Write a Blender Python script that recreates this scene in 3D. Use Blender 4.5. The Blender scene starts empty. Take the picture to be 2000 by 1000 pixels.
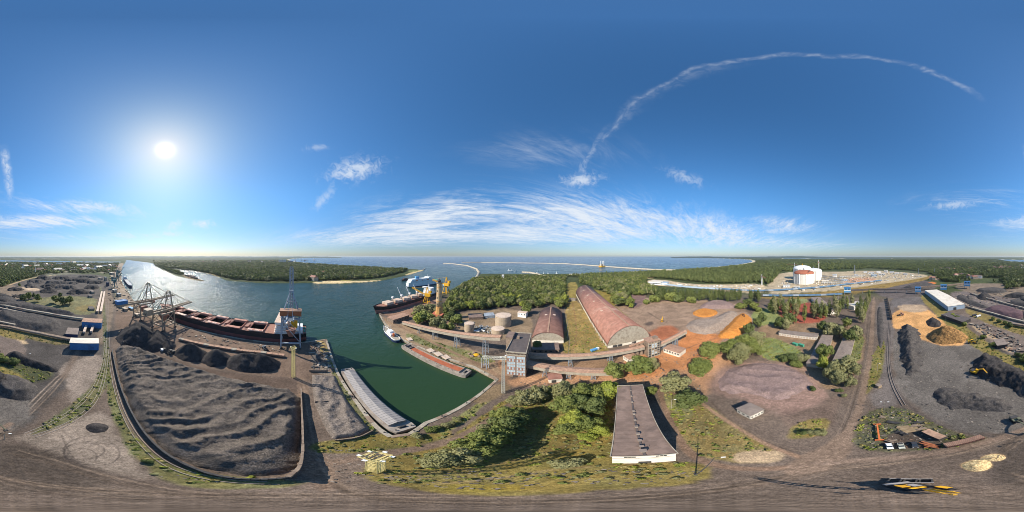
import bpy, math, random
import numpy as np
from mathutils import Vector, Matrix
from mathutils.geometry import tessellate_polygon
R = math.radians
random.seed(11)
rng = np.random.default_rng(11)
SC = bpy.context.scene
COL = SC.collection

# ------------------------------------------------------------------ camera: a drone 100 m above the port, full 360 panorama
CAMH = 100.0
cam = bpy.data.cameras.new('panorama_camera')
cam.type = 'PANO'
cam.panorama_type = 'EQUIRECTANGULAR'
cam.clip_start = 0.5
cam.clip_end = 60000.0
camo = bpy.data.objects.new('panorama_camera', cam)
camo.location = (0, 0, CAMH)
camo.rotation_euler = (R(90), 0, 0)
COL.objects.link(camo)
SC.camera = camo

# ------------------------------------------------------------------ sun and sky
SUN_AZ, SUN_EL = R(-121.9), R(37.3)          # azimuth clockwise from +Y
sdir = Vector((math.cos(SUN_EL) * math.sin(SUN_AZ), math.cos(SUN_EL) * math.cos(SUN_AZ), math.sin(SUN_EL)))
sun = bpy.data.lights.new('sun', 'SUN')
sun.energy = 4.8
sun.angle = R(0.55)
sun.color = (1.0, 0.92, 0.79)
suno = bpy.data.objects.new('sun', sun)
suno.rotation_euler = sdir.to_track_quat('Z', 'Y').to_euler()
suno.location = sdir * 500
COL.objects.link(suno)

SC.view_settings.view_transform = 'Standard'
SC.view_settings.look = 'None'
SC.view_settings.exposure = 0.45
SC.view_settings.gamma = 1.0
SC.view_settings.use_curve_mapping = False
SC.cycles.max_bounces = 5
SC.cycles.diffuse_bounces = 2
SC.cycles.glossy_bounces = 3
SC.cycles.transparent_max_bounces = 6
SC.cycles.volume_bounces = 0
SC.cycles.filter_width = 0.9
SC.cycles.use_denoising = True
SC.cycles.sample_clamp_indirect = 4.0
SC.cycles.caustics_reflective = False
SC.cycles.caustics_refractive = False


class NT:
    """tiny node-tree writer"""
    def __init__(s, tree):
        s.t = tree
        s.n = tree.nodes
        s.l = tree.links

    def new(s, kind, **kw):
        nd = s.n.new(kind)
        for k, v in kw.items():
            setattr(nd, k, v)
        return nd

    def put(s, sock, v):
        if hasattr(v, 'is_output'):
            s.l.new(v, sock)
        else:
            sock.default_value = v

    def m(s, op, a, b=None, c=None, clamp=False):
        nd = s.n.new('ShaderNodeMath')
        nd.operation = op
        nd.use_clamp = clamp
        s.put(nd.inputs[0], a)
        if b is not None:
            s.put(nd.inputs[1], b)
        if c is not None:
            s.put(nd.inputs[2], c)
        return nd.outputs[0]

    def vm(s, op, a, b=None):
        nd = s.n.new('ShaderNodeVectorMath')
        nd.operation = op
        s.put(nd.inputs[0], a)
        if b is not None:
            s.put(nd.inputs[1], b)
        return nd.outputs['Value'] if op in ('DOT_PRODUCT', 'LENGTH', 'DISTANCE') else nd.outputs[0]

    def mix(s, f, a, b, mode='MIX'):
        nd = s.n.new('ShaderNodeMix')
        nd.data_type = 'RGBA'
        nd.blend_type = mode
        s.put(nd.inputs['Factor'], f)
        s.put(nd.inputs[6], a)
        s.put(nd.inputs[7], b)
        return nd.outputs[2]

    def sstep(s, v, lo, hi, o0=0.0, o1=1.0):
        nd = s.n.new('ShaderNodeMapRange')
        nd.interpolation_type = 'SMOOTHSTEP'
        s.put(nd.inputs['Value'], v)
        nd.inputs['From Min'].default_value = lo
        nd.inputs['From Max'].default_value = hi
        nd.inputs['To Min'].default_value = o0
        nd.inputs['To Max'].default_value = o1
        return nd.outputs['Result']

    def noise(s, vec, scale, detail=4.0, rough=0.55, dist=0.0, out='Fac'):
        nd = s.n.new('ShaderNodeTexNoise')
        if vec is not None:
            s.l.new(vec, nd.inputs['Vector'])
        nd.inputs['Scale'].default_value = scale
        nd.inputs['Detail'].default_value = detail
        nd.inputs['Roughness'].default_value = rough
        nd.inputs['Distortion'].default_value = dist
        return nd.outputs[out]


def build_world():
    w = bpy.data.worlds.new('World')
    SC.world = w
    w.use_nodes = True
    nt = w.node_tree
    nt.nodes.clear()
    k = NT(nt)
    out = k.new('ShaderNodeOutputWorld')
    bg = k.new('ShaderNodeBackground')
    tc = k.new('ShaderNodeTexCoord')
    d = tc.outputs['Generated']
    sep = k.new('ShaderNodeSeparateXYZ')
    nt.links.new(d, sep.inputs[0])
    X, Y, Z = sep.outputs
    # the real horizon of a round earth lies a third of a degree lower: look the sky up just above it
    zc = k.m('MAXIMUM', k.m('ADD', Z, 0.006), 0.002)
    comb = k.new('ShaderNodeCombineXYZ')
    for i, v in enumerate((X, Y, zc)):
        k.put(comb.inputs[i], v)
    sky = k.new('ShaderNodeTexSky')
    sky.sky_type = 'NISHITA'
    sky.sun_disc = False
    sky.sun_elevation = SUN_EL
    sky.sun_rotation = SUN_AZ % (2 * math.pi)
    sky.altitude = 100
    sky.air_density = 1.0
    sky.dust_density = 0.55
    sky.ozone_density = 2.6
    nt.links.new(comb.outputs[0], sky.inputs[0])
    base = sky.outputs[0]
    hs = k.new('ShaderNodeHueSaturation')
    hs.inputs['Saturation'].default_value = SKY_SAT
    nt.links.new(base, hs.inputs['Color'])
    kk = k.mix(k.sstep(Z, -0.02, 0.42), SKY_KH + (1,), SKY_K + (1,))
    ang0 = k.m('ARCCOSINE', k.m('MINIMUM', k.vm('DOT_PRODUCT', d, tuple(sdir)), 0.999999))
    kk = k.mix(k.m('EXPONENT', k.m('MULTIPLY', ang0, -1.0 / R(20.0))), kk, (0.34, 0.335, 0.33, 1))
    base = k.vm('MULTIPLY', hs.outputs[0], kk)
    # ---- thin high cloud: fibrous cirrus on a plane far above, only where the sky carries it
    zz = k.m('ADD', k.m('MAXIMUM', Z, 0.0), 0.10)
    u = k.m('DIVIDE', X, zz)
    v = k.m('DIVIDE', Y, zz)
    cu = k.new('ShaderNodeCombineXYZ')
    k.put(cu.inputs[0], k.m('ADD', k.m('MULTIPLY', u, 0.34), k.m('MULTIPLY', v, 0.10)))
    k.put(cu.inputs[1], k.m('SUBTRACT', k.m('MULTIPLY', v, 1.0), k.m('MULTIPLY', u, 0.35)))
    n1 = k.noise(cu.outputs[0], 1.5, 6.0, 0.66, 1.6)
    n2 = k.noise(cu.outputs[0], 6.0, 5.0, 0.70, 1.2)
    n3 = k.noise(d, 26.0, 5.0, 0.66, 0.7)
    nw = k.noise(d, 6.0, 3.0, 0.6)
    fib = k.m('ADD', k.m('MULTIPLY', n1, 0.62), k.m('MULTIPLY', n2, 0.38))
    lon = k.m('ARCTAN2', X, Y)
    lat = k.m('ARCSINE', Z)

    def blob(px, py, rx, ry, rot=0.0):
        """soft elliptical region round a direction (degrees from the picture's longitude and latitude)"""
        lo, la = R((px - 1000) * 0.18), R((500 - py) * 0.18)
        dl = k.m('WRAP', k.m('SUBTRACT', lon, lo), math.pi, -math.pi)
        db = k.m('SUBTRACT', lat, la)
        c, s_ = math.cos(rot), math.sin(rot)
        a = k.m('DIVIDE', k.m('ADD', k.m('MULTIPLY', dl, c), k.m('MULTIPLY', db, s_)), R(rx * 0.18))
        b = k.m('DIVIDE', k.m('SUBTRACT', k.m('MULTIPLY', db, c), k.m('MULTIPLY', dl, s_)), R(ry * 0.18))
        q = k.m('ADD', k.m('MULTIPLY', a, a), k.m('MULTIPLY', b, b))
        return k.m('EXPONENT', k.m('MULTIPLY', q, -1.0))

    dens = None

    def add(v_):
        nonlocal dens
        dens = v_ if dens is None else k.m('MAXIMUM', dens, v_)

    for (px, py, rx, ry, rot, lo, hi, amp) in CIRRUS:
        a = k.m('MULTIPLY', blob(px, py, rx, ry, rot), amp)
        add(k.m('MULTIPLY', k.sstep(k.m('ADD', fib, k.m('MULTIPLY', a, 0.17)), lo, hi), k.m('MINIMUM', k.m('MULTIPLY', a, 1.5), 1.0)))
    for (px, py, rx, ry, rot, amp) in PUFFS:
        a = blob(px, py, rx, ry, rot)
        add(k.m('MULTIPLY', k.sstep(k.m('ADD', n3, k.m('MULTIPLY', a, 0.35)), 0.56, 0.95), k.m('MULTIPLY', a, amp)))
    # ---- condensation trails: straight lines in the air, so great circles here
    for (p1, p2, wid, soft, t0, t1, amp) in TRAILS:
        def dv(p):
            lo, la = R((p[0] - 1000) * 0.18), R((500 - p[1]) * 0.18)
            return Vector((math.cos(la) * math.sin(lo), math.cos(la) * math.cos(lo), math.sin(la)))
        a, b = dv(p1), dv(p2)
        n = a.cross(b).normalized()
        t = n.cross(a).normalized()
        wob = k.m('MULTIPLY', k.m('SUBTRACT', nw, 0.5), soft)
        off = k.m('ABSOLUTE', k.m('ADD', k.vm('DOT_PRODUCT', d, tuple(n)), wob))
        al = k.m('ARCTAN2', k.vm('DOT_PRODUCT', d, tuple(t)), k.vm('DOT_PRODUCT', d, tuple(a)))
        span = math.atan2(b.dot(t), b.dot(a))
        band = k.sstep(off, wid, 0.0)
        ends = k.m('MULTIPLY', k.sstep(al, span * t0 - 0.06, span * t0 + 0.05), k.sstep(al, span * t1 + 0.06, span * t1 - 0.1))
        tex = k.sstep(n3, 0.36, 0.70, 0.15, 1.0)
        add(k.m('MULTIPLY', k.m('MULTIPLY', band, ends), k.m('MULTIPLY', tex, amp)))
    dens = k.m('MULTIPLY', dens, k.sstep(Z, 0.012, 0.09))
    col = k.mix(k.m('MINIMUM', dens, 0.95), base, (CLOUD[0], CLOUD[1], CLOUD[2], 1))
    # ---- the sun itself with its aureole
    dt = k.vm('DOT_PRODUCT', d, tuple(sdir))
    ang = k.m('ARCCOSINE', k.m('MINIMUM', dt, 0.999999))
    qa = k.m('DIVIDE', ang, R(2.0))
    disc = k.m('MULTIPLY', k.m('EXPONENT', k.m('MULTIPLY', k.m('MULTIPLY', qa, qa), -1.0)), GLOW[0])
    halo = k.m('MULTIPLY', k.m('EXPONENT', k.m('MULTIPLY', ang, -1.0 / R(4.2))), GLOW[1])
    halo2 = k.m('MULTIPLY', k.m('EXPONENT', k.m('MULTIPLY', ang, -1.0 / R(17.0))), GLOW[2])
    g = k.m('ADD', disc, k.m('ADD', halo, halo2))
    gc = k.vm('SCALE', (1.0, 0.98, 0.93))
    gc.node.inputs['Scale'].default_value = 1.0
    nt.links.new(g, gc.node.inputs['Scale'])
    col = k.vm('ADD', col, gc)
    nt.links.new(col, bg.inputs['Color'])
    w.cycles.sampling_method = 'MANUAL'
    w.cycles.sample_map_resolution = 512
    bg.inputs['Strength'].default_value = SKY_STRENGTH
    nt.links.new(bg.outputs[0], out.inputs['Surface'])


SKY_STRENGTH = 0.118
SKY_SAT = 1.12
SKY_K = (0.62, 0.98, 1.13)
SKY_KH = (0.52, 0.59, 0.75)
CLOUD = (5.0, 5.4, 5.9)          # over the same strength as the blue
GLOW = (6.0, 2.8, 0.62)
#          px    py   rx   ry  rot   lo    hi   amp
CIRRUS = [(850, 430, 150, 40, 0.16, 0.47, 0.80, 1.2),
          (800, 460, 210, 20, 0.03, 0.40, 0.80, 1.0),
          (1120, 418, 190, 38, -0.05, 0.47, 0.80, 1.15),
          (1080, 456, 280, 22, 0.0, 0.40, 0.82, 1.0),
          (1320, 440, 190, 32, -0.18, 0.47, 0.84, 1.1),
          (1460, 474, 200, 14, -0.05, 0.46, 0.88, 0.9),
          (1085, 294, 150, 32, -0.05, 0.44, 0.98, 0.60),
          (80, 434, 130, 14, 0.02, 0.45, 0.80, 1.0),
          (150, 404, 150, 18, -0.05, 0.50, 0.86, 0.8),
          (200, 462, 260, 12, 0.0, 0.50, 0.92, 0.6),
          (1900, 392, 110, 26, 0.1, 0.52, 0.90, 0.6),
          (1530, 440, 80, 18, -0.1, 0.48, 0.86, 0.7)]
PUFFS = [(692, 333, 62, 26, 0.2, 0.75), (398, 438, 30, 10, 0.0, 0.8), (340, 440, 22, 12, 0.6, 0.5),
         (1135, 352, 46, 16, 0.1, 0.7), (1140, 335, 10, 26, 0.2, 0.3), (632, 388, 40, 12, 0.8, 0.4), (1340, 347, 44, 14, -0.3, 0.45),
         (205, 405, 60, 12, -0.2, 0.7), (1860, 400, 60, 10, 0.1, 0.5), (1985, 432, 60, 12, 0.1, 0.5),
         (335, 457, 36, 7, 0.0, 0.6), (620, 288, 30, 8, 0.1, 0.35), (1520, 450, 60, 9, 0.1, 0.5)]
TRAILS = [((1180, 276), (1910, 188), 0.018, 0.085, 0.0, 1.0, 0.25),
          ((1180, 276), (1500, 118), 0.040, 0.13, 0.0, 0.9, 0.11),
          ((8, 296), (22, 388), 0.035, 0.03, 0.0, 1.0, 0.7),
          ((1120, 370), (1185, 250), 0.024, 0.05, 0.0, 1.0, 0.28)]
build_world()

# ------------------------------------------------------------------ measuring: a bearing and a dip below the horizon give a spot on the ground
def P(x, y, z=0.0):
    th = R((x - 1000) * 0.18)
    r = (CAMH - z) / math.tan(R((y - 500) * 0.18))
    return Vector((r * math.sin(th), r * math.cos(th), z))


def PP(pts, z=0.0):
    return [P(x, y, z) for x, y in pts]


def srgb(c):
    return tuple((v / 255 / 12.92) if v <= 10 else ((v / 255 + 0.055) / 1.055) ** 2.4 for v in c)


# ------------------------------------------------------------------ materials
MATS = {}


def mat(name, col, rough=0.8, var=0.18, scale=0.35, metal=0.0, bump=0.0, bscale=3.0, spec=0.3, dirt=None, dscale=0.08, dlo=0.5, dhi=0.72):
    """plain painted / mineral surface: colour with two scales of uneven wear and fine relief"""
    if name in MATS:
        return MATS[name]
    m = bpy.data.materials.new(name)
    m.use_nodes = True
    k = NT(m.node_tree)
    b = k.n['Principled BSDF']
    tc = k.new('ShaderNodeTexCoord')
    g = k.new('ShaderNodeNewGeometry')
    pos = g.outputs['Position']
    c = tuple(srgb(col)) + (1,)
    n = k.noise(pos, scale, 5.0, 0.62)
    f = k.sstep(n, 0.3, 0.7, 1 - var, 1 + var)
    cc = k.vm('SCALE', c[:3])
    k.l.new(f, cc.node.inputs['Scale'])
    if dirt is not None:
        n2 = k.noise(pos, dscale, 6.0, 0.65, 0.5)
        cc = k.mix(k.sstep(n2, dlo, dhi, 0.0, 0.85), cc, tuple(srgb(dirt)) + (1,))
    k.l.new(cc, b.inputs['Base Color'])
    b.inputs['Roughness'].default_value = rough
    b.inputs['Metallic'].default_value = metal
    b.inputs['Specular IOR Level'].default_value = spec
    if bump:
        bp = k.new('ShaderNodeBump')
        bp.inputs['Strength'].default_value = bump
        bp.inputs['Distance'].default_value = 0.4
        k.l.new(k.noise(pos, bscale, 4.0, 0.6), bp.inputs['Height'])
        k.l.new(bp.outputs[0], b.inputs['Normal'])
    MATS[name] = m
    return m


def ground_material():
    m = bpy.data.materials.new('ground_surface')
    m.use_nodes = True
    k = NT(m.node_tree)
    b = k.n['Principled BSDF']
    at = k.new('ShaderNodeAttribute')
    at.attribute_name = 'alb'
    g = k.new('ShaderNodeNewGeometry')
    pos = g.outputs['Position']
    n1 = k.noise(pos, 0.055, 6.0, 0.62, 0.6)
    n2 = k.noise(pos, 0.7, 5.0, 0.66)
    n3 = k.noise(pos, 6.0, 2.0, 0.5)
    f = k.m('MULTIPLY', k.sstep(n1, 0.3, 0.7, 0.78, 1.2), k.sstep(n2, 0.28, 0.72, 0.7, 1.28))
    n4 = k.noise(pos, 2.1, 3.0, 0.7)
    f = k.m('MULTIPLY', f, k.m('MULTIPLY', k.sstep(n3, 0.25, 0.75, 0.8, 1.18), k.sstep(n4, 0.3, 0.7, 0.66, 1.32)))
    cc = k.vm('SCALE', at.outputs['Color'])
    k.l.new(f, cc.node.inputs['Scale'])
    k.l.new(cc, b.inputs['Base Color'])
    b.inputs['Roughness'].default_value = 0.92
    b.inputs['Specular IOR Level'].default_value = 0.15
    bp = k.new('ShaderNodeBump')
    bp.inputs['Strength'].default_value = 0.55
    bp.inputs['Distance'].default_value = 0.5
    k.l.new(k.m('ADD', n2, k.m('MULTIPLY', n3, 0.25)), bp.inputs['Height'])
    k.l.new(bp.outputs[0], b.inputs['Normal'])
    return m


def water_material():
    m = bpy.data.materials.new('sea_water')
    m.use_nodes = True
    k = NT(m.node_tree)
    b = k.n['Principled BSDF']
    g = k.new('ShaderNodeNewGeometry')
    pos = g.outputs['Position']
    sep = k.new('ShaderNodeSeparateXYZ')
    k.l.new(pos, sep.inputs[0])
    # green still water in the basin, clearer in the channel, blue out at sea
    rr = k.vm('LENGTH', pos)
    n0 = k.noise(pos, 0.006, 3.0, 0.6, 1.0)
    q = k.m('ADD', rr, k.m('MULTIPLY', k.m('SUBTRACT', n0, 0.5), 120.0))
    c = k.mix(k.sstep(q, 90, 330), (0.022, 0.050, 0.020, 1), (0.016, 0.050, 0.046, 1))
    c = k.mix(k.sstep(q, 330, 1100), c, (0.020, 0.068, 0.088, 1))
    c = k.mix(k.sstep(q, 1000, 2600), c, (0.014, 0.058, 0.125, 1))
    k.l.new(c, b.inputs['Base Color'])
    k.l.new(k.sstep(k.noise(pos, 0.011, 4.0, 0.6, 1.2), 0.35, 0.66, 0.13, 0.27), b.inputs['Roughness'])
    b.inputs['IOR'].default_value = 1.33
    b.inputs['Specular IOR Level'].default_value = 0.5
    n1 = k.noise(pos, 0.24, 4.0, 0.66, 0.4)
    n2 = k.noise(pos, 0.06, 3.0, 0.6, 0.6)
    still = k.sstep(rr, 110, 320, 0.10, 1.0)
    hgt = k.m('MULTIPLY', k.m('ADD', n1, k.m('MULTIPLY', n2, 1.6)), still)
    bp = k.new('ShaderNodeBump')
    bp.inputs['Strength'].default_value = 0.95
    bp.inputs['Distance'].default_value = 2.2
    k.l.new(hgt, bp.inputs['Height'])
    k.l.new(bp.outputs[0], b.inputs['Normal'])
    return m


# ------------------------------------------------------------------ numpy noise and polygon distance
def _hash(ix, iy, seed):
    h = (ix * 374761393 + iy * 668265263 + seed * 982451653) & 0xFFFFFFFF
    h = ((h ^ (h >> 13)) * 1274126177) & 0xFFFFFFFF
    return ((h ^ (h >> 16)) & 0xFFFF) / 65535.0


def vnoise(x, y, seed=0):
    ix = np.floor(x).astype(np.int64)
    iy = np.floor(y).astype(np.int64)
    fx, fy = x - ix, y - iy
    fx = fx * fx * (3 - 2 * fx)
    fy = fy * fy * (3 - 2 * fy)
    a, b = _hash(ix, iy, seed), _hash(ix + 1, iy, seed)
    c, d = _hash(ix, iy + 1, seed), _hash(ix + 1, iy + 1, seed)
    return (a * (1 - fx) + b * fx) * (1 - fy) + (c * (1 - fx) + d * fx) * fy


def fbm(x, y, seed=0, oct=4):
    s, a, t = 0.0, 1.0, 0.0
    for o in range(oct):
        s = s + a * vnoise(x, y, seed + o * 17)
        t += a
        a *= 0.5
        x, y = x * 2.03 + 11.3, y * 2.03 - 7.7
    return s / t - 0.5


def psdf(poly, x, y):
    """signed distance to a polygon, positive inside"""
    p = np.array([(v[0], v[1]) for v in poly])
    q = np.roll(p, -1, axis=0)
    d2 = np.full(x.shape, 1e30)
    ins = np.zeros(x.shape, bool)
    for (ax, ay), (bx, by) in zip(p, q):
        ex, ey = bx - ax, by - ay
        L = ex * ex + ey * ey + 1e-12
        t = np.clip(((x - ax) * ex + (y - ay) * ey) / L, 0, 1)
        dx, dy = x - ax - t * ex, y - ay - t * ey
        d2 = np.minimum(d2, dx * dx + dy * dy)
        cond = ((ay > y) != (by > y))
        with np.errstate(divide='ignore', invalid='ignore'):
            xi = ax + (y - ay) * ex / (ey if abs(ey) > 1e-12 else 1e-12)
        ins ^= cond & (x < xi)
    d = np.sqrt(d2)
    return np.where(ins, d, -d)


def lsdf(line, x, y):
    """distance to a polyline"""
    d2 = np.full(x.shape, 1e30)
    for a, b in zip(line[:-1], line[1:]):
        ex, ey = b[0] - a[0], b[1] - a[1]
        L = ex * ex + ey * ey + 1e-12
        t = np.clip(((x - a[0]) * ex + (y - a[1]) * ey) / L, 0, 1)
        dx, dy = x - a[0] - t * ex, y - a[1] - t * ey
        d2 = np.minimum(d2, dx * dx + dy * dy)
    return np.sqrt(d2)


def chaikin(pts, n=2, closed=True):
    pts = [Vector(p) for p in pts]
    for _ in range(n):
        o = []
        m = len(pts)
        for i in range(m if closed else m - 1):
            a, b = pts[i], pts[(i + 1) % m]
            o += [a * 0.75 + b * 0.25, a * 0.25 + b * 0.75]
        if not closed:
            o = [pts[0]] + o + [pts[-1]]
        pts = o
    return pts


def sm(a, lo, hi):
    t = np.clip((a - lo) / (hi - lo), 0, 1)
    return t * t * (3 - 2 * t)


# ------------------------------------------------------------------ objects
def setp(o, label=None, cat=None, group=None, kind=None):
    if label: o['label'] = label
    if cat: o['category'] = cat
    if group: o['group'] = group
    if kind: o['kind'] = kind
    return o


def thing(name, label, cat, loc=(0, 0, 0), rz=0.0, group=None):
    o = bpy.data.objects.new(name, None)
    o.empty_display_size = 1.0
    o.location = loc
    o.rotation_euler = (0, 0, rz)
    COL.objects.link(o)
    return setp(o, label, cat, group)


def raw(name, V, F, m, parent=None, smooth=False):
    me = bpy.data.meshes.new(name)
    me.from_pydata([tuple(v) for v in V], [], F)
    if m is not None:
        me.materials.append(m)
    if smooth:
        me.polygons.foreach_set('use_smooth', [True] * len(me.polygons))
    me.update()
    o = bpy.data.objects.new(name, me)
    COL.objects.link(o)
    if parent is not None:
        o.parent = parent
    return o


class MB:
    """collects simple solids, then becomes one mesh object"""
    def __init__(s):
        s.v, s.f = [], []

    def add(s, V, F):
        n = len(s.v)
        s.v += [Vector(p) for p in V]
        s.f += [tuple(i + n for i in f) for f in F]
        return s

    def box(s, x0, x1, y0, y1, z0, z1):
        V = [(x0, y0, z0), (x1, y0, z0), (x1, y1, z0), (x0, y1, z0), (x0, y0, z1), (x1, y0, z1), (x1, y1, z1), (x0, y1, z1)]
        return s.add(V, [(3, 2, 1, 0), (4, 5, 6, 7), (0, 1, 5, 4), (1, 2, 6, 5), (2, 3, 7, 6), (3, 0, 4, 7)])

    def prism(s, pts, z0, z1):
        n = len(pts)
        V = [(p[0], p[1], z0) for p in pts] + [(p[0], p[1], z1) for p in pts]
        a = sum(pts[i][0] * pts[(i + 1) % n][1] - pts[(i + 1) % n][0] * pts[i][1] for i in range(n))
        F = [(i, (i + 1) % n, (i + 1) % n + n, i + n) for i in range(n)]
        top = tuple(range(n, 2 * n))
        bot = tuple(range(n - 1, -1, -1))
        if a < 0:
            F = [f[::-1] for f in F]
            top, bot = top[::-1], bot[::-1]
        return s.add(V, F + [top, bot])

    def beam(s, a, b, w, h=None):
        a, b = Vector(a), Vector(b)
        h = h or w
        d = (b - a)
        if d.length < 1e-6:
            return s
        d.normalize()
        up = Vector((0, 0, 1)) if abs(d.z) < 0.95 else Vector((0, 1, 0))
        sd = d.cross(up).normalized()
        u = sd.cross(d).normalized()
        V = []
        for p in (a, b):
            for (i, j) in ((-1, -1), (1, -1), (1, 1), (-1, 1)):
                V.append(p + sd * (w / 2 * i) + u * (h / 2 * j))
        return s.add(V, [(3, 2, 1, 0), (4, 5, 6, 7), (0, 1, 5, 4), (1, 2, 6, 5), (2, 3, 7, 6), (3, 0, 4, 7)])

    def cyl(s, a, b, r0, r1=None, n=10):
        a, b = Vector(a), Vector(b)
        r1 = r0 if r1 is None else r1
        d = (b - a).normalized()
        up = Vector((0, 0, 1)) if abs(d.z) < 0.95 else Vector((0, 1, 0))
        sd = d.cross(up).normalized()
        u = sd.cross(d).normalized()
        V = []
        for p, r in ((a, r0), (b, r1)):
            for i in range(n):
                t = 2 * math.pi * i / n
                V.append(p + sd * (r * math.cos(t)) + u * (r * math.sin(t)))
        F = [(i, (i + 1) % n, (i + 1) % n + n, i + n) for i in range(n)] + [tuple(range(n - 1, -1, -1)), tuple(range(n, 2 * n))]
        return s.add(V, F)

    def lathe(s, prof, n=24, c=(0, 0, 0)):
        """prof: list of (radius, z)"""
        V = []
        for r, z in prof:
            for i in range(n):
                t = 2 * math.pi * i / n
                V.append((c[0] + r * math.cos(t), c[1] + r * math.sin(t), c[2] + z))
        F = []
        for j in range(len(prof) - 1):
            for i in range(n):
                F.append((j * n + i, j * n + (i + 1) % n, (j + 1) * n + (i + 1) % n, (j + 1) * n + i))
        F.append(tuple(range(n - 1, -1, -1)))
        F.append(tuple(range((len(prof) - 1) * n, len(prof) * n)))
        return s.add(V, F)

    def build(s, name, m, parent=None, smooth=False):
        return raw(name, s.v, s.f, m, parent, smooth)


def copy_tree(o, parent=None):
    c = o.copy()
    COL.objects.link(c)
    c.parent = parent
    for ch in o.children:
        copy_tree(ch, c)
    return c


def frame(a, b):
    """base point and heading of a thing whose long axis runs from a to b"""
    a, b = Vector(a), Vector(b)
    d = b - a
    return Vector((a.x, a.y, 0)), math.atan2(d.y, d.x), math.hypot(d.x, d.y)


# ------------------------------------------------------------------ land and water
MAIN = PP([(248, 509), (240, 520), (236, 535), (240, 552), (262, 588), (300, 611), (338, 630), (450, 658), (560, 671), (600, 668), (637, 663), (650, 705), (659, 728), (700, 790),
           (740, 838), (763, 853), (800, 848), (832, 826), (905, 792), (972, 740), (925, 716), (850, 690), (786, 663), (752, 632), (741, 613),
           (770, 605), (830, 583), (866, 571), (884, 562), (905, 550), (928, 540), (938, 534), (1000, 534), (1080, 534), (1180, 533), (1240, 529), (1330, 526), (1400, 520.5), (1440, 516.5), (1466, 512),
           (1470, 509.5), (1462, 507), (1440, 505.5), (1400, 504.3), (1360, 503.5), (1326, 503.2)])
# the land runs on to the horizon behind everything on that side
def far(x, r):
    th = R((x - 1000) * 0.18)
    return Vector((r * math.sin(th), r * math.cos(th), 0))
MAIN += [far(1340, 19500), far(1420, 19500), far(1500, 19500), far(1600, 19500), far(1700, 19500), far(1800, 19500), far(1900, 19500), far(2000, 19500), far(2060, 19500), far(2120, 19500), far(2180, 19500), far(2225, 19500), far(2240, 6500)]
OPPO = [far(225, 6800), far(225, 19500), far(320, 19500), far(420, 19500), far(520, 19500), far(600, 19500), far(668, 14500)] + PP([(640, 501.6 + 1.0), (600, 503.6), (575, 505), (564, 507), (572, 510), (600, 513), (640, 516), (720, 521.5), (790, 525), (815, 525.5), (829, 527.5),
           (800, 536), (745, 547.5), (690, 552.5), (625, 553), (600, 551), (580, 552), (500, 551), (440, 546), (430, 541), (408, 534), (378, 528), (352, 526), (350, 528.5), (362, 536), (402, 547), (392, 548.5),
           (345, 538), (318, 527), (302, 519), (300, 515), (290, 512.5)])
LAGOONS = [PP([(-20, 508.6), (30, 508.4), (90, 509.4), (150, 510.2), (235, 510.8), (234, 512.2), (150, 512.0), (90, 511.2), (30, 510.4), (-20, 509.8)]),
           PP([(1945, 506.5), (2010, 507.5), (2010, 511.5), (1970, 510.0), (1955, 508)]),
           PP([(1530, 504.4), (1600, 504.8), (1740, 505.2), (1740, 505.8), (1600, 505.5), (1530, 505.0)])]
WATER_Z = -2.6

# ------------------------------------------------------------------ the ground sheet: one terrain whose cells grow with distance, coloured by what lies there
DIRT, GRAVEL, ASPH = (108, 94, 83), (118, 108, 100), (118, 103, 94)
#         polygon, colour, edge softness m, edge raggedness m, class (0 ground, 1 road, 2 grass)
ZONES = []


def warm(c):
    r_, g, b = c
    if g > b * 1.28 and g > r_ * 0.95:            # greens: drier, less vivid
        m = (r_ + g + b) / 3
        return tuple(m + (v - m) * 0.68 for v in (r_, g, b))
    if max(c) - min(c) < 14:                      # coal-stained greys stay neutral
        return (r_, g * 0.99, b * 0.97)
    return (r_ * 1.01, g * 0.975, b * 0.93)


def zone(pts, col, soft=1.5, rag=3.0, cls=0, round_=2):
    ZONES.append(('poly', chaikin(PP(pts), round_), warm(col), soft, rag, cls))


def track(pts, width, col, soft=0.6, rag=0.6, cls=0, amount=1.0):
    ZONES.append(('line', chaikin(PP(pts), 3, False), warm(col), soft, rag, cls, width, amount))


G1, G2, G3 = (108, 106, 58), (124, 116, 68), (92, 94, 50)
FLOOR = (66, 72, 42)
# --- left: coal yards
zone([(-70, 580), (0, 566), (60, 545), (130, 535), (205, 536), (222, 560), (224, 600), (216, 680), (205, 700), (120, 760), (60, 830), (0, 862), (-70, 850)], (84, 79, 76), 4, 6)
zone([(-40, 572), (40, 548), (110, 538), (200, 542), (205, 575), (140, 588), (40, 588)], (90, 84, 80), 6, 14)
track([(-40, 580), (0, 563), (40, 549), (70, 541), (110, 537)], 9, (188, 166, 138), 4, 4)
zone([(-10, 562), (40, 559), (78, 563), (76, 569), (30, 567), (-10, 566)], (186, 168, 146), 3, 4)
zone([(-30, 576), (20, 580), (40, 590), (10, 589), (-30, 583)], (176, 158, 138), 3, 5)
zone([(36, 588), (90, 580), (145, 577), (195, 583), (192, 612), (150, 616), (110, 604), (60, 594)], (124, 118, 70), 3, 6, 2)
zone([(150, 598), (186, 594), (184, 606), (168, 610), (145, 606)], (132, 122, 84), 2, 4)
zone([(185, 590), (212, 560), (222, 580), (222, 610), (205, 680), (185, 660), (192, 620)], (122, 110, 98), 3, 5)
zone([(214, 545), (218, 520), (242, 512), (238, 535), (242, 555), (262, 590), (240, 596), (226, 575)], (148, 136, 122), 4, 6)
zone([(225, 590), (262, 592), (300, 613), (335, 630), (300, 625), (235, 612)], (140, 124, 106), 3, 4)
track([(196, 560), (203, 600), (206, 650), (207, 700)], 5, (104, 104, 66), 2, 3, 2)
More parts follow.
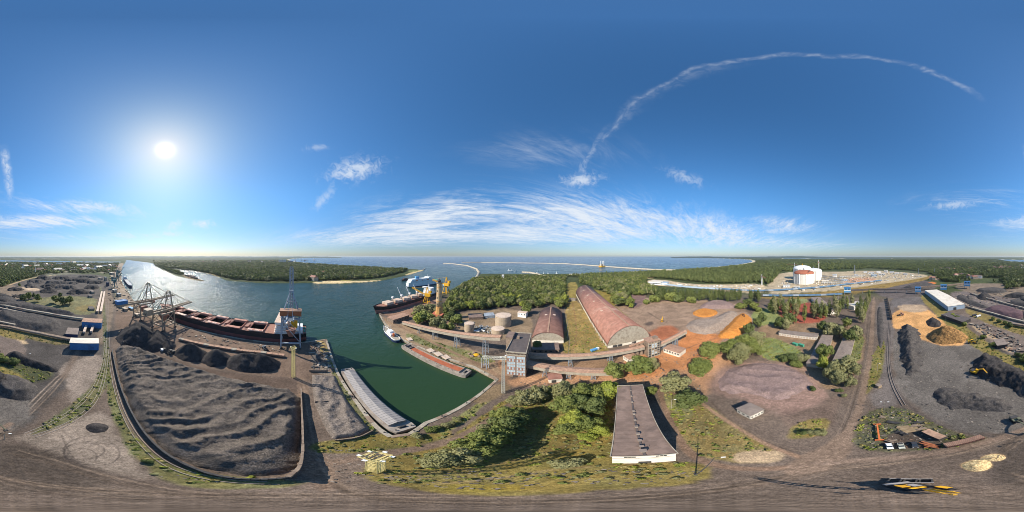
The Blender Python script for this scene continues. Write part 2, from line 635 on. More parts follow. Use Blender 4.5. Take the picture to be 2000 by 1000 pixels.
zone([(-30, 622), (30, 634), (90, 650), (150, 668), (120, 676), (60, 662), (0, 644), (-30, 640)], (118, 110, 80), 2, 4, 2)
zone([(-10, 650), (25, 655), (60, 672), (40, 672), (0, 662)], (190, 168, 138), 2, 3)
zone([(-40, 690), (30, 700), (70, 712), (104, 728), (92, 748), (40, 742), (-40, 722)], (84, 86, 48), 3, 5, 2)
zone([(112, 722), (150, 700), (192, 690), (206, 704), (196, 748), (160, 778), (126, 790), (136, 752)], (140, 130, 122), 3, 5)
zone([(14, 852), (90, 834), (160, 812), (208, 800), (236, 850), (262, 890), (310, 935), (240, 930), (150, 902), (70, 872)], (138, 128, 119), 2, 3)
zone([(-60, 862), (20, 862), (110, 882), (160, 905), (230, 935), (120, 962), (-60, 955)], (88, 80, 74), 2, 2)
zone([(204, 690), (216, 690), (212, 745), (186, 790), (130, 828), (58, 852), (66, 838), (128, 796), (180, 752), (198, 718)], (114, 110, 66), 1.2, 2.0, 2)
zone([(210, 704), (224, 765), (246, 822), (284, 872), (332, 902), (420, 929), (520, 936), (604, 938), (590, 948), (440, 956), (350, 948), (282, 908), (238, 856), (214, 796), (207, 740)], (116, 111, 58), 1.0, 1.6, 2)
zone([(330, 905), (420, 926), (470, 934), (430, 940), (360, 926)], (128, 124, 56), 1.0, 1.2, 2)
track([(-10, 848), (30, 826), (75, 780), (110, 745), (122, 735)], 0.9, (158, 146, 136), 0.4, 0.4)
track([(-10, 838), (25, 820), (68, 776), (104, 742), (118, 731)], 0.9, (158, 146, 136), 0.4, 0.4)
track([(125, 690), (140, 680), (152, 678)], 5, (120, 108, 98), 2, 2)
track([(124, 735), (150, 690), (155, 680)], 5, (118, 106, 97), 2, 2)
for (cx, cy, a, b, n) in ((172, 885, 48, 26, 1), (185, 880, 62, 33, 2), (160, 892, 30, 18, 3), (200, 885, 34, 26, 4), (150, 880, 55, 20, 5)):
    pts = [(cx + a * math.cos(t * 0.42 + n), cy + b * math.sin(t * 0.42 + n) * 0.9) for t in range(10)]
    track(pts, 0.45, (78, 70, 66), 0.3, 0.3, 0, 0.75)
for (p0, p1, p2) in (((80, 885), (120, 868), (150, 905)), ((120, 850), (140, 890), (190, 930)), ((100, 880), (160, 862), (235, 868)), ((60, 905), (150, 925), (330, 955)), ((140, 905), (240, 925), (360, 962)), ((20, 880), (45, 920), (60, 960))):
    track([p0, p1, p2], 0.4, (80, 72, 67), 0.3, 0.3, 0, 0.7)
for yy, dark in ((948, 0), (956, 1), (964, 0), (972, 1), (980, 0)):
    track([(60 + 40 * (yy - 948) / 8, yy), (300, yy + 3), (600, yy + 4), (900, yy + 2), (1200, yy), (1500, yy - 5)], 0.35, (84, 76, 70) if dark else (128, 116, 106), 0.4, 0.5, 0, 0.6)
rt_ = random.Random(77)
ROUTES = [[(592, 745), (600, 800), (618, 870), (655, 945), (760, 972), (1000, 976), (1300, 962), (1480, 938), (1600, 908), (1655, 830), (1692, 700), (1703, 600)],
          [(1480, 945), (1620, 912), (1760, 896), (1880, 876), (2020, 830)],
          [(-20, 930), (200, 962), (500, 968), (760, 970), (1000, 974)],
          [(120, 735), (60, 800), (0, 850), (-40, 880)],
          [(1750, 800), (1850, 845), (1960, 858), (2030, 852)],
          [(1760, 650), (1790, 720), (1850, 750), (1900, 790), (2000, 810)],
          [(1850, 690), (1880, 730), (1880, 760), (1960, 790)],
          [(1380, 790), (1450, 838), (1540, 886), (1620, 902)],
          [(340, 712), (430, 738), (520, 752), (584, 752)],
          [(1150, 735), (1250, 728), (1330, 700), (1400, 665)],
          [(1440, 700), (1500, 740), (1560, 790), (1600, 830)],
          [(30, 880), (120, 900), (260, 940), (420, 965)]]
for q, rt in enumerate(ROUTES):
    for i in range(9):
        ox, oy = rt_.uniform(-1, 1), rt_.uniform(-1, 1)
        pts = [(x + ox * 9 + rt_.uniform(-3, 3), min(985, y + oy * 9 + rt_.uniform(-2, 2))) for x, y in rt]
        track(pts, rt_.uniform(0.3, 0.7), (78, 69, 62) if i % 3 else (146, 130, 116), 0.35, 0.15, 1 if q in (0, 1) else 0, rt_.uniform(0.25, 0.6))
# --- quay under the red ship, yard behind it
zone([(225, 600), (300, 622), (450, 662), (560, 680), (637, 666), (655, 720), (668, 745), (620, 745), (560, 735), (330, 690), (225, 660)], (112, 97, 87), 2, 4)
zone([(330, 700), (440, 725), (560, 735), (585, 742), (590, 775), (500, 770), (420, 745), (330, 720), (250, 690), (235, 665), (280, 672)], (94, 82, 75), 2, 4)
zone([(615, 660), (634, 663), (650, 706), (640, 712), (622, 680)], (150, 134, 92), 1.5, 3)
zone([(612, 700), (652, 716), (664, 742), (640, 738), (610, 722)], (134, 124, 114), 1.5, 3)
zone([(638, 690), (648, 690), (668, 740), (700, 795), (738, 842), (725, 846), (690, 800), (655, 745)], (116, 112, 66), 1, 2, 2)
zone([(579, 735), (601, 735), (606, 780), (618, 850), (644, 905), (668, 945), (640, 962), (604, 950), (598, 900), (590, 830)], (120, 104, 92), 1.0, 1.2, 1)
track([(592, 740), (600, 800), (616, 870), (650, 940)], 0.5, (142, 126, 112), 0.4, 0.4, 1, 0.7)
track([(588, 745), (597, 812), (612, 880), (636, 940)], 0.5, (100, 86, 77), 0.4, 0.4, 1, 0.6)
zone([(600, 868), (660, 858), (735, 846), (772, 852), (832, 848), (880, 838), (880, 852), (760, 880), (680, 884), (620, 884)], (112, 104, 60), 1, 1.6, 2)
# --- centre: grass with dirt ways
zone([(706, 918), (740, 896), (860, 868), (900, 838), (985, 775), (1080, 748), (1200, 745), (1195, 905), (1320, 902), (1392, 905), (1386, 936), (1200, 955), (1000, 967), (850, 963), (745, 944), (712, 930)], (120, 110, 66), 0.9, 2.2, 2, 1)
zone([(900, 905), (1000, 895), (1130, 880), (1190, 860), (1190, 905), (1060, 925), (940, 935)], (126, 115, 66), 1.5, 2, 2)
zone([(830, 945), (960, 945), (1060, 950), (960, 962), (850, 958)], (124, 114, 58), 0.6, 1.0, 2)
zone([(1180, 915), (1380, 910), (1380, 930), (1200, 945), (1080, 945)], (126, 115, 70), 0.8, 2.0, 2)
track([(740, 925), (860, 922), (980, 905), (1060, 882), (1130, 862), (1180, 850)], 0.8, (104, 90, 70), 0.6, 0.8, 2, 0.8)
track([(860, 945), (980, 932), (1080, 915), (1150, 912)], 1.2, (142, 124, 96), 0.8, 1.0, 2, 0.6)
track([(645, 905), (700, 892), (760, 884), (860, 868), (920, 842), (985, 795), (1030, 770), (1075, 745), (1090, 728)], 3.6, (118, 103, 92), 0.6, 0.8, 1)
zone([(832, 846), (905, 806), (972, 748), (986, 756), (935, 800), (872, 846)], (128, 126, 62), 0.8, 1.6, 2)
zone([(905, 770), (930, 795), (985, 768), (1000, 755), (985, 745)], (132, 116, 94), 1.5, 2)
# --- orange and ore stained ground round the belts
zone([(985, 742), (1036, 728), (1190, 722), (1240, 690), (1300, 690), (1345, 660), (1420, 640), (1486, 650), (1470, 690), (1400, 730), (1372, 785), (1290, 760), (1200, 744), (1080, 748), (1000, 756)], (176, 140, 112), 3, 6)
zone([(1190, 724), (1250, 692), (1300, 694), (1345, 664), (1400, 650), (1440, 655), (1400, 690), (1380, 735), (1330, 720), (1280, 735), (1225, 742)], (184, 132, 92), 5, 8)
zone([(1290, 740), (1340, 735), (1380, 760), (1370, 785), (1300, 765)], (140, 116, 94), 3, 6)
zone([(935, 738), (972, 705), (1000, 690), (1000, 745), (974, 746)], (158, 126, 102), 2, 4)
zone([(744, 616), (790, 634), (870, 660), (960, 694), (988, 735), (972, 744), (925, 718), (850, 692), (780, 664), (750, 634)], (148, 130, 110), 1.5, 3)
zone([(745, 612), (772, 606), (830, 585), (860, 576), (850, 600), (812, 606), (800, 626), (770, 622)], (150, 122, 106), 2, 4)
zone([(795, 648), (870, 672), (965, 696), (962, 712), (900, 698), (840, 680), (790, 658)], (130, 126, 70), 1, 3, 2)
track([(748, 622), (800, 645), (870, 680), (940, 712), (975, 735)], 3.5, (140, 118, 100), 1, 1.5, 1)
zone([(862, 632), (905, 608), (1000, 600), (1040, 618), (1040, 660), (1000, 664), (905, 660)], (140, 124, 104), 2, 4)
zone([(1000, 690), (1100, 680), (1200, 690), (1240, 690), (1190, 720), (1040, 725)], (140, 116, 94), 2, 3)
zone([(1103, 588), (1122, 580), (1148, 615), (1184, 674), (1190, 694), (1106, 696), (1098, 680), (1105, 640)], (144, 126, 80), 2, 4, 2)
zone([(1106, 552), (1128, 550), (1128, 582), (1106, 600)], (138, 126, 72), 2, 4, 2)
track([(1118, 590), (1128, 640), (1118, 692)], 1.6, (140, 112, 82), 0.8, 1, 2)
track([(1108, 605), (1120, 603), (1145, 607)], 3, (190, 170, 130), 1, 2, 2)
track([(1140, 600), (1160, 640), (1184, 680)], 2.4, (164, 140, 110), 1, 1.5, 2)
# --- ore pads
zone([(1150, 562), (1190, 572), (1240, 600), (1250, 640), (1225, 630), (1180, 590)], (134, 122, 66), 2, 4, 2)
zone([(1196, 596), (1222, 578), (1262, 580), (1330, 592), (1380, 584), (1440, 592), (1466, 615), (1482, 640), (1420, 668), (1340, 694), (1280, 672), (1246, 640), (1215, 610)], (150, 130, 114), 3, 6)
zone([(1225, 575), (1262, 568), (1258, 592), (1240, 604), (1215, 596)], (128, 106, 104), 3, 4)
zone([(1262, 652), (1290, 636), (1318, 636), (1330, 650), (1310, 662), (1280, 668)], (172, 112, 84), 4, 4)
zone([(1330, 660), (1345, 640), (1380, 650), (1420, 655), (1400, 675), (1345, 690), (1300, 690)], (188, 128, 84), 3, 4)
track([(1265, 610), (1285, 622), (1305, 630)], 2, (92, 80, 74), 1, 2, 0, 0.8)
zone([(1255, 632), (1272, 627), (1278, 632), (1266, 638)], (104, 92, 86), 1.5, 2)
track([(1318, 690), (1360, 672), (1400, 660)], 1.2, (116, 96, 84), 1, 1.5, 0, 0.8)
# --- lower right: purple pad, meadows, yards round the low houses
zone([(1460, 612), (1500, 600), (1540, 612), (1520, 640), (1490, 640)], (130, 138, 66), 2, 4, 2)
zone([(1480, 640), (1510, 630), (1612, 628), (1690, 640), (1690, 700), (1640, 760), (1600, 760), (1560, 715), (1480, 700), (1470, 670)], (136, 116, 96), 2, 4)
zone([(1478, 668), (1505, 656), (1560, 680), (1572, 696), (1545, 706), (1490, 704)], (126, 136, 64), 1.5, 3, 2)
zone([(1515, 592), (1605, 588), (1618, 616), (1600, 632), (1525, 628)], (150, 84, 70), 2, 3)
zone([(1540, 582), (1575, 582), (1580, 592), (1545, 594)], (138, 142, 78), 2, 4, 2)
zone([(1640, 660), (1690, 650), (1684, 690), (1672, 710), (1640, 700)], (122, 124, 64), 1.5, 3, 2)
zone([(1380, 738), (1420, 710), (1480, 702), (1560, 712), (1618, 765), (1604, 800), (1545, 812), (1450, 785), (1395, 768)], (140, 118, 110), 5, 8)
zone([(1530, 812), (1600, 790), (1648, 760), (1640, 800), (1600, 850), (1545, 848)], (112, 98, 90), 2, 3)
zone([(1540, 840), (1570, 820), (1620, 815), (1616, 840), (1580, 856), (1540, 858)], (124, 112, 70), 1, 1.6, 2)
zone([(1292, 765), (1380, 785), (1440, 830), (1532, 884), (1500, 904), (1420, 902), (1362, 886), (1322, 836)], (126, 114, 76), 1.0, 1.6, 2)
zone([(1440, 882), (1520, 878), (1535, 892), (1490, 905), (1430, 902)], (168, 150, 126), 1.0, 1.5)
zone([(1290, 765), (1340, 775), (1360, 800), (1340, 830), (1318, 810)], (134, 130, 72), 1.0, 1.6, 2)
track([(1370, 786), (1440, 832), (1540, 884), (1600, 905)], 1.8, (148, 124, 106), 0.6, 0.8, 1)
track([(1284, 752), (1296, 790), (1318, 838), (1352, 892), (1420, 914), (1520, 916), (1600, 900)], 2.6, (126, 106, 92), 0.6, 0.8, 1)
zone([(1704, 580), (1710, 580), (1707, 650), (1702, 725), (1691, 780), (1679, 818), (1666, 852), (1662, 886), (1600, 926), (1520, 928), (1550, 896), (1612, 868), (1657, 832), (1675, 782), (1691, 725), (1699, 650)], (126, 110, 98), 0.8, 1.2, 1, 1)
zone([(1706, 690), (1730, 650), (1732, 680), (1722, 735), (1700, 765), (1688, 772), (1700, 720)], (116, 110, 68), 1, 2, 2)
zone([(1712, 590), (1745, 585), (1752, 640), (1738, 690), (1738, 730), (1780, 790), (1700, 800), (1695, 770), (1726, 735), (1730, 660), (1708, 660)], (108, 100, 96), 2, 3)
track([(1739, 640), (1736, 690), (1742, 740), (1770, 790), (1850, 835), (1960, 855)], 1.6, (86, 79, 76), 0.8, 1, 0, 0.8)
track([(1733, 640), (1731, 690), (1734, 740), (1755, 790), (1830, 840)], 1.2, (88, 81, 78), 0.8, 1, 0, 0.8)
zone([(1740, 580), (1805, 578), (1812, 590), (1800, 600), (1742, 604)], (104, 98, 96), 2, 4)
zone([(1745, 640), (1800, 622), (1890, 660), (2000, 725), (2060, 745), (2060, 835), (1960, 845), (1880, 848), (1790, 795), (1744, 745)], (106, 100, 95), 2, 3)
zone([(1742, 606), (1800, 596), (1832, 618), (1858, 634), (1900, 668), (1852, 678), (1800, 664), (1768, 640), (1742, 644)], (200, 156, 106), 2, 4)
zone([(1752, 596), (1800, 593), (1818, 604), (1790, 612), (1756, 606)], (170, 152, 132), 2, 4)
zone([(1806, 574), (1850, 608), (1900, 648), (2000, 712), (2050, 738), (2050, 748), (1985, 722), (1930, 695), (1872, 655), (1826, 612), (1796, 582)], (126, 116, 70), 1.5, 3, 2)
zone([(1862, 612), (1920, 614), (2000, 650), (2050, 668), (2050, 720), (1980, 695), (1900, 640)], (116, 106, 101), 2, 4)
zone([(1890, 634), (1920, 640), (1960, 668), (1930, 660)], (172, 152, 128), 1.5, 3)
zone([(1940, 668), (1970, 672), (1985, 690), (1960, 684)], (170, 152, 130), 1.5, 2)
zone([(1885, 600), (1940, 618), (2000, 640), (2050, 655), (2050, 668), (1990, 652), (1930, 632), (1885, 612)], (128, 116, 74), 1.5, 3, 2)
zone([(1845, 570), (1920, 566), (2050, 590), (2050, 652), (1980, 632), (1890, 596)], (114, 104, 101), 3, 5)
track([(1840, 572), (1890, 596), (1940, 613), (2010, 634)], 2.2, (170, 152, 126), 1, 1.5)
track([(1870, 572), (1930, 590), (2010, 610)], 2.0, (150, 136, 118), 1, 1.5)
zone([(1662, 862), (1680, 820), (1702, 798), (1762, 792), (1812, 818), (1880, 850), (1935, 852), (1900, 866), (1830, 876), (1760, 882), (1690, 880)], (92, 88, 58), 1, 1.6, 2)
zone([(1740, 845), (1790, 838), (1850, 858), (1830, 874), (1750, 878), (1710, 872)], (84, 76, 70), 1, 1.4)
track([(1600, 905), (1680, 898), (1760, 893), (1850, 882), (1930, 862), (2020, 828)], 2.6, (132, 116, 105), 0.8, 0.8, 1)
track([(1640, 915), (1760, 902), (1860, 888), (1950, 862), (2020, 836)], 0.5, (160, 142, 126), 0.4, 0.4, 1, 0.7)
zone([(1872, 908), (1896, 898), (1930, 896), (1940, 910), (1925, 920), (1895, 921)], (208, 180, 134), 0.5, 0.8)
zone([(1908, 896), (1930, 886), (1960, 886), (1968, 896), (1945, 902)], (196, 166, 126), 0.5, 0.8)
for i in range(7):
    track([(1985 + 8 * i, 850 + 12 * i), (1950 + 5 * i, 915 + 4 * i), (1900, 938 + 3 * i), (1820, 925 + 5 * i)], 0.4, (86, 78, 74), 0.4, 0.5, 0, 0.55)
for i in range(5):
    track([(1420 + 20 * i, 958 - 3 * i), (1560, 930 - 4 * i), (1680, 905 - 2 * i), (1800, 893 - 4 * i)], 0.35, (108, 95, 87) if i % 2 else (140, 124, 112), 0.4, 0.5, 1, 0.5)
# --- far right: gas terminal, sidings
zone([(1480, 576), (1516, 534), (1560, 530), (1640, 531), (1700, 528), (1760, 531), (1818, 537), (1802, 551), (1740, 556), (1640, 566), (1560, 572)], (176, 164, 142), 6, 14)
zone([(1640, 545), (1700, 541), (1715, 546), (1690, 552), (1645, 554)], (186, 150, 126), 5, 6)
zone([(1700, 556), (1760, 550), (1812, 546), (1830, 560), (1800, 580), (1716, 584)], (98, 90, 88), 5, 8)
zone([(1680, 560), (1740, 552), (1808, 542), (1822, 535), (1815, 546), (1760, 556), (1690, 572), (1480, 584), (1480, 578)], (140, 120, 72), 4, 5, 2)
zone([(1810, 552), (1824, 550), (1830, 554), (1814, 557)], (200, 122, 70), 3, 3)
zone([(1262, 546), (1300, 546), (1330, 553), (1400, 556), (1480, 553), (1500, 560), (1490, 574), (1400, 566), (1320, 560), (1268, 556)], (190, 176, 150), 5, 10)
zone([(1240, 538), (1275, 538), (1280, 544), (1250, 544)], (196, 180, 140), 5, 6)
zone([(1860, 556), (1930, 552), (2050, 556), (2050, 590), (1960, 580), (1880, 570)], (128, 116, 104), 6, 10)
for (a, b, w) in ((1880, 541, 12), (1905, 543, 16), (1945, 524, 14), (1975, 523, 14), (1830, 545, 18), (1985, 556, 14), (1855, 528, 8)):
    zone([(a - w, b), (a, b - 2.4), (a + w, b), (a, b + 2.4)], (206, 178, 146), 8, 14)
# --- far left town ground
for (a, b, w) in ((100, 521, 22), (150, 516, 30), (60, 515, 20), (190, 514, 26), (215, 522, 14), (120, 530, 18), (20, 524, 14), (205, 532, 12)):
    zone([(a - w, b), (a, b - 2), (a + w, b), (a, b + 2)], (150, 142, 128), 20, 30)
# --- peninsula opposite
zone([(600, 553), (640, 553), (720, 550), (760, 545), (745, 547), (690, 549), (630, 548)], (214, 196, 156), 3, 5)
zone([(790, 537), (800, 533), (820, 526), (829, 527.5), (815, 531), (800, 536)], (214, 196, 150), 4, 6)
zone([(655, 548), (662, 537), (690, 541), (690, 549)], (150, 142, 84), 4, 6, 2)
zone([(795, 529), (815, 526), (820, 529), (800, 532)], (120, 126, 62), 5, 6, 2)
zone([(355, 535), (380, 541), (402, 547), (392, 548), (360, 541)], (140, 124, 100), 5, 6)
zone([(378, 527), (410, 533), (432, 541), (425, 541), (400, 535), (380, 530)], (176, 160, 112), 4, 5, 2)


def build_ground():
    NA = 1280
    dips = list(np.arange(89.86, 12.0, -0.33)) + list(np.arange(12.0, 3.0, -0.16)) + list(np.arange(3.0, 0.30, -0.06))
    rad = np.array([CAMH / math.tan(R(d)) for d in dips] + [18800.0])
    NR = len(rad)
    th = np.linspace(0, 2 * np.pi, NA, endpoint=False)
    X = (rad[:, None] * np.sin(th)[None, :]).ravel()
    Y = (rad[:, None] * np.cos(th)[None, :]).ravel()
    r = np.hypot(X, Y)
    # land / water
    far_w = 1.0 + r * 0.004
    jag = fbm(X / 40, Y / 40, 3) * np.minimum(r * 0.02, 26)
    sdm = psdf(MAIN, X, Y)
    sdo = psdf(OPPO, X, Y)
    sdl = np.full(X.shape, -1e9)
    for L in LAGOONS:
        sdl = np.maximum(sdl, psdf(L, X, Y))
    natural = (sdo > sdm) | (r > 480) 
    sd = np.maximum(sdm, sdo)
    sd = np.where(natural, sd + jag * 0.8, sd)
    sd = np.minimum(sd, -sdl)
    wid = np.where(natural, np.clip(r * 0.02, 6, 60), 0.4)
    Z = np.where(sd > 0, np.where(natural, -2.9 + 2.9 * sm(sd, -2, wid), 0.0), -4.0)
    Z = Z + np.where((sd > 4) & (r > 500) , 0, 0)
    # base colours
    lin = lambda c: np.array(srgb(c))
    colr = np.zeros((X.size, 3))
    n_a = fbm(X / 300, Y / 300, 21, 5)
    n_b = fbm(X / 60, Y / 60, 22, 4)
    near = lin(DIRT)[None, :] * np.ones((X.size, 1))
    green = lin((70, 78, 46))[None, :] * (1 + 0.5 * n_b[:, None])
    town = lin((118, 114, 98))[None, :]
    lon = np.degrees(np.arctan2(X, Y))
    left = ((lon < -100) | (lon > 178)) & (sdm > sdo)
    tw = sm(n_a, 0.0, 0.16) * np.where(left, 0.8, 0.16) * sm(r, 600, 900)
    farcol = green * (1 - tw[:, None]) + town * tw[:, None]
    f = sm(r, 330, 480)
    colr = near * (1 - f[:, None]) + farcol * f[:, None]
    w_o = (sdo > sdm)
    colr[w_o] = farcol[w_o]
    cls = np.where((r > 420), 2, 0)
    # sandy shores
    sand = natural & (sd > -5) & (((lon > 20) & (r > 800)) | (w_o & (lon > -95) & (r > 2000)))
    sw = sm(sd, 90, 30) * sand
    colr = colr * (1 - sw[:, None]) + lin((216, 200, 164))[None, :] * sw[:, None]
    NB = fbm(X / 9, Y / 9, 41, 4)
    NC = fbm(X / 2.2, Y / 2.2, 42, 3)
    for Zn in ZONES:
        kind, pts, col, soft, rag, c = Zn[:6]
        pa = np.array([(p[0], p[1]) for p in pts])
        mgn = soft + rag * 2 + (Zn[6] if kind == 'line' else 0)
        lo, hi = pa.min(0) - mgn, pa.max(0) + mgn
        idx = np.nonzero((X > lo[0]) & (X < hi[0]) & (Y > lo[1]) & (Y < hi[1]))[0]
        if not len(idx):
            continue
        x, y = X[idx], Y[idx]
        nz = (NB[idx] * 1.1 + NC[idx] * 0.7) * rag
        if kind == 'poly':
            d = psdf(pts, x, y)
            a = sm(d + nz, -soft, soft)
        else:
            pix = r[idx] * 0.0035 * 0.6           # never thinner than a cell
            d = lsdf(pts, x, y)
            w = np.maximum(Zn[6] * 0.5, pix * 0.8)
            a = sm(-(d + nz * 0.5), -w - soft, -w + soft) * Zn[7]
        cc = lin(col)
        colr[idx] = colr[idx] * (1 - a[:, None]) + cc[None, :] * a[:, None]
        hit = idx[a > 0.5]
        cls[hit] = c
    # uneven tone, patches and streaks
    gn = np.where(cls == 2, 1.0, 0.45)
    tone = 1 + gn * (0.55 * NB + 0.55 * NC) + 0.35 * n_b
    colr *= np.clip(tone, 0.4, 1.8)[:, None]
    gm = (cls == 2) & (r < 420)
    hue = fbm(X / 5, Y / 5, 77, 3)
    colr[gm] *= np.stack([1 + 0.45 * hue[gm], 1 + 0.2 * hue[gm], 1 - 0.1 * hue[gm]], 1)
    # cells
    ii = (np.arange(NR - 1)[:, None] * NA + np.arange(NA)[None, :])
    a = ii.ravel()
    b = (np.arange(NR - 1)[:, None] * NA + (np.arange(NA)[None, :] + 1) % NA).ravel()
    c = b + NA
    d = a + NA
    quads = np.stack([a, b, c, d], 1)
    zmax = Z[quads].max(1)
    land = zmax > -3.5
    vote = np.stack([(cls[quads] == v).sum(1) for v in range(3)], 1)
    fc = vote.argmax(1)
    gm_ = ground_material()

    def emit(name, mask, kind, centre=False, label=None):
        q = quads[mask]
        used = np.unique(q)
        remap = np.full(X.size, -1, np.int64)
        remap[used] = np.arange(len(used))
        V = np.stack([X[used], Y[used], Z[used]], 1)
        C = colr[used]
        q = remap[q]
        nv = len(V)
        loops = q.ravel().tolist()
        starts = np.arange(0, len(q) * 4, 4)
        tot = np.full(len(q), 4)
        me = bpy.data.meshes.new(name)
        extra = 0
        if centre:
            ring = remap[np.arange(NA)]
            V = np.vstack([V, [[0, 0, 0]]])
            C = np.vstack([C, C[ring].mean(0)[None, :]])
            tri = np.stack([np.full(NA, nv), ring, np.roll(ring, -1)], 1)[:, ::-1]
            loops = loops + tri.ravel().tolist()
            starts = np.concatenate([starts, len(q) * 4 + np.arange(0, NA * 3, 3)])
            tot = np.concatenate([tot, np.full(NA, 3)])
        me.vertices.add(len(V))
        me.vertices.foreach_set('co', V.ravel())
        me.loops.add(len(loops))
        me.loops.foreach_set('vertex_index', np.array(loops, dtype=np.int32))
        me.polygons.add(len(starts))
        me.polygons.foreach_set('loop_start', starts.astype(np.int32))
        me.polygons.foreach_set('loop_total', tot.astype(np.int32))
        me.update(calc_edges=True)
        at = me.attributes.new('alb', 'FLOAT_COLOR', 'POINT')
        at.data.foreach_set('color', np.hstack([C, np.ones((len(C), 1))]).ravel())
        me.materials.append(gm_)
        o = bpy.data.objects.new(name, me)
        COL.objects.link(o)
        setp(o, label, None, None, kind)
        return o

    g = emit('ground', land & (fc == 0), 'structure', True)
    emit('road', land & (fc == 1), 'structure')
    emit('grass', land & (fc == 2), 'stuff', label='short dry grass and low growth covering the open ground')
    return X, Y, cls, Z


GX, GY, GCLS, GZ = build_ground()

# water: one sheet to the horizon
def build_water():
    n = 256
    V = [(0, 0, WATER_Z)]
    F = []
    rings = [60, 150, 400, 1000, 3000, 8000, 18600]
    for r in rings:
        V += [(r * math.sin(2 * math.pi * i / n), r * math.cos(2 * math.pi * i / n), WATER_Z) for i in range(n)]
    for i in range(n):
        F.append((0, 1 + (i + 1) % n, 1 + i))
    for j in range(len(rings) - 1):
        for i in range(n):
            a, b = 1 + j * n + i, 1 + j * n + (i + 1) % n
            F.append((a, b, b + n, a + n))
    o = raw('water', V, F, water_material())
    setp(o, kind='structure')


build_water()

# ------------------------------------------------------------------ paints and stones
M_ROOFBROWN = mat('brown_roof_felt', (130, 110, 99), 0.85, 0.2, 0.25, dirt=(104, 89, 81), dscale=0.12)
M_RUST = mat('rust_red_roof', (148, 106, 92), 0.8, 0.2, 0.2, dirt=(180, 150, 134), dscale=0.04)
M_RUSTDARK = mat('old_red_sheet', (122, 90, 80), 0.8, 0.2, 0.2, dirt=(142, 112, 100), dscale=0.05)
M_BELT = mat('belt_roof_sheet', (168, 134, 112), 0.8, 0.24, 0.6, dirt=(134, 106, 92), dscale=0.3)
M_WHITE = mat('white_plaster', (222, 214, 200), 0.8, 0.08, 0.6, dirt=(188, 178, 162), dscale=0.3)
M_CONC = mat('concrete', (164, 154, 138), 0.9, 0.16, 0.5, dirt=(128, 112, 96), dscale=0.2, bump=0.3)
M_CONCD = mat('dusty_concrete', (140, 122, 106), 0.9, 0.2, 0.5, dirt=(108, 90, 80), dscale=0.2, bump=0.3)
M_BRICK = mat('yellow_brick', (196, 150, 92), 0.85, 0.14, 0.4, dirt=(168, 120, 78), dscale=0.25)
M_BRICKR = mat('orange_brick', (186, 116, 72), 0.85, 0.14, 0.5)
M_STEEL = mat('grey_steel', (128, 136, 144), 0.6, 0.15, 0.4, dirt=(112, 100, 92), dscale=0.3)
M_STEELD = mat('dark_steel', (66, 64, 64), 0.65, 0.2, 0.4)
M_STEELB = mat('blue_grey_steel', (158, 166, 174), 0.6, 0.15, 0.4, dirt=(96, 92, 92), dscale=0.3)
M_BUFF = mat('sand_painted_steel', (158, 140, 118), 0.65, 0.15, 0.3, dirt=(138, 116, 96), dscale=0.2)
M_BELTBLUE = mat('faded_blue_sheet', (92, 122, 150), 0.7, 0.2, 0.1, dirt=(120, 124, 122), dscale=0.05)
M_BLUE = mat('blue_sheet', (58, 112, 164), 0.6, 0.12, 0.3, dirt=(52, 88, 126), dscale=0.12)
M_BLUEL = mat('light_blue_sheet', (96, 156, 200), 0.6, 0.1, 0.3)
M_NAVY = mat('navy_paint', (38, 52, 84), 0.6, 0.1, 0.3)
M_YEL = mat('yellow_paint', (222, 168, 40), 0.55, 0.12, 0.5, dirt=(176, 128, 44), dscale=0.4)
M_PALEYEL = mat('pale_yellow_steel', (214, 196, 132), 0.6, 0.12, 0.5)
M_ORANGE = mat('orange_paint', (206, 112, 62), 0.6, 0.14, 0.6)
M_GLASS = mat('dark_window_glass', (46, 54, 62), 0.15, 0.1, 0.5, spec=0.6)
M_GLASSB = mat('wired_blue_glass', (176, 188, 194), 0.3, 0.2, 0.4, spec=0.5)
M_HULLRED = mat('antifouling_red', (122, 74, 70), 0.6, 0.15, 0.12, dirt=(104, 58, 56), dscale=0.08)
M_HULLBLK = mat('black_hull_paint', (44, 42, 46), 0.55, 0.2, 0.12, dirt=(84, 62, 56), dscale=0.08, dlo=0.56)
M_DECKRED = mat('red_oxide_deck', (154, 112, 96), 0.75, 0.2, 0.3, dirt=(116, 86, 76), dscale=0.25)
M_HATCHRED = mat('red_hatch_steel', (176, 122, 104), 0.7, 0.16, 0.4, dirt=(140, 100, 86), dscale=0.35)
M_HATCHTAN = mat('tan_hatch_steel', (206, 184, 164), 0.7, 0.1, 0.3, dirt=(178, 146, 124), dscale=0.2)
M_HATCHTAN2 = mat('faded_red_hatch_steel', (214, 180, 162), 0.7, 0.14, 0.4, dirt=(172, 132, 114), dscale=0.3)
M_BROWNHOUSE = mat('rust_brown_sheet', (164, 100, 66), 0.7, 0.14, 0.3, dirt=(140, 84, 60), dscale=0.3)
M_HOLD = mat('coal_dark_hold', (22, 20, 20), 0.9, 0.2, 0.5)
M_SHIPWHITE = mat('white_ship_paint', (232, 232, 230), 0.5, 0.05, 0.3, dirt=(206, 200, 192), dscale=0.15)
M_GREYSHEET = mat('grey_hatch_sheet', (152, 146, 142), 0.6, 0.1, 0.4)
M_BARGEHULL = mat('grey_barge_hull', (150, 140, 130), 0.7, 0.18, 0.3, dirt=(112, 92, 82), dscale=0.2)
M_RUSTHOLD = mat('rusty_hold_floor', (166, 96, 68), 0.8, 0.16, 0.2, dirt=(140, 78, 60), dscale=0.15)
M_GREEN = mat('green_paint', (74, 148, 120), 0.6, 0.1, 0.3)
M_RAIL = mat('worn_rail', (150, 138, 128), 0.5, 0.1, 0.5)
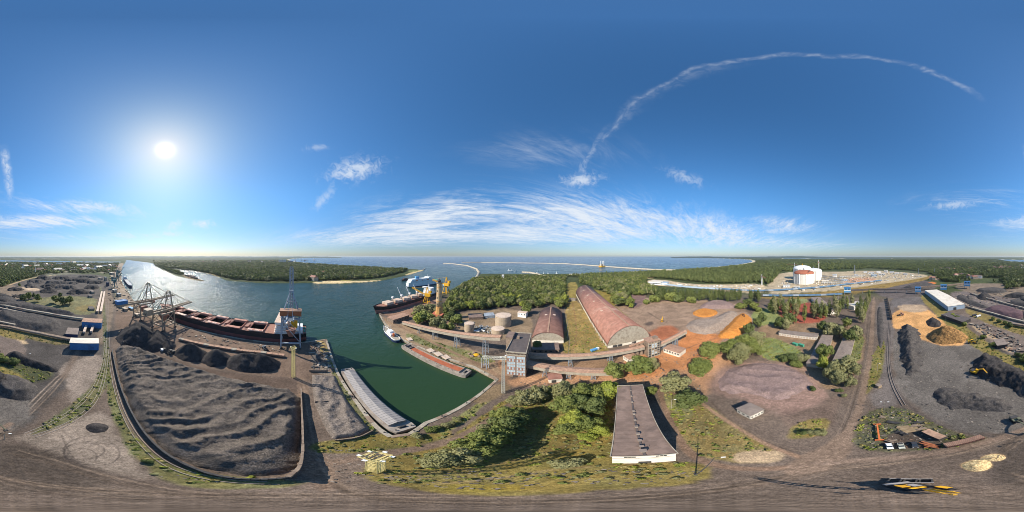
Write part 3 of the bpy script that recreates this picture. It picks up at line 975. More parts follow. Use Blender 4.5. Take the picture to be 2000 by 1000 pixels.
M_TYRE = mat('black_rubber', (34, 32, 32), 0.8, 0.2, 0.8)
M_TIMBER = mat('grey_timber', (150, 130, 104), 0.85, 0.2, 0.8)
M_PALEROOF = mat('pale_roof_sheet', (218, 208, 192), 0.7, 0.08, 0.15, dirt=(190, 170, 150), dscale=0.06)
M_PALEBLUEWALL = mat('pale_blue_wall', (168, 184, 198), 0.7, 0.08, 0.3)
M_DARKROOF = mat('dark_grey_roof', (92, 84, 82), 0.85, 0.16, 0.3, dirt=(112, 100, 94), dscale=0.2)
M_GREYROOF = mat('grey_roof_felt', (136, 122, 112), 0.85, 0.14, 0.3, dirt=(112, 98, 90), dscale=0.15)
M_REDTILE = mat('red_roof_tiles', (158, 92, 72), 0.8, 0.15, 0.3)
M_TAN = mat('tan_tank_paint', (174, 156, 134), 0.75, 0.1, 0.25, dirt=(156, 128, 104), dscale=0.12)
M_DOME = mat('brown_dome', (160, 98, 74), 0.75, 0.12, 0.05)
M_LAMP = mat('white_lamp_housing', (236, 236, 232), 0.4, 0.03, 0.5)
M_PALEGREY = mat('pale_grey_steel', (186, 184, 172), 0.6, 0.12, 0.5)
M_ROCK = mat('breakwater_rock', (172, 160, 142), 0.9, 0.3, 0.15, bump=0.6, bscale=0.6)


# ------------------------------------------------------------------ building kit
def flat_building(name, label, cat, a, b, depth, h, m_wall, m_roof, side=1, ov=0.4, group=None, win=None, win2=None, door=None, rise=0.35, parapet=0.0, mwin=None):
    """a box of a building whose front runs from a to b (ground); depth lies to the left (side=1) or right of that line.
    win: (count, z0, z1, width) for the front wall, win2 the same for the end wall at a"""
    o, rz, L = frame(a, b)
    t = thing(name, label, cat, o, rz, group)
    y0, y1 = (0, depth) if side > 0 else (-depth, 0)
    MB().box(0, L, y0, y1, -0.3, h).build('wall', m_wall, t)
    rm = MB()
    ym = (y0 + y1) / 2
    V = [(-ov, y0 - ov, h + 0.003), (L + ov, y0 - ov, h + 0.003), (L + ov, y1 + ov, h + 0.003), (-ov, y1 + ov, h + 0.003),
         (-ov, y0 - ov, h + 0.28), (L + ov, y0 - ov, h + 0.28), (L + ov, y1 + ov, h + 0.28), (-ov, y1 + ov, h + 0.28),
         (-ov, ym, h + 0.28 + rise), (L + ov, ym, h + 0.28 + rise)]
    rm.add(V, [(3, 2, 1, 0), (0, 1, 5, 4), (2, 3, 7, 6), (4, 5, 9, 8), (6, 7, 8, 9), (0, 4, 8, 7, 3), (1, 2, 6, 9, 5)])
    rf = rm.build('roof', m_roof, t)
    if parapet:
        pb = MB()
        pb.box(-ov, L + ov, y0 - ov - 0.05, y0 - ov + 0.3, h + 0.2, h + 0.2 + parapet)
        pb.box(-ov, L + ov, y1 + ov - 0.3, y1 + ov + 0.05, h + 0.2, h + 0.2 + parapet)
        pb.box(-ov - 0.05, -ov + 0.3, y0, y1, h + 0.2, h + 0.2 + parapet)
        pb.box(L + ov - 0.3, L + ov + 0.05, y0, y1, h + 0.2, h + 0.2 + parapet)
        pb.build('parapet', m_wall, rf)
    fy, s = (0, -1) if side > 0 else (0, 1)
    mw = mwin or M_GLASS
    if win:
        n, z0, z1, w = win
        for i in range(n):
            c = L * (i + 0.5) / n
            q = MB().box(c - w / 2, c + w / 2, min(fy, fy + s * 0.06), max(fy, fy + s * 0.06), z0, z1).build('window', mw, t)
    if win2:
        n, z0, z1, w = win2
        for i in range(n):
            c = y0 + (y1 - y0) * (i + 0.5) / n
            MB().box(-0.06, 0, c - w / 2, c + w / 2, z0, z1).build('window', mw, t)
    if door:
        c, w, hh = door
        MB().box(c - w / 2, c + w / 2, min(fy, fy + s * 0.08), max(fy, fy + s * 0.08), 0, hh).build('door', M_STEELD, t)
    return t


def lattice(mb, base, h, w0, w1, n, t=0.2, ax=(1, 0), diag=True):
    """square lattice mast: corner legs and braces into mb"""
    ux = Vector((ax[0], ax[1], 0)).normalized()
    uy = Vector((-ux.y, ux.x, 0))
    b = Vector(base)
    prev = None
    for j in range(n + 1):
        f = j / n
        w = (w0 + (w1 - w0) * f) / 2
        c = b + Vector((0, 0, h * f))
        cor = [c + ux * (w * i) + uy * (w * k) for i, k in ((-1, -1), (1, -1), (1, 1), (-1, 1))]
        for i in range(4):
            mb.beam(cor[i], cor[(i + 1) % 4], t * 0.6)
        if prev:
            for i in range(4):
                mb.beam(prev[i], cor[i], t)
                if diag:
                    mb.beam(prev[i], cor[(i + 1) % 4] if j % 2 else prev[i] * 0 + cor[(i + 1) % 4], t * 0.55)
        prev = cor
    return mb


def truss(mb, a, b, w, h, n, t=0.25):
    """box truss between two points"""
    a, b = Vector(a), Vector(b)
    d = (b - a).normalized()
    sd = d.cross(Vector((0, 0, 1)))
    sd = sd.normalized() if sd.length > 0.05 else Vector((1, 0, 0))
    up = sd.cross(d).normalized()
    prev = None
    for j in range(n + 1):
        c = a.lerp(b, j / n)
        cor = [c + sd * (w / 2 * i) + up * (h / 2 * k) for i, k in ((-1, -1), (1, -1), (1, 1), (-1, 1))]
        for i in range(4):
            mb.beam(cor[i], cor[(i + 1) % 4], t * 0.6)
        if prev:
            for i in range(4):
                mb.beam(prev[i], cor[i], t)
            mb.beam(prev[0], cor[3], t * 0.6)
            mb.beam(prev[1], cor[2], t * 0.6)
            mb.beam(prev[3], cor[2], t * 0.5)
        prev = cor
    return mb


# ------------------------------------------------------------------ the long flat-roofed building under the drone
def long_building():
    A = P(1195.5, 905)
    B = P(1320, 900)
    o, rz, W = frame(A, B)
    ex = (B - A).normalized()
    ey = Vector((-ex.y, ex.x, 0))
    t = thing('storehouse', 'long brown flat-roofed storehouse with a white end wall beside the trees', 'building', o, rz)
    h, L = 14.0, 53.0
    MB().box(0, W, 0, L, -0.3, h).build('wall', M_WHITE, t)
    rm = MB()
    rm.box(-0.35, W / 2 - 0.1, -0.35, L + 0.35, h + 0.003, h + 0.42)
    rm.box(W / 2 - 0.1, W + 0.35, -0.35, L + 0.35, h + 0.003, h + 0.44)
    rf = rm.build('roof', M_ROOFBROWN, t)
    eb = MB()
    for (x0, x1, y0, y1) in ((-0.45, -0.2, -0.45, L + 0.45), (W + 0.2, W + 0.45, -0.45, L + 0.45), (-0.2, W + 0.2, -0.45, -0.2), (-0.2, W + 0.2, L + 0.2, L + 0.45)):
        eb.box(x0, x1, y0, y1, h + 0.3, h + 0.66)
    eb.build('roof_edge', M_CONC, rf)
    # felt strips with their lapped joints
    nst = 20
    for i in range(nst):
        y0 = 0.1 + (L - 0.2) * i / nst
        for sx in (0, 1):
            x0, x1 = (0.0, W / 2 - 0.35) if sx == 0 else (W / 2 + 0.35, W)
            MB().box(x0 + 0.1, x1 - 0.1, y0 + 0.05, y0 + (L - 0.2) / nst - 0.04, h + 0.42, h + 0.47 + 0.02 * ((i * 7 + sx * 3) % 3)).build('roof_strip', M_ROOFBROWN, rf)
    MB().box(W / 2 - 0.3, W / 2 + 0.3, 0, L, h + 0.4, h + 0.72).build('ridge_channel', M_DARKROOF, rf)
    for f, s in ((0.045, 1.3), (0.10, 0.9), (0.17, 0.9), (0.25, 1.0), (0.34, 1.0), (0.43, 0.8), (0.52, 0.9), (0.56, 0.8), (0.7, 0.8), (0.80, 0.8), (0.9, 0.7)):
        y = L * f
        v = MB().box(W / 2 - 0.45 * s, W / 2 + 0.45 * s, y - 0.5 * s, y + 0.5 * s, h + 0.7, h + 1.5 * s).build('roof_vent', M_CONC, rf)
        MB().box(W / 2 - 0.6 * s, W / 2 + 0.6 * s, y - 0.65 * s, y + 0.65 * s, h + 1.5 * s + 0.003, h + 1.5 * s + 0.15).build('vent_cap', M_GREYROOF, v)
    mz = MB()
    mz.cyl((W / 2 + 0.9, 3.0, h + 0.4), (W / 2 + 0.9, 3.0, h + 3.2), 0.05, 0.04, 6)
    mz.beam((W / 2 + 0.3, 3.0, h + 2.9), (W / 2 + 1.5, 3.0, h + 2.9), 0.05)
    mz.build('aerial', M_STEELD, rf)
    for cx, n in ((W * 0.27, 3), (W * 0.76, 3)):
        for i in range(n):
            x = cx + (i - 1) * 0.75
            wv = MB().box(x - 0.33, x + 0.33, -0.07, 0.0, h - 2.6, h - 1.3).build('window', M_GLASS, t)
            MB().box(x - 0.4, x + 0.4, -0.12, -0.07, h - 2.72, h - 2.6).build('window_sill', M_CONC, wv)
    for i in range(14):
        y = 2 + i * (L - 4) / 13
        MB().box(W, W + 0.07, y - 0.8, y + 0.8, h - 3.2, h - 1.4).build('window', M_GLASS, t)
        MB().box(-0.07, 0, y - 0.8, y + 0.8, h - 3.2, h - 1.4).build('window', M_GLASS, t)
    MB().box(W * 0.4, W * 0.6, -0.09, 0.0, 0, 3.4).build('door', M_STEELD, t)
    MB().box(-0.03, W + 0.03, -0.16, 0, h - 4.2, h - 3.95).build('cornice', M_CONC, t)


long_building()

# ------------------------------------------------------------------ transfer tower with its window wall
def transfer_tower():
    A, B = Vector((-3.8, 110.4, 0)), Vector((9.0, 107.6, 0))
    o, rz, W = frame(A, B)
    t = thing('transfer_tower', 'tall grey belt transfer tower with a rusty blue window wall', 'tower', o, rz)
    h, D = 26.0, 34.0
    MB().box(0, W, 0, D, -0.3, h).build('wall', M_CONCD, t)
    rf = MB().box(-0.5, W + 0.5, -0.5, D + 0.5, h + 0.003, h + 0.7).build('roof', M_DARKROOF, t)
    pb = MB()
    for (x0, x1, y0, y1) in ((-0.62, -0.2, -0.62, D + 0.62), (W + 0.2, W + 0.62, -0.62, D + 0.62), (-0.2, W + 0.2, -0.62, -0.2), (-0.2, W + 0.2, D + 0.2, D + 0.62)):
        pb.box(x0, x1, y0, y1, h + 0.5, h + 1.5)
    pb.build('parapet', M_CONC, rf)
    cb = MB().box(-0.25, W + 0.25, -0.3, 0, h - 2.3, h - 1.2).build('cornice', M_CONC, t)
    for i in range(14):
        x = W * (i + 0.5) / 14
        MB().box(x - 0.2, x + 0.2, -0.45, -0.3, h - 1.2, h - 0.3).build('bracket', M_CONCD, cb)
    # glazed front: two bays of panes in rusty frames
    rows, cols = 7, 5
    z0, z1 = 2.2, h - 3.2
    for bay in range(2):
        bx0 = 0.6 + bay * (W / 2 - 0.1)
        bw = W / 2 - 1.0
        for r_ in range(rows):
            for c in range(cols):
                xa = bx0 + bw * c / cols
                za = z0 + (z1 - z0) * r_ / rows
                rusty = (r_ in (2, 5) and (c + bay) % 2 == 0) or (r_ == 0 and c % 2)
                MB().box(xa + 0.06, xa + bw / cols - 0.06, -0.07, 0.0, za + 0.35, za + (z1 - z0) / rows - 0.1).build('window_pane', M_RUST if rusty else M_GLASSB, t)
        fb = MB()
        for r_ in range(rows + 1):
            za = z0 + (z1 - z0) * r_ / rows
            fb.box(bx0 - 0.2, bx0 + bw + 0.2, -0.16, 0, za - 0.08, za + 0.28)
        fb.build('window_band', M_BELT, t)
        vb = MB()
        for c in range(cols + 1):
            xa = bx0 + bw * c / cols
            vb.box(xa - 0.05, xa + 0.05, -0.12, -0.002, z0, z1)
        vb.build('mullion', M_STEELB, t)
    for i in range(5):
        y = 4 + i * 6.2
        for z in (6, 13, 19):
            MB().box(W, W + 0.08, y - 1, y + 1, z, z + 1.8).build('window', M_GLASS, t)
    # head house where the long belt comes in
    ann = MB().box(-5.5, 0, 20, 31, -0.3, 28.5).build('head_house', M_CONCD, t)
    MB().box(-5.9, 0.0, 19.6, 31.4, 28.503, 29.1).build('head_house_roof', M_ROOFBROWN, ann)
    MB().box(3.0, 5.2, 22, 24.5, h + 0.7, h + 3.0).build('roof_hatch', M_CONCD, rf)
    MB().box(W * 0.35, W * 0.6, -0.09, 0, 0, 2.0).build('door', M_STEELD, t)


transfer_tower()


def gallery(name, label, a, b, w, h, m_roof, legs=(), m_wall=None, lattice_legs=True, m_leg=None, bays=None, bumps=True):
    """an enclosed belt bridge on trestles; a and b are 3D points on the floor of the bridge"""
    a, b = Vector(a), Vector(b)
    o = Vector((a.x, a.y, 0))
    d = b - a
    rz = math.atan2(d.y, d.x)
    L = math.hypot(d.x, d.y)
    t = thing(name, label, 'conveyor', o, rz)
    za, zb = a.z, b.z

    def zz(x):
        return za + (zb - za) * x / L
    m_wall = m_wall or M_CONC
    m_leg = m_leg or M_STEEL
    MB().add([(0, -w / 2, za), (L, -w / 2, zb), (L, w / 2, zb), (0, w / 2, za), (0, -w / 2, za + h), (L, -w / 2, zb + h), (L, w / 2, zb + h), (0, w / 2, za + h)],
             [(3, 2, 1, 0), (4, 5, 6, 7), (0, 1, 5, 4), (1, 2, 6, 5), (2, 3, 7, 6), (3, 0, 4, 7)]).build('wall', m_wall, t)
    # roof of single sheets, each slightly proud of its neighbour
    n = bays or max(6, int(L / 4.5))
    rf = MB()
    ov = 0.45
    hw = w / 2 + ov
    for i in range(n):
        x0, x1 = L * i / n, L * (i + 1) / n
        lift = 0.0 if i % 2 else 0.05
        q0, q1 = zz(x0) + h + 0.02 + lift, zz(x1) + h + 0.02 + lift
        V = [(x0, -hw, q0 - 0.15), (x1, -hw, q1 - 0.15), (x1, 0, q1 + 0.75), (x0, 0, q0 + 0.75), (x1, hw, q1 - 0.15), (x0, hw, q0 - 0.15)]
        V += [(p[0], p[1], p[2] + 0.12) for p in V]
        m_ = MB().add(V, [(0, 1, 7, 6), (6, 7, 8, 9), (9, 8, 10, 11), (4, 5, 11, 10), (3, 2, 1, 0), (5, 4, 2, 3), (0, 6, 9, 11, 5, 3), (1, 2, 4, 10, 8, 7)])
        m_.build('roof_sheet', m_roof, t)
    gb = MB()
    for s in (-1, 1):
        gb.add([(0, s * (w / 2 + 0.03), za - 0.35), (L, s * (w / 2 + 0.03), zb - 0.35), (L, s * (w / 2 + 0.23), zb - 0.35), (0, s * (w / 2 + 0.23), za - 0.35),
                (0, s * (w / 2 + 0.03), za + 0.35), (L, s * (w / 2 + 0.03), zb + 0.35), (L, s * (w / 2 + 0.23), zb + 0.35), (0, s * (w / 2 + 0.23), za + 0.35)],
               [(3, 2, 1, 0), (4, 5, 6, 7), (0, 1, 5, 4), (1, 2, 6, 5), (2, 3, 7, 6), (3, 0, 4, 7)])
    gb.build('girder', m_wall, t)
    for x in legs:
        hz = zz(x) - 0.05
        if hz < 1.5:
            continue
        lb = MB()
        for s in (-1, 1):
            for q in (-1, 1):
                lb.beam((x + q * 1.6, s * (w / 2 + 0.5), 0), (x + q * 1.1, s * (w / 2 - 0.3), hz), 0.45)
            nn = max(2, int(hz / 3.5))
            for j in range(nn):
                f0, f1 = j / nn, (j + 1) / nn
                xa, xb = 1.6 - 0.5 * f0, 1.6 - 0.5 * f1
                yy = s * (w / 2 + 0.5 - 0.8 * f0)
                yb = s * (w / 2 + 0.5 - 0.8 * f1)
                lb.beam((x - xa, yy, hz * f0), (x + xb, yb, hz * f1), 0.2)
                lb.beam((x + xa, yy, hz * f0), (x - xb, yb, hz * f1), 0.2)
        for j in range(1, 3):
            lb.beam((x, -w / 2, hz * j / 3), (x, w / 2, hz * j / 3), 0.25)
        lb.build('trestle', m_leg, t)
    return t


GA0, GA1 = Vector((-9.0, 139.0, 22.0)), Vector((-139, 177, 1.2))
LA = (GA1.xy - GA0.xy).length
gallery('belt_gallery', 'long rusty-roofed belt gallery sloping down from the transfer tower towards the lighthouse', GA0, GA1, 5.6, 3.4, M_BELT, [15, 46, 76, 100], bays=44)
gallery('belt_gallery', 'rusty-roofed belt gallery from the transfer tower to the sorting tower by the large vault', (12.5, 128, 9.2), (103, 98.5, 9.6), 4.6, 3.0, M_BELT, [33, 65], bays=30)
gallery('belt_gallery', 'broad low belt gallery leaving the front of the transfer tower behind the tree', (11.0, 116.5, 7.5), (66, 88.5, 4.0), 6.4, 3.0, M_BELT, [14, 30, 46], bays=18)
gallery('belt_gallery', 'short belt gallery rising free over the orange ground past the sorting tower', (111, 95, 6.5), (149, 82.5, 13.5), 4.2, 2.8, M_BELT, [12, 26], bays=12)


def sorting_tower():
    o, rz, L = frame((102.5, 92.0, 0), (113.5, 88.6, 0))
    t = thing('sorting_tower', 'open-framed sorting tower between two belt galleries at the large vault', 'tower', o, rz)
    h, D = 19.0, 9.0
    MB().box(0.4, L - 0.4, 0.4, D - 0.4, -0.3, h).build('wall', M_CONCD, t)
    f = MB()
    for i in range(5):
        f.box(L * i / 4 - 0.22, L * i / 4 + 0.22, -0.02, 0.4, 0, h)
    for j in range(7):
        f.box(-0.2, L + 0.2, -0.1, 0.38, 2.6 * j + 0.6, 2.6 * j + 1.0)
    f.build('frame', M_CONC, t)
    for i in range(4):
        for j in range(6):
            if (i + j) % 5 == 4:
                continue
            MB().box(L * i / 4 + 0.35, L * (i + 1) / 4 - 0.35, 0.3, 0.4, 2.6 * j + 1.1, 2.6 * j + 2.9).build('window_pane', M_GLASSB if (i * j) % 3 else M_GLASS, t)
    rf = MB().box(-0.6, L + 0.6, -0.6, D + 0.6, h + 0.003, h + 0.5).build('roof', M_BELT, t)
    MB().box(L * 0.6, L * 0.95, 2, 6, h + 0.5, h + 2.6).build('roof_house', M_CONCD, rf)
    for i in range(3):
        x = -10 + 4.2 * i
        MB().lathe([(1.7, 0), (1.7, 15 - i), (0.4, 16.5 - i)], 12, (x, 10, 0)).build('hopper', M_CONCD, t)
    c = MB()
    c.beam((-14, 9, 14), (8, 9, 17), 1.2, 1.6)
    c.build('feeder_belt', M_BELT, t)


sorting_tower()
flat_building('pump_house', 'low pale pump house with window bands standing on the orange ground', 'building', P(1296, 688), P(1327, 698), 11, 5.2, M_WHITE, M_BELT, 1, win=(6, 2.2, 4.2, 1.5), win2=(4, 2.2, 4.0, 1.4))
flat_building('switch_house', 'small white switch house under the belt gallery beside the sorting tower', 'building', P(1217, 702), P(1229, 710), 9, 5.0, M_WHITE, M_BELT, 1, win=(3, 1.8, 4.0, 1.0))
flat_building('gate_hut', 'small brick-roofed hut with an arched opening in front of the transfer tower', 'hut', P(1072, 748), P(1098, 746), 8, 4.2, M_WHITE, M_RUST, 1, door=(3.2, 3, 3))
flat_building('quay_store', 'low flat-roofed store at the far end of the long belt gallery', 'building', P(768, 632), P(799, 622), 14, 6, M_CONCD, M_BELT, 1, win=(6, 2, 4, 1.6))
flat_building('annexe', 'low brown-roofed annexe behind the transfer tower and small vault', 'building', P(1040, 690), P(1092, 690), 14, 5, M_CONCD, M_ROOFBROWN, 1, win=(5, 2, 3.6, 1.6))


# ------------------------------------------------------------------ barrel-vaulted stores
def vault(name, label, base, axis, W, L, eave, top, m_roof, m_gable, doors, panels, vents=(), ndorm=0):
    """base: near left corner; axis: unit vector along the length"""
    ax = Vector((axis[0], axis[1], 0)).normalized()
    o = Vector((base[0], base[1], 0))
    rz = math.atan2(ax.y, ax.x) - math.pi / 2          # local y is the long axis
    t = thing(name, label, 'warehouse', o, rz)
    n = 20
    rise = top - eave
    # circular arc through the eaves
    Rr = (W * W / 4 + rise * rise) / (2 * rise)
    cz = top - Rr
    a0 = math.asin(W / 2 / Rr)
    arc = [(W / 2 + Rr * math.sin(-a0 + 2 * a0 * i / n), cz + Rr * math.cos(-a0 + 2 * a0 * i / n)) for i in range(n + 1)]
    arc2 = [(W / 2 + (Rr + 0.5) * math.sin(-a0 * 1.02 + 2.04 * a0 * i / n), cz + (Rr + 0.5) * math.cos(-a0 * 1.02 + 2.04 * a0 * i / n)) for i in range(n + 1)]
    V, F = [], []
    for y in (-0.6, L + 0.6):
        V += [(p[0], y, p[1] + 0.01) for p in arc] + [(p[0], y, p[1] + 0.01) for p in arc2]
    k = n + 1
    for i in range(n):
        F.append((k + i, k + i + 1, 3 * k + i + 1, 3 * k + i))
        F.append((i + 1, i, 2 * k + i, 2 * k + i + 1))
        F.append((i, i + 1, k + i + 1, k + i))
        F.append((2 * k + i + 1, 2 * k + i, 3 * k + i, 3 * k + i + 1))
    F.append((0, k, 3 * k, 2 * k))
    F.append((n, 2 * k + n, 3 * k + n, k + n))
    rf = raw('roof', V, F, m_roof, t, False)
    for p in rf.data.polygons:
        p.use_smooth = len(p.vertices) == 4 and abs(p.normal.y) < 0.5
    sw = MB()
    sw.box(0, 0.5, 0, L, -0.3, eave)
    sw.box(W - 0.5, W, 0, L, -0.3, eave)
    sw.build('side_wall', M_CONC, t)
    for y0, y1, nm in ((0, 0.5, 'front_gable'), (L - 0.5, L, 'rear_gable')):
        pts = [(p[0], p[1]) for p in arc]
        Vg = [(p[0], y0, p[1]) for p in pts] + [(W, y0, eave * 0.55), (0, y0, eave * 0.55)]
        Vg2 = [(p[0], y1, p[1]) for p in pts] + [(W, y1, eave * 0.55), (0, y1, eave * 0.55)]
        nn = len(Vg)
        Fg = [tuple(range(nn)), tuple(range(2 * nn - 1, nn - 1, -1))] + [(i, i + nn, (i + 1) % nn + nn, (i + 1) % nn) for i in range(nn)]
        raw(nm, Vg + Vg2, Fg, m_gable, t)
    MB().box(0.5, W - 0.5, 0.06, 0.5, -0.3, eave * 0.549).build('plinth_wall', M_WHITE, t)
    for i in range(panels):
        x0, x1 = W * i / panels, W * (i + 1) / panels
        MB().box(x0 + 0.25, x1 - 0.25, -0.12, 0.06, 0.2, eave * 0.5).build('door_panel' if i in doors else 'wall_panel', M_STEELD if i in doors else M_WHITE, t)
    MB().box(W / 2 - 0.9, W / 2 + 0.9, -0.6, L + 0.6, top + 0.4, top + 0.95).build('ridge_walk', M_BELT, rf)
    for f, sx in vents:
        a = sx * a0
        x, z = W / 2 + Rr * math.sin(a), cz + Rr * math.cos(a)
        MB().box(x - 1.8, x + 1.8, L * f - 1.1, L * f + 1.1, z - 0.6, z + 1.2).build('roof_vent', M_HATCHTAN, rf)
    nb = int(L / 9)
    for s, x0, x1 in ((0, -0.5, 0), (1, W, W + 0.5)):
        for i in range(nb):
            y = L * (i + 0.5) / nb
            MB().box(x0, x1, y - 0.4, y + 0.4, -0.2, eave - 0.1).build('buttress', M_WHITE, t)
    return t


AX = (0.272, 0.962)
big = vault('vaulted_store', 'large long red barrel-vaulted store beyond the yellow meadow', (87, 131), AX, 47, 262, 5.5, 24.0, M_RUST, M_CONC, (1, 2, 5), 9,
            [(0.80, -0.35), (0.62, -0.35), (0.44, -0.32), (0.25, -0.34), (0.93, -0.4)])
small = vault('vaulted_store', 'smaller dark red barrel-vaulted store behind the transfer tower', (21.0, 169.5), AX, 33, 93, 6.5, 14.5, M_RUSTDARK, M_CONC, (), 7, [(0.62, -0.3), (0.62, 0.3)])
flat_building('rail_shed', 'little grey shed by the trees at the meadow beside the large vault', 'shed', P(1111, 589), P(1124, 588), 10, 5, M_CONC, M_GREYROOF, 1, door=(4, 3, 3))

# ------------------------------------------------------------------ lighthouse
def lighthouse():
    b = P(858, 622.5)
    t = thing('lighthouse', 'tall yellow brick lighthouse among the trees by the channel', 'lighthouse', (b.x, b.y, 0), R(-20))
    MB().box(-9, 9, -7, 7, -0.3, 7.5).build('keeper_house', M_BRICKR, t)
    for s in (-1, 1):
        MB().add([(-9.4, s * 7.4, 7.503), (9.4, s * 7.4, 7.503), (9.4, 0, 11), (-9.4, 0, 11), (-9.4, s * 7.4, 7.8), (9.4, s * 7.4, 7.8), (9.4, 0, 11.3), (-9.4, 0, 11.3)],
                 [(3, 2, 1, 0), (4, 5, 6, 7), (0, 1, 5, 4), (1, 2, 6, 5), (2, 3, 7, 6), (3, 0, 4, 7)] if s < 0 else [(0, 1, 2, 3), (7, 6, 5, 4), (4, 5, 1, 0), (5, 6, 2, 1), (6, 7, 3, 2), (7, 4, 0, 3)]).build('roof', M_REDTILE, t)
    MB().lathe([(6.2, 0), (6.2, 9), (5.6, 14), (5.2, 20), (4.9, 20.4)], 8).build('plinth', M_BRICK, t)
    MB().lathe([(4.7, 20.4), (4.5, 32), (4.15, 44), (3.9, 55), (3.85, 57.5)], 20).build('shaft', mat('cream_brick', (198, 172, 136), 0.8, 0.1, 0.3, dirt=(176, 142, 104), dscale=0.15), t, True)
    for z, r in ((20.2, 5.2), (30, 4.72), (42, 4.38), (52, 4.1)):
        MB().lathe([(r, z), (r, z + 0.8)], 20).build('string_course', M_BRICK, t)
    MB().lathe([(3.9, 57.5), (5.2, 58.8), (5.2, 59.4)], 20).build('balcony', M_CONC, t)
    rl = MB()
    for i in range(16):
        a = 2 * math.pi * i / 16
        rl.beam((5.0 * math.cos(a), 5.0 * math.sin(a), 59.4), (5.0 * math.cos(a), 5.0 * math.sin(a), 60.6), 0.12)
        a2 = 2 * math.pi * (i + 1) / 16
        rl.beam((5.0 * math.cos(a), 5.0 * math.sin(a), 60.6), (5.0 * math.cos(a2), 5.0 * math.sin(a2), 60.6), 0.12)
    rl.build('railing', M_STEELD, t)
    MB().lathe([(2.4, 59.4), (2.4, 62.4)], 12).build('lantern', M_GLASS, t)
    MB().lathe([(2.9, 62.4), (2.6, 63.0), (0.3, 64.6), (0.1, 66)], 12).build('lantern_roof', M_STEELD, t)
    for z in (25, 35, 46):
        a = R(-80)
        MB().box(-0.5, 0.5, -5.1 + (z - 25) * 0.025, -4.3, z, z + 2.0).build('window', M_GLASS, t)


lighthouse()


# ------------------------------------------------------------------ tanks by the wood
def tank(name, label, x, y, rad, h, m, stairs=True):
    t = thing(name, label, 'tank', (x, y, 0), 0)
    MB().lathe([(rad, -0.2), (rad, h)], 28).build('shell', m, t)
    MB().lathe([(rad + 0.15, h + 0.003), (rad + 0.15, h + 0.3), (rad * 0.4, h + 0.9), (0.3, h + 1.1)], 28).build('roof', M_HATCHTAN, t)
    for k in range(1, 4):
        MB().lathe([(rad + 0.12, h * k / 4), (rad + 0.12, h * k / 4 + 0.25)], 28).build('hoop', M_CONC, t)
    if stairs:
        sb = MB()
        for i in range(26):
            a0 = -1.9 + i * 0.075
            sb.beam(((rad + 0.15) * math.cos(a0), (rad + 0.15) * math.sin(a0), h * i / 26), ((rad + 1.0) * math.cos(a0), (rad + 1.0) * math.sin(a0), h * i / 26), 0.5, 0.15)
        sb.build('stair', M_STEELD, t)['kind'] = 'stuff'
        rb = MB()
        for i in range(20):
            a, a2 = 2 * math.pi * i / 20, 2 * math.pi * (i + 1) / 20
            rb.beam((rad * math.cos(a), rad * math.sin(a), h + 0.3), (rad * math.cos(a), rad * math.sin(a), h + 1.3), 0.1)
            rb.beam((rad * math.cos(a), rad * math.sin(a), h + 1.3), (rad * math.cos(a2), rad * math.sin(a2), h + 1.3), 0.1)
        rb.build('railing', M_STEEL, t)
    return t


tank('storage_tank', 'slim tan storage tank at the end of the pipe heap nearest the lighthouse', -52, 194, 6.2, 12, M_TAN)
tank('storage_tank', 'largest tan storage tank with a railed top below the wood', -12, 222, 11.0, 15.5, M_TAN)
tank('storage_tank', 'low wide tan tank in front of the largest storage tank', -17, 196, 8.0, 6.5, M_TAN, False)


def scrap():
    t = thing('pipe_heap', 'tangled heap of pale scrap pipes and ducts between the tan tanks', 'scrap heap', (-34, 202, 0), 0)
    rnd = random.Random(4)
    for i in range(70):
        x, y = rnd.uniform(-16, 16), rnd.uniform(-9, 9)
        z = 0.4 + 3.0 * rnd.random() * max(0, 1 - abs(x) / 18)
        a = rnd.uniform(0, 3.14)
        l = rnd.uniform(2, 7)
        dx, dy = math.cos(a) * l / 2, math.sin(a) * l / 2
        m = MB()
        if i % 3:
            m.cyl((x - dx, y - dy, z), (x + dx, y + dy, z + rnd.uniform(-0.3, 0.8)), rnd.uniform(0.25, 0.6), None, 6)
        else:
            m.beam((x - dx, y - dy, z), (x + dx, y + dy, z + rnd.uniform(-0.2, 0.5)), rnd.uniform(0.5, 1.6), rnd.uniform(0.3, 0.9))
        m.build('duct' if i % 3 == 0 else 'pipe', (M_SHIPWHITE, M_STEEL, M_CONC, M_STEELB)[i % 4], t)
    b = MB()
    for i in range(600):
        x, y = rnd.gauss(0, 9), rnd.gauss(0, 4.5)
        b.beam((x, y, 0.2), (x + rnd.uniform(-1.5, 1.5), y + rnd.uniform(-1.5, 1.5), rnd.uniform(0.2, 2.2)), rnd.uniform(0.15, 0.5))
    o = b.build('loose_scrap', M_CONC, t)
    o['kind'] = 'stuff'


scrap()
flat_building('site_building', 'small white two-storey cabin on a blue base beside the small vault', 'building', P(1011, 619), P(1027, 621), 9, 8, M_SHIPWHITE, M_HATCHTAN, 1, win=(3, 4.5, 6.5, 1.6))
flat_building('brown_shed', 'low brown-roofed shed at the edge of the wood behind the tanks', 'shed', P(916, 625), P(944, 624), 18, 4, M_CONCD, M_ROOFBROWN, 1)
flat_building('steel_shed', 'low shed with pale blue-grey sheet roof behind the pipe heap', 'shed', P(947, 622), P(966, 621), 14, 4.5, M_STEELB, M_STEELB, 1)

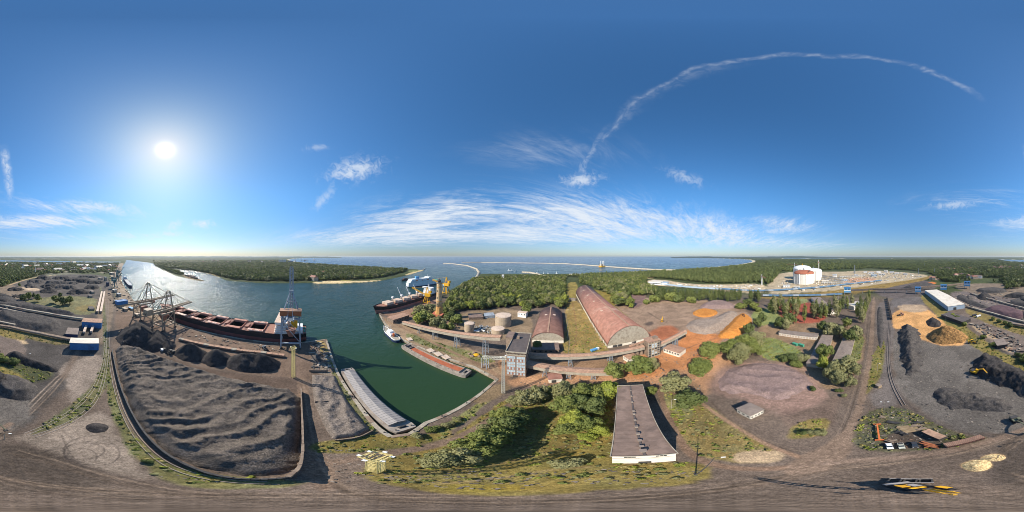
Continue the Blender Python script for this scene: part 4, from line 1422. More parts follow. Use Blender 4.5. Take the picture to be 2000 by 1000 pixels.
# ------------------------------------------------------------------ other low buildings on the right
flat_building('garage_row', 'long white garage row with brown roof at the meadow edge', 'building', P(1596, 664), P(1521, 655), 9, 4.2, M_WHITE, M_GREYROOF, -1, win=(14, 0.6, 2.8, 1.8), mwin=M_HATCHTAN)
flat_building('low_house', 'low grey-roofed house left of its twin, partly under a tree', 'building', P(1575, 716), P(1606, 660), 12, 4.2, M_CONC, M_GREYROOF, -1, win=(8, 1.2, 2.8, 1.6))
flat_building('low_house', 'low grey-roofed house with roof hatches nearer the long road', 'building', P(1626, 712), P(1648, 664), 12, 4.2, M_CONC, M_GREYROOF, -1, win=(7, 1.2, 2.8, 1.6))
flat_building('works_hall', 'long flat grey-roofed hall among the poplars', 'building', P(1634, 613), P(1601, 585), 20, 6, M_WHITE, M_GREYROOF, 1, win=(10, 2, 4, 2.2), win2=(4, 2, 4, 2))
flat_building('office_block', 'pale house with light roof beside the poplars near the long road', 'building', P(1668, 606), P(1692, 598), 22, 7, M_WHITE, M_PALEROOF, 1, win=(6, 2, 5, 1.6))
flat_building('weigh_hut', 'small white hut with grey roof standing alone below the purple ore pad', 'hut', P(1466, 819), P(1491, 807), 8.5, 4.6, M_WHITE, M_GREYROOF, 1, win=(4, 1.0, 2.7, 1.0), win2=(3, 1.2, 2.6, 1.4))
for i, (x, y) in enumerate(((1553, 674), (1565, 676))):
    a = P(x, y)
    t = thing('container', ('green container beside the garage row, the one further from the low houses', 'green container beside the garage row, the one nearer the low houses')[i], 'container', (a.x, a.y, 0), R(40), 'green containers on the meadow')
    MB().box(-3, 3, -1.25, 1.25, 0.1, 2.7).build('body', M_GREEN, t)
    rb = MB()
    for j in range(12):
        rb.box(-2.9 + j * 0.5, -2.7 + j * 0.5, -1.32, 1.32, 0.2, 2.6)
    rb.build('rib', M_GREEN, t)
    MB().box(3, 3.06, -1.1, 1.1, 0.2, 2.6).build('door', M_SHIPWHITE, t)

wh = flat_building('warehouse', 'long white-roofed warehouse with pale blue walls across the coal yard', 'warehouse', (107.2, -281.2, 0), (128.5, -255.6, 0), 152, 8.2, M_PALEBLUEWALL, M_PALEROOF, -1, rise=2.2, door=(20, 6, 5))
flat_building('open_shed', 'dark open-sided shed roof just below the white-roofed warehouse', 'shed', P(1896, 628), P(1880, 635), 44, 5, M_STEELD, M_DARKROOF, -1)
flat_building('timber_shed', 'small grey shed beside rubble near the diagonal grass strip', 'shed', P(1948, 681), P(1968, 678), 14, 4, M_STEELD, M_GREYROOF, 1)

# blue belt houses
flat_building('belt_house', 'blue belt house with white roof nearest the coal heap at the sidings', 'building', P(139, 673), P(192, 674), 11, 9, M_BLUE, M_PALEROOF, -1, win=(5, 5, 6.5, 2.2))
flat_building('belt_house', 'blue belt house with red-brown roof further up the sidings', 'building', P(164, 632), P(200, 634), 14, 9, M_BLUE, M_BELT, -1, win=(4, 5, 6.5, 2.5))
flat_building('substation', 'small grey-roofed substation with navy panels between the two blue belt houses', 'building', P(133, 648), P(154, 649), 18, 6, M_NAVY, M_GREYROOF, -1, win=(4, 1.2, 4.8, 2.6), mwin=M_GLASSB)
for (x, y, lab, wpx, hh) in ((1655, 576, 'light blue belt house by the poplars, end of the blue conveyor', 13, 18), (1793, 575, 'blue belt house on legs at the end of the long belt bridge', 12, 18), (1843, 571, 'blue belt house just behind the white-roofed warehouse', 12, 20), (1889, 564, 'blue belt house farthest along beyond the white-roofed warehouse', 12, 22)):
    a, b = P(x - wpx / 2, y), P(x + wpx / 2, y)
    o, rz, L = frame(a, b)
    t = thing('belt_house', lab, 'building', o, rz)
    MB().box(0, L, 0, 12, hh * 0.35, hh).build('wall', M_BLUEL, t)
    MB().box(-0.5, L + 0.5, -0.5, 12.5, hh + 0.003, hh + 0.5).build('roof', M_BLUE, t)
    MB().box(-0.1, L + 0.1, -0.15, 0, hh * 0.6, hh * 0.72).build('band', M_SHIPWHITE, t)
    for i in (0, 1):
        for j in (0, 1):
            MB().box(1 + i * (L - 3), 2 + i * (L - 3), 0.5 + j * 10, 1.5 + j * 10, 0, hh * 0.35).build('leg', M_STEEL, t)
        MB().box(L * (0.15 + 0.45 * i), L * (0.4 + 0.45 * i), -0.1, 0, hh * 0.78, hh * 0.92).build('window', M_GLASS, t)

# ------------------------------------------------------------------ heaps of coal, ore, wood chips
def heap_material(name, col, col2, rough=0.95, bump=0.8, bscale=1.2, scale=0.25):
    m = bpy.data.materials.new(name)
    m.use_nodes = True
    k = NT(m.node_tree)
    b = k.n['Principled BSDF']
    g = k.new('ShaderNodeNewGeometry')
    pos = g.outputs['Position']
    n1 = k.noise(pos, scale, 6.0, 0.65, 0.4)
    n2 = k.noise(pos, 2.6, 3.0, 0.6)
    c = k.mix(k.sstep(n1, 0.36, 0.64), tuple(srgb(col)) + (1,), tuple(srgb(col2)) + (1,))
    cc = k.vm('SCALE', c)
    n3 = k.noise(pos, 1.1, 4.0, 0.7)
    k.l.new(k.m('MULTIPLY', k.sstep(n2, 0.32, 0.68, 0.55, 1.45), k.sstep(n3, 0.3, 0.7, 0.75, 1.25)), cc.node.inputs['Scale'])
    k.l.new(cc, b.inputs['Base Color'])
    b.inputs['Roughness'].default_value = rough
    b.inputs['Specular IOR Level'].default_value = 0.2
    bp = k.new('ShaderNodeBump')
    bp.inputs['Strength'].default_value = bump
    bp.inputs['Distance'].default_value = 0.7
    k.l.new(k.noise(pos, bscale, 5.0, 0.65), bp.inputs['Height'])
    k.l.new(bp.outputs[0], b.inputs['Normal'])
    return m


H_COALGREY = heap_material('grey_coal', (116, 106, 97), (88, 81, 75), bump=1.3, bscale=1.6, scale=0.16)
H_COALDARK = heap_material('black_coal', (54, 51, 50), (74, 69, 67), bump=1.1, bscale=1.8)
H_COALMID = heap_material('dark_grey_coal', (92, 86, 82), (70, 66, 64), bump=1.1, bscale=1.8)
H_FINES = heap_material('grey_brown_fines', (124, 113, 104), (104, 95, 88), bump=0.6)
H_PURPLE = heap_material('purple_ore', (143, 121, 114), (128, 108, 102), bump=0.4)
H_PURPLED = heap_material('maroon_ore', (104, 80, 82), (88, 70, 74), bump=0.4)
H_ORANGE = heap_material('orange_ore', (200, 136, 68), (184, 118, 56), bump=0.5)
H_GREYORE = heap_material('pale_grey_ore', (156, 140, 126), (140, 122, 108), bump=0.3)
H_CHIPS = heap_material('wood_chips', (174, 132, 82), (112, 84, 54), bump=1.2, bscale=0.9, scale=0.5)
H_SAND = heap_material('pale_sand', (214, 188, 140), (196, 166, 118), bump=0.4, scale=0.8)


def heap(name, label, cat, pts, h, slope, m, res, seed=1, amp=0.6, ridge=None, smooth=2, flat=1.0, group=None, fine=0.25, rag=1.0):
    poly = chaikin(PP(pts), smooth)
    c = sum(poly, Vector()) / len(poly)
    pa = np.array([(p[0] - c.x, p[1] - c.y) for p in poly])
    lo, hi = pa.min(0) - 3, pa.max(0) + 3
    nx, ny = int((hi[0] - lo[0]) / res) + 2, int((hi[1] - lo[1]) / res) + 2
    gx, gy = np.meshgrid(lo[0] + np.arange(nx) * res, lo[1] + np.arange(ny) * res, indexing='ij')
    x, y = gx.ravel(), gy.ravel()
    d = psdf(pa, x, y) + fbm(x / 6, y / 6, seed + 40, 3) * rag * min(4.0, h * 0.6)
    wob = fbm(x / 14, y / 14, seed, 4) * 5.0 * min(1, h / 6)
    dd = d + wob * sm(d, 0, 6)
    lin_ = np.maximum(dd, 0) * slope
    kk_ = h * 0.22
    hh_ = np.clip(0.5 + 0.5 * (h - lin_) / kk_, 0, 1)
    z = np.where(d > 0, (h * (1 - hh_) + lin_ * hh_ - kk_ * hh_ * (1 - hh_)) * flat, d * slope)
    env = sm(d, 1.0, 3 + h * 0.8)
    z = z + env * (fbm(x / 11, y / 11, seed + 5, 4) * amp * 3 + fbm(x / 2.5, y / 2.5, seed + 9, 3) * fine * 3 + fbm(x / 1.2, y / 1.2, seed + 19, 2) * fine * 1.2)
    if ridge:
        (ux, uy, wl, ra, warp) = ridge
        ph = (x * ux + y * uy) / wl * 2 * np.pi + fbm(x / 30, y / 30, seed + 3, 3) * warp
        s = 1 - 1.7 * np.abs(np.sin(ph * 0.5)) ** 0.9
        z = z + env * ra * (0.25 + 1.3 * np.clip(fbm(x / 22, y / 22, seed + 8, 2) + 0.5, 0, 1)) * s
    z = np.where(d > 0, np.maximum(z, 0.02), z - 0.05)
    V = np.stack([x, y, z], 1)
    i = (np.arange(nx - 1)[:, None] * ny + np.arange(ny - 1)[None, :]).ravel()
    q = np.stack([i, i + ny, i + ny + 1, i + 1], 1)
    keep = d[q].max(1) > -0.2
    q = q[keep]
    used = np.unique(q)
    rm = np.full(len(x), -1)
    rm[used] = np.arange(len(used))
    o = raw(name, V[used].tolist(), [tuple(t) for t in rm[q].tolist()], m, None, True)
    o.location = (c.x, c.y, 0)
    return setp(o, label, cat, group)


heap('coal_stockpile', 'vast rippled grey coal stockpile inside the curved retaining wall', 'coal heap',
     [(225, 674), (262, 676), (330, 702), (420, 730), (500, 748), (585, 764), (588, 820), (590, 880), (586, 906), (560, 926), (500, 931), (430, 922), (352, 896), (304, 866), (266, 820), (244, 770), (230, 720)],
     5.6, 0.95, H_COALGREY, 0.6, 3, 0.6, (0.80, 0.60, 10.5, 1.35, 24.0), 1, fine=0.6)
heap('coal_heap', 'tallest black coal heap under the sand-coloured unloaders', 'coal heap', [(222, 660), (242, 640), (282, 636), (310, 650), (304, 674), (264, 682), (234, 674)], 18, 0.82, H_COALDARK, 1.2, 5, 0.6)
heap('coal_heap', 'middle black coal heap beside the nearer unloader legs', 'coal heap', [(276, 664), (300, 648), (326, 652), (338, 674), (308, 690), (280, 684)], 13, 0.82, H_COALDARK, 1.1, 6, 0.5)
heap('coal_heap', 'small black coal heap in front of the unloader legs', 'coal heap', [(306, 676), (326, 664), (346, 670), (342, 686), (318, 692)], 7, 0.8, H_COALDARK, 1.0, 7, 0.4)
heap('coal_heap', 'first of three dark coal cones along the quay belt, nearest the unloaders', 'coal heap', [(334, 692), (348, 679), (386, 677), (412, 690), (400, 707), (360, 706)], 16, 0.95, H_COALDARK, 0.9, 8, 0.3)
heap('coal_heap', 'middle one of three dark coal cones along the quay belt', 'coal heap', [(388, 703), (402, 687), (438, 686), (456, 700), (444, 716), (406, 717)], 13, 0.92, H_COALDARK, 0.8, 9, 0.3)
heap('coal_heap', 'longest of three dark coal cones along the quay belt', 'coal heap', [(434, 712), (448, 696), (490, 692), (536, 698), (552, 712), (534, 727), (468, 729)], 14, 0.92, H_COALDARK, 0.8, 10, 0.4)
heap('fines_heap', 'grey-brown fines heap in walled bays beside the covered barge', 'heap', [(609, 732), (655, 735), (684, 790), (724, 838), (700, 852), (650, 858), (627, 820), (612, 780)], 2.4, 1.2, H_FINES, 0.5, 12, 0.9, (0.5, 0.85, 7.0, 0.6, 12.0), 0, fine=0.5, rag=0.5)
heap('coal_heap', 'broad grey coal heap between the conveyor lines by the blue belt houses', 'coal heap', [(-12, 606), (60, 612), (126, 627), (112, 648), (60, 648), (0, 630)], 7, 0.6, H_COALMID, 1.6, 13, 0.5)
heap('coal_heap', 'long dark coal ridge beside the green patch in the yard', 'coal heap', [(10, 692), (30, 684), (64, 700), (116, 718), (112, 730), (60, 718), (18, 704)], 5, 0.8, H_COALDARK, 0.9, 14, 0.4)
heap('coal_heap', 'lumpy black coal heap at the yard track near the floodlight post', 'coal heap', [(-24, 738), (20, 729), (55, 742), (80, 760), (66, 780), (25, 783), (-14, 774)], 5.5, 0.8, H_COALMID, 0.7, 15, 0.6)
heap('coal_heap', 'small flat dark mound on the pale dusty ground', 'mound', [(163, 832), (185, 824), (216, 831), (206, 845), (175, 846)], 1.6, 0.6, H_COALDARK, 0.4, 16, 0.2)
heap('coal_heap', 'grey coal bank behind the upper conveyor line', 'coal heap', [(-34, 588), (14, 578), (50, 591), (110, 603), (150, 612), (140, 618), (40, 602), (-34, 597)], 6, 0.6, H_COALMID, 1.8, 17, 0.5)
FARH = [(60, 559, 11, 4, 11, 'steep dark cone at the sandy track'), (96, 569, 15, 5, 12, 'peaked grey cone just above the yard trees'), (152, 572, 20, 4, 9, 'long low black bank nearest the belt line'),
        (128, 562, 20, 4, 9, 'brown-topped bank in the middle'), (84, 545, 14, 3, 15, 'farthest tall pile by the pylon'), (152, 549, 25, 4, 11, 'broad dark bank below the town trees'),
        (108, 553, 18, 3, 9, 'narrow dark bank among others'), (180, 562, 13, 4, 8, 'dark pile closest to the sidings'), (40, 580, 18, 3, 6, 'low pile next to the upper conveyor'),
        (70, 551, 16, 3, 9, 'dark bank left of the farthest pile'), (120, 544, 16, 2.5, 9, 'dark bank right of the farthest pile'), (185, 552, 16, 3, 8, 'grey bank at the yard corner'),
        (172, 541, 18, 2, 8, 'thin dark bank below the trees'), (95, 560, 14, 3, 8, 'small dark bank in the very middle'), (30, 566, 14, 3, 6, 'low dark bank near the sandy pad'), (136, 554, 14, 2.5, 7, 'little dark ridge in the middle')]
for i, (cx, cy, rx, ry, h, lab) in enumerate(FARH):
    heap('coal_heap', 'distant coal yard: ' + lab, 'coal heap', [(cx - rx * 1.3, cy), (cx - rx * 0.5, cy - ry), (cx + rx * 0.3, cy - ry * 0.7), (cx + rx * 0.8, cy - ry), (cx + rx * 1.3, cy + 0.5), (cx + rx * 0.4, cy + ry), (cx - rx * 0.2, cy + ry * 0.6), (cx - rx * 0.8, cy + ry)], h * 1.1, 0.65, H_COALDARK if i % 3 else H_COALMID, 2.6, 30 + i, 1.0, rag=4.0, group='coal heaps of the far yard')
heap('ore_heap', 'flat pale grey ore heap with a curved orange rim', 'ore heap', [(1338, 638), (1350, 624), (1384, 625), (1408, 614), (1426, 606), (1446, 611), (1424, 632), (1399, 650), (1372, 654), (1346, 647)], 5, 0.5, H_GREYORE, 1.2, 50, 0.2, fine=0.05)
heap('ore_heap', 'bright orange ore slope leaning on the pale grey heap', 'ore heap', [(1396, 658), (1420, 636), (1444, 612), (1462, 614), (1472, 632), (1458, 648), (1428, 664)], 5, 0.6, H_ORANGE, 1.1, 51, 0.3, fine=0.08)
heap('ore_heap', 'round flat orange ore spread on the grey pad', 'ore heap', [(1350, 610), (1372, 601), (1398, 605), (1404, 613), (1382, 621), (1358, 618)], 1.4, 0.4, H_ORANGE, 1.0, 52, 0.1, fine=0.04)
heap('ore_heap', 'dull purple ore mound behind the round orange spread', 'ore heap', [(1358, 602), (1386, 587), (1424, 588), (1444, 602), (1402, 603)], 5, 0.5, H_PURPLE, 1.4, 53, 0.3)
heap('ore_heap', 'rippled purple ore spread above the lone white hut', 'ore heap', [(1396, 744), (1430, 716), (1480, 706), (1545, 714), (1596, 748), (1570, 764), (1520, 786), (1460, 764), (1420, 770)], 1.9, 0.28, H_PURPLE, 0.6, 54, 0.4, (0.9, -0.3, 11.0, 0.5, 16.0), fine=0.12, rag=4.0)
heap('coal_heap', 'long dark coal ridge with ragged face beside the rail siding', 'coal heap', [(1752, 642), (1772, 632), (1796, 644), (1800, 690), (1796, 730), (1774, 738), (1760, 702)], 7, 0.6, H_COALMID, 0.7, 55, 1.3, fine=0.6, rag=2.0)
heap('chip_heap', 'tall brown wood chip heap on tan ground', 'heap', [(1806, 656), (1824, 645), (1860, 643), (1886, 652), (1893, 664), (1866, 673), (1824, 672)], 15, 0.85, H_CHIPS, 0.8, 56, 0.9, fine=0.8)
heap('coal_heap', 'small dark heap on the tan ground by the diagonal grass', 'coal heap', [(1806, 628), (1822, 619), (1841, 630), (1836, 640), (1815, 639)], 5, 0.7, H_COALDARK, 0.9, 57, 0.4)
heap('coal_heap', 'large black coal heap being dug by the yellow excavator', 'coal heap', [(1893, 724), (1900, 700), (1930, 692), (1960, 706), (2000, 726), (2044, 744), (2034, 770), (1990, 766), (1950, 750), (1912, 740)], 8, 0.8, H_COALDARK, 0.7, 58, 1.4, fine=0.6, rag=2.0)
heap('coal_heap', 'low crusty grey coal heap in the middle of the open yard', 'coal heap', [(1810, 772), (1838, 752), (1890, 768), (1950, 776), (1984, 790), (1962, 804), (1900, 802), (1846, 796)], 2.8, 0.6, H_COALMID, 0.6, 59, 1.3, fine=0.6, rag=4.0)
heap('ore_heap', 'dark maroon ore heap on the far grey pad', 'ore heap', [(1914, 604), (1955, 595), (2004, 608), (2006, 624), (1950, 620)], 6, 0.5, H_PURPLED, 1.5, 60, 0.4)
heap('coal_heap', 'black coal heap beyond the maroon ore', 'coal heap', [(1976, 589), (2000, 580), (2034, 590), (2014, 601)], 9, 0.7, H_COALDARK, 1.6, 61, 0.6)
heap('coal_heap', 'black heap below the farthest blue belt house', 'coal heap', [(1903, 580), (1922, 571), (1942, 580), (1920, 588)], 9, 0.7, H_COALDARK, 1.8, 62, 0.6)
heap('coal_heap', 'long coal bank behind the belt bridge at the sidings', 'coal heap', [(1756, 562), (1800, 553), (1834, 557), (1824, 566), (1780, 568)], 8, 0.5, H_COALMID, 2.2, 63, 0.6)
heap('coal_heap', 'long low dark bank on the far grey pad nearest the warehouse roof', 'coal heap', [(1862, 580), (1880, 574), (1902, 588), (1935, 600), (1925, 604), (1890, 594)], 4, 0.5, H_COALMID, 1.6, 70, 0.6)
heap('coal_heap', 'long dark bank behind the upper belt line at the right edge', 'coal heap', [(1950, 580), (1985, 572), (2030, 580), (2030, 588), (1985, 582)], 7, 0.6, H_COALDARK, 1.8, 71, 0.6)
heap('coal_heap', 'dark bank on the far yard between the belt houses', 'coal heap', [(1900, 566), (1940, 562), (1975, 568), (1950, 574), (1915, 572)], 6, 0.6, H_COALMID, 2.0, 72, 0.6)
heap('coal_heap', 'low ragged spill of coal along the rail siding', 'coal heap', [(1712, 600), (1724, 598), (1727, 650), (1722, 690), (1714, 670)], 1.2, 0.4, H_COALMID, 0.9, 73, 0.6, rag=3.0)
heap('coal_heap', 'small heaps of grey fines on the far pad by the maroon ore', 'coal heap', [(1880, 582), (1892, 577), (1904, 583), (1892, 588)], 5, 0.6, H_COALMID, 1.6, 64, 0.4)
heap('sand_heap', 'flat pale sand heap nearer the yellow crawler crane', 'sand heap', [(1873, 909), (1896, 899), (1930, 897), (1940, 910), (1925, 920), (1895, 921)], 0.9, 0.4, H_SAND, 0.3, 65, 0.1)
heap('sand_heap', 'flat sand heap with broken timber farther from the yellow crawler crane', 'sand heap', [(1909, 897), (1930, 887), (1958, 887), (1967, 896), (1945, 902)], 0.8, 0.4, H_SAND, 0.3, 66, 0.1)
heap('coal_heap', 'small grey mound on the quay corner near the tall unloader', 'mound', [(604, 702), (614, 692), (632, 696), (634, 706), (616, 710)], 3, 0.7, H_COALMID, 0.7, 67, 0.3)


# ------------------------------------------------------------------ walls, quays, breakwaters
def resample(pts, step):
    out = [Vector(pts[0])]
    for a, b in zip(pts[:-1], pts[1:]):
        n = max(1, int(round((Vector(b) - Vector(a)).length / step)))
        for i in range(1, n + 1):
            out.append(Vector(a).lerp(Vector(b), i / n))
    return out


def panel_wall(name, label, pts, h, th, m, step, group=None, part='wall_panel'):
    pts = resample(chaikin(PP(pts), 2, False), step)
    c = pts[len(pts) // 2]
    o = Vector((c.x, c.y, 0))
    t = thing(name, label, 'wall', o, 0, group)
    rnd = random.Random(len(pts))
    for a, b in zip(pts[:-1], pts[1:]):
        d = (b - a)
        if d.length < 0.2:
            continue
        d.normalize()
        n = Vector((-d.y, d.x, 0)) * (th / 2 + rnd.uniform(-0.05, 0.05))
        hh = h + rnd.uniform(-0.15, 0.15)
        a2, b2 = a - o + d * 0.04, b - o - d * 0.04
        MB().prism([a2 - n, b2 - n, b2 + n, a2 + n], -0.3, hh).build(part, m, t)
    return t


panel_wall('retaining_wall', 'curved dark retaining wall along the railway side of the great coal stockpile', [(219, 686), (231, 745), (252, 798), (277, 840), (312, 878), (362, 908), (430, 932), (500, 938), (562, 934)], 2.6, 0.7, M_STEELD, 5.0)
panel_wall('retaining_wall', 'straight concrete retaining wall between the coal stockpile and the road', [(562, 934), (590, 910), (592, 850), (588, 765)], 4.2, 0.7, M_CONCD, 5.0)
panel_wall('bay_wall', 'cross wall of the fines bays farther from the road bend', [(612, 757), (645, 757)], 2.2, 0.6, M_CONCD, 4.0)
panel_wall('bay_wall', 'cross wall of the fines bays nearer the road bend', [(615, 787), (640, 786)], 2.4, 0.6, M_CONCD, 4.0)
panel_wall('bay_wall', 'end wall of the fines bays by the grass', [(654, 861), (700, 856), (728, 842)], 1.6, 0.5, M_CONCD, 4.0)
panel_wall('bay_wall', 'wall stub on the quay behind the fines bays', [(604, 726), (640, 726)], 2.4, 0.6, M_CONCD, 4.0)


def quay(label, pts, block=9.0, cope=1.6):
    pts = resample(PP(pts), block)
    c = pts[len(pts) // 2]
    o = Vector((c.x, c.y, 0))
    t = thing('quay_wall', label, 'quay', o, 0)
    fb = MB()
    for i, (a, b) in enumerate(zip(pts[:-1], pts[1:])):
        d = (b - a).normalized()
        n = Vector((-d.y, d.x, 0))
        a2, b2 = a - o + d * 0.03, b - o - d * 0.03
        MB().prism([a2 - n * cope * 0.6, b2 - n * cope * 0.6, b2 + n * cope * 0.6, a2 + n * cope * 0.6], -0.9, 0.30 + 0.04 * (i % 3)).build('coping_block', M_CONC if i % 4 else M_CONCD, t)
        fb.prism([a2 - n * 0.5, b2 - n * 0.5, b2 + n * 0.5, a2 + n * 0.5], -6.0, -0.901)
        if i % 3 == 1:
            p = a.lerp(b, 0.5) - o
            MB().lathe([(0.3, 0.3), (0.25, 0.9), (0.42, 1.0), (0.42, 1.2)], 8, (p.x, p.y, 0)).build('bollard', M_STEELD, t)
    fb.build('wall_face', M_CONCD, t)


quay('concrete quay edge under the red bulk carrier', [(262, 588), (300, 611), (338, 630), (450, 658), (560, 671), (600, 668), (637, 663)])
quay('weathered quay edge along the covered barge side of the basin', [(637, 663), (650, 705), (659, 728), (700, 790), (740, 838), (763, 853)], 6)
quay('grassy stone bank edge at the head of the basin', [(763, 853), (800, 848), (832, 826), (905, 792), (972, 740)], 5)
quay('quay edge along the open rusty barge and the tug', [(972, 740), (925, 716), (850, 690), (786, 663), (752, 632), (741, 613)], 7)
quay('quay edge under the geared bulk carrier', [(741, 613), (770, 605), (830, 583), (866, 571)], 9)


def breakwater(label, pts, w, h, seed, z=0.0):
    pts = resample(PP(pts), 22)
    c = pts[len(pts) // 2]
    o = Vector((c.x, c.y, 0))
    rnd = random.Random(seed)
    V, F = [], []
    for i, p in enumerate(pts):
        a = pts[max(0, i - 1)]
        b = pts[min(len(pts) - 1, i + 1)]
        d = (b - a).normalized()
        n = Vector((-d.y, d.x, 0))
        q = p - o
        for s, zz in ((-1.0, -4), (-0.55, h * 0.6), (-0.3, h), (0.3, h), (0.55, h * 0.6), (1.0, -4)):
            V.append(q + n * (s * w * rnd.uniform(0.92, 1.08)) + Vector((0, 0, zz * rnd.uniform(0.85, 1.15))))
    for i in range(len(pts) - 1):
        for j in range(5):
            F.append((i * 6 + j, i * 6 + j + 1, i * 6 + 7 + j, i * 6 + 6 + j))
    F.append(tuple(range(5, -1, -1)))
    k = (len(pts) - 1) * 6
    F.append(tuple(range(k, k + 6)))
    ob = raw('breakwater', V, F, M_ROCK)
    ob.location = o
    setp(ob, label, 'breakwater')


breakwater('long pale outer breakwater lying across the bay', [(902, 512.9), (940, 512.4), (1000, 513.2), (1060, 514.0), (1100, 514.8), (1140, 517.2), (1175, 519.8), (1240, 524.3), (1290, 527), (1326, 527.5)], 10, 4.5, 1)
breakwater('curved rock breakwater running out from the lighthouse wood', [(930, 543), (936, 532), (931, 525), (912, 518.5), (884, 515), (866, 514.2)], 9, 4.0, 2)
breakwater('short marina breakwater with boats off the wooded shore', [(1063, 540), (1052, 535.5), (1036, 532), (1020, 531.2)], 10, 3.5, 3)
breakwater('thin pale groyne at the tip of the wooded peninsula', [(818, 528), (826, 527), (830, 524.5)], 7, 2.5, 4)


# ------------------------------------------------------------------ railway tracks
def rails(label, pts, gauge=1.6, w=0.22):
    c = chaikin(PP(pts), 3, False)
    c = resample(c, 4)
    o = Vector((c[len(c) // 2].x, c[len(c) // 2].y, 0))
    t = thing('railway_track', label, 'railway', o, 0)
    for s in (-1, 1):
        V, F = [], []
        for i, p in enumerate(c):
            d = (c[min(i + 1, len(c) - 1)] - c[max(i - 1, 0)]).normalized()
            n = Vector((-d.y, d.x, 0))
            q = p - o + n * (s * gauge / 2)
            for (k, z) in ((-1, 0.12), (1, 0.12), (1, 0.42), (-1, 0.42)):
                V.append(q + n * (k * w / 2) + Vector((0, 0, z)))
        for i in range(len(c) - 1):
            for j in range(4):
                F.append((i * 4 + j, i * 4 + (j + 1) % 4, i * 4 + 4 + (j + 1) % 4, i * 4 + 4 + j))
        raw('rail', V, F, M_RAIL, t)


rails('curving railway track nearest the great coal stockpile wall', [(520, 943), (430, 938), (340, 914), (287, 876), (252, 830), (229, 775), (217, 720), (213, 690), (212, 650), (211, 600), (213, 570)])
rails('railway track curving off through the grass towards the yard, inner one', [(68, 852), (140, 824), (186, 788), (204, 740), (210, 695), (209, 650), (207, 600), (206, 570)])
rails('railway track curving off through the grass towards the yard, outer one', [(50, 848), (112, 820), (168, 780), (194, 738), (205, 690), (206, 650)])
rails('rusty siding track between the two vaulted stores', [(1103, 600), (1110, 650), (1112, 694)])
rails('siding track beside the long road on the right', [(1741, 590), (1737, 640), (1734, 690), (1738, 740), (1766, 792)])


# ------------------------------------------------------------------ distant hills
def hills(pts, m, seed):
    V, F = [], []
    xs = np.linspace(pts[0][0], pts[-1][0], 90)
    hs = np.interp(xs, [p[0] for p in pts], [p[1] for p in pts])
    rnd = fbm(xs / 9, xs * 0 + seed, seed, 4)
    for x, h, n in zip(xs, hs, rnd):
        th = R((x - 1000) * 0.18)
        for r, f in ((9000, 0.0), (10500, 0.45), (12500, 1.0), (14500, 0.6), (17500, 0.0)):
            V.append((r * math.sin(th), r * math.cos(th), min(100, max(-6, h * f * (1 + 0.5 * n))) - 3))
    for i in range(len(xs) - 1):
        for j in range(4):
            F.append((i * 5 + j, i * 5 + j + 1, i * 5 + 6 + j, i * 5 + 5 + j))
    setp(raw('hills', V, F, m, None, True), kind='structure')


M_HILL = mat('wooded_hills', (58, 70, 50), 0.95, 0.3, 0.004)
hills([(150, 0), (200, 40), (260, 85), (330, 75), (420, 80), (500, 60), (570, 70), (640, 55), (668, 0)], M_HILL, 3)
hills([(1310, 0), (1330, 55), (1380, 70), (1410, 45), (1440, 20), (1470, 30), (1500, 60), (1560, 90), (1600, 60), (1640, 15), (1680, 0)], M_HILL, 8)
hills([(-10, 0), (20, 20), (80, 30), (140, 26), (170, 0)], M_HILL, 12)

# ------------------------------------------------------------------ ships
def hull_mesh(L, B, z0, z1, zb, sheer=1.5, stern=0.75, nb=16):
    """bow at +x, stern at -x (x from -L/2 to L/2). returns outline function and builds lower and upper sides"""
    xs, hb, hw = [], [], []
    for i in range(nb + 1):
        f = i / nb
        if f < 0.12:
            w = stern + (1 - stern) * math.sin(f / 0.12 * math.pi / 2)
        elif f < 0.82:
            w = 1.0
        else:
            u = (f - 0.82) / 0.18
            w = math.sqrt(max(0.0, 1 - u ** 2.2))
        wl = w
        if f < 0.12:
            wl = w * (0.45 + 0.55 * f / 0.12)
        if f > 0.80:
            u = (f - 0.80) / 0.20
            wl = max(0.0, 1 - u ** 1.6) * 0.97
        xs.append(-L / 2 + L * f)
        hb.append(B / 2 * max(w, 0.02))
        hw.append(B / 2 * max(wl, 0.012))
    return xs, hb, hw


def side_strip(xs, w0, w1, z0, z1, dx0, dx1):
    V, F = [], []
    n = len(xs)
    for s in (-1, 1):
        for i in range(n):
            V.append((xs[i] + dx0(i), s * w0[i], z0(i)))
            V.append((xs[i] + dx1(i), s * w1[i], z1(i)))
    for i in range(n - 1):
        F.append((2 * i, 2 * i + 2, 2 * i + 3, 2 * i + 1))
        k = 2 * n
        F.append((k + 2 * i, k + 2 * i + 1, k + 2 * i + 3, k + 2 * i + 2))
    F.append((0, 1, 2 * n + 1, 2 * n))
    F.append((2 * n - 2, 4 * n - 2, 4 * n - 1, 2 * n - 1))
    return V, F


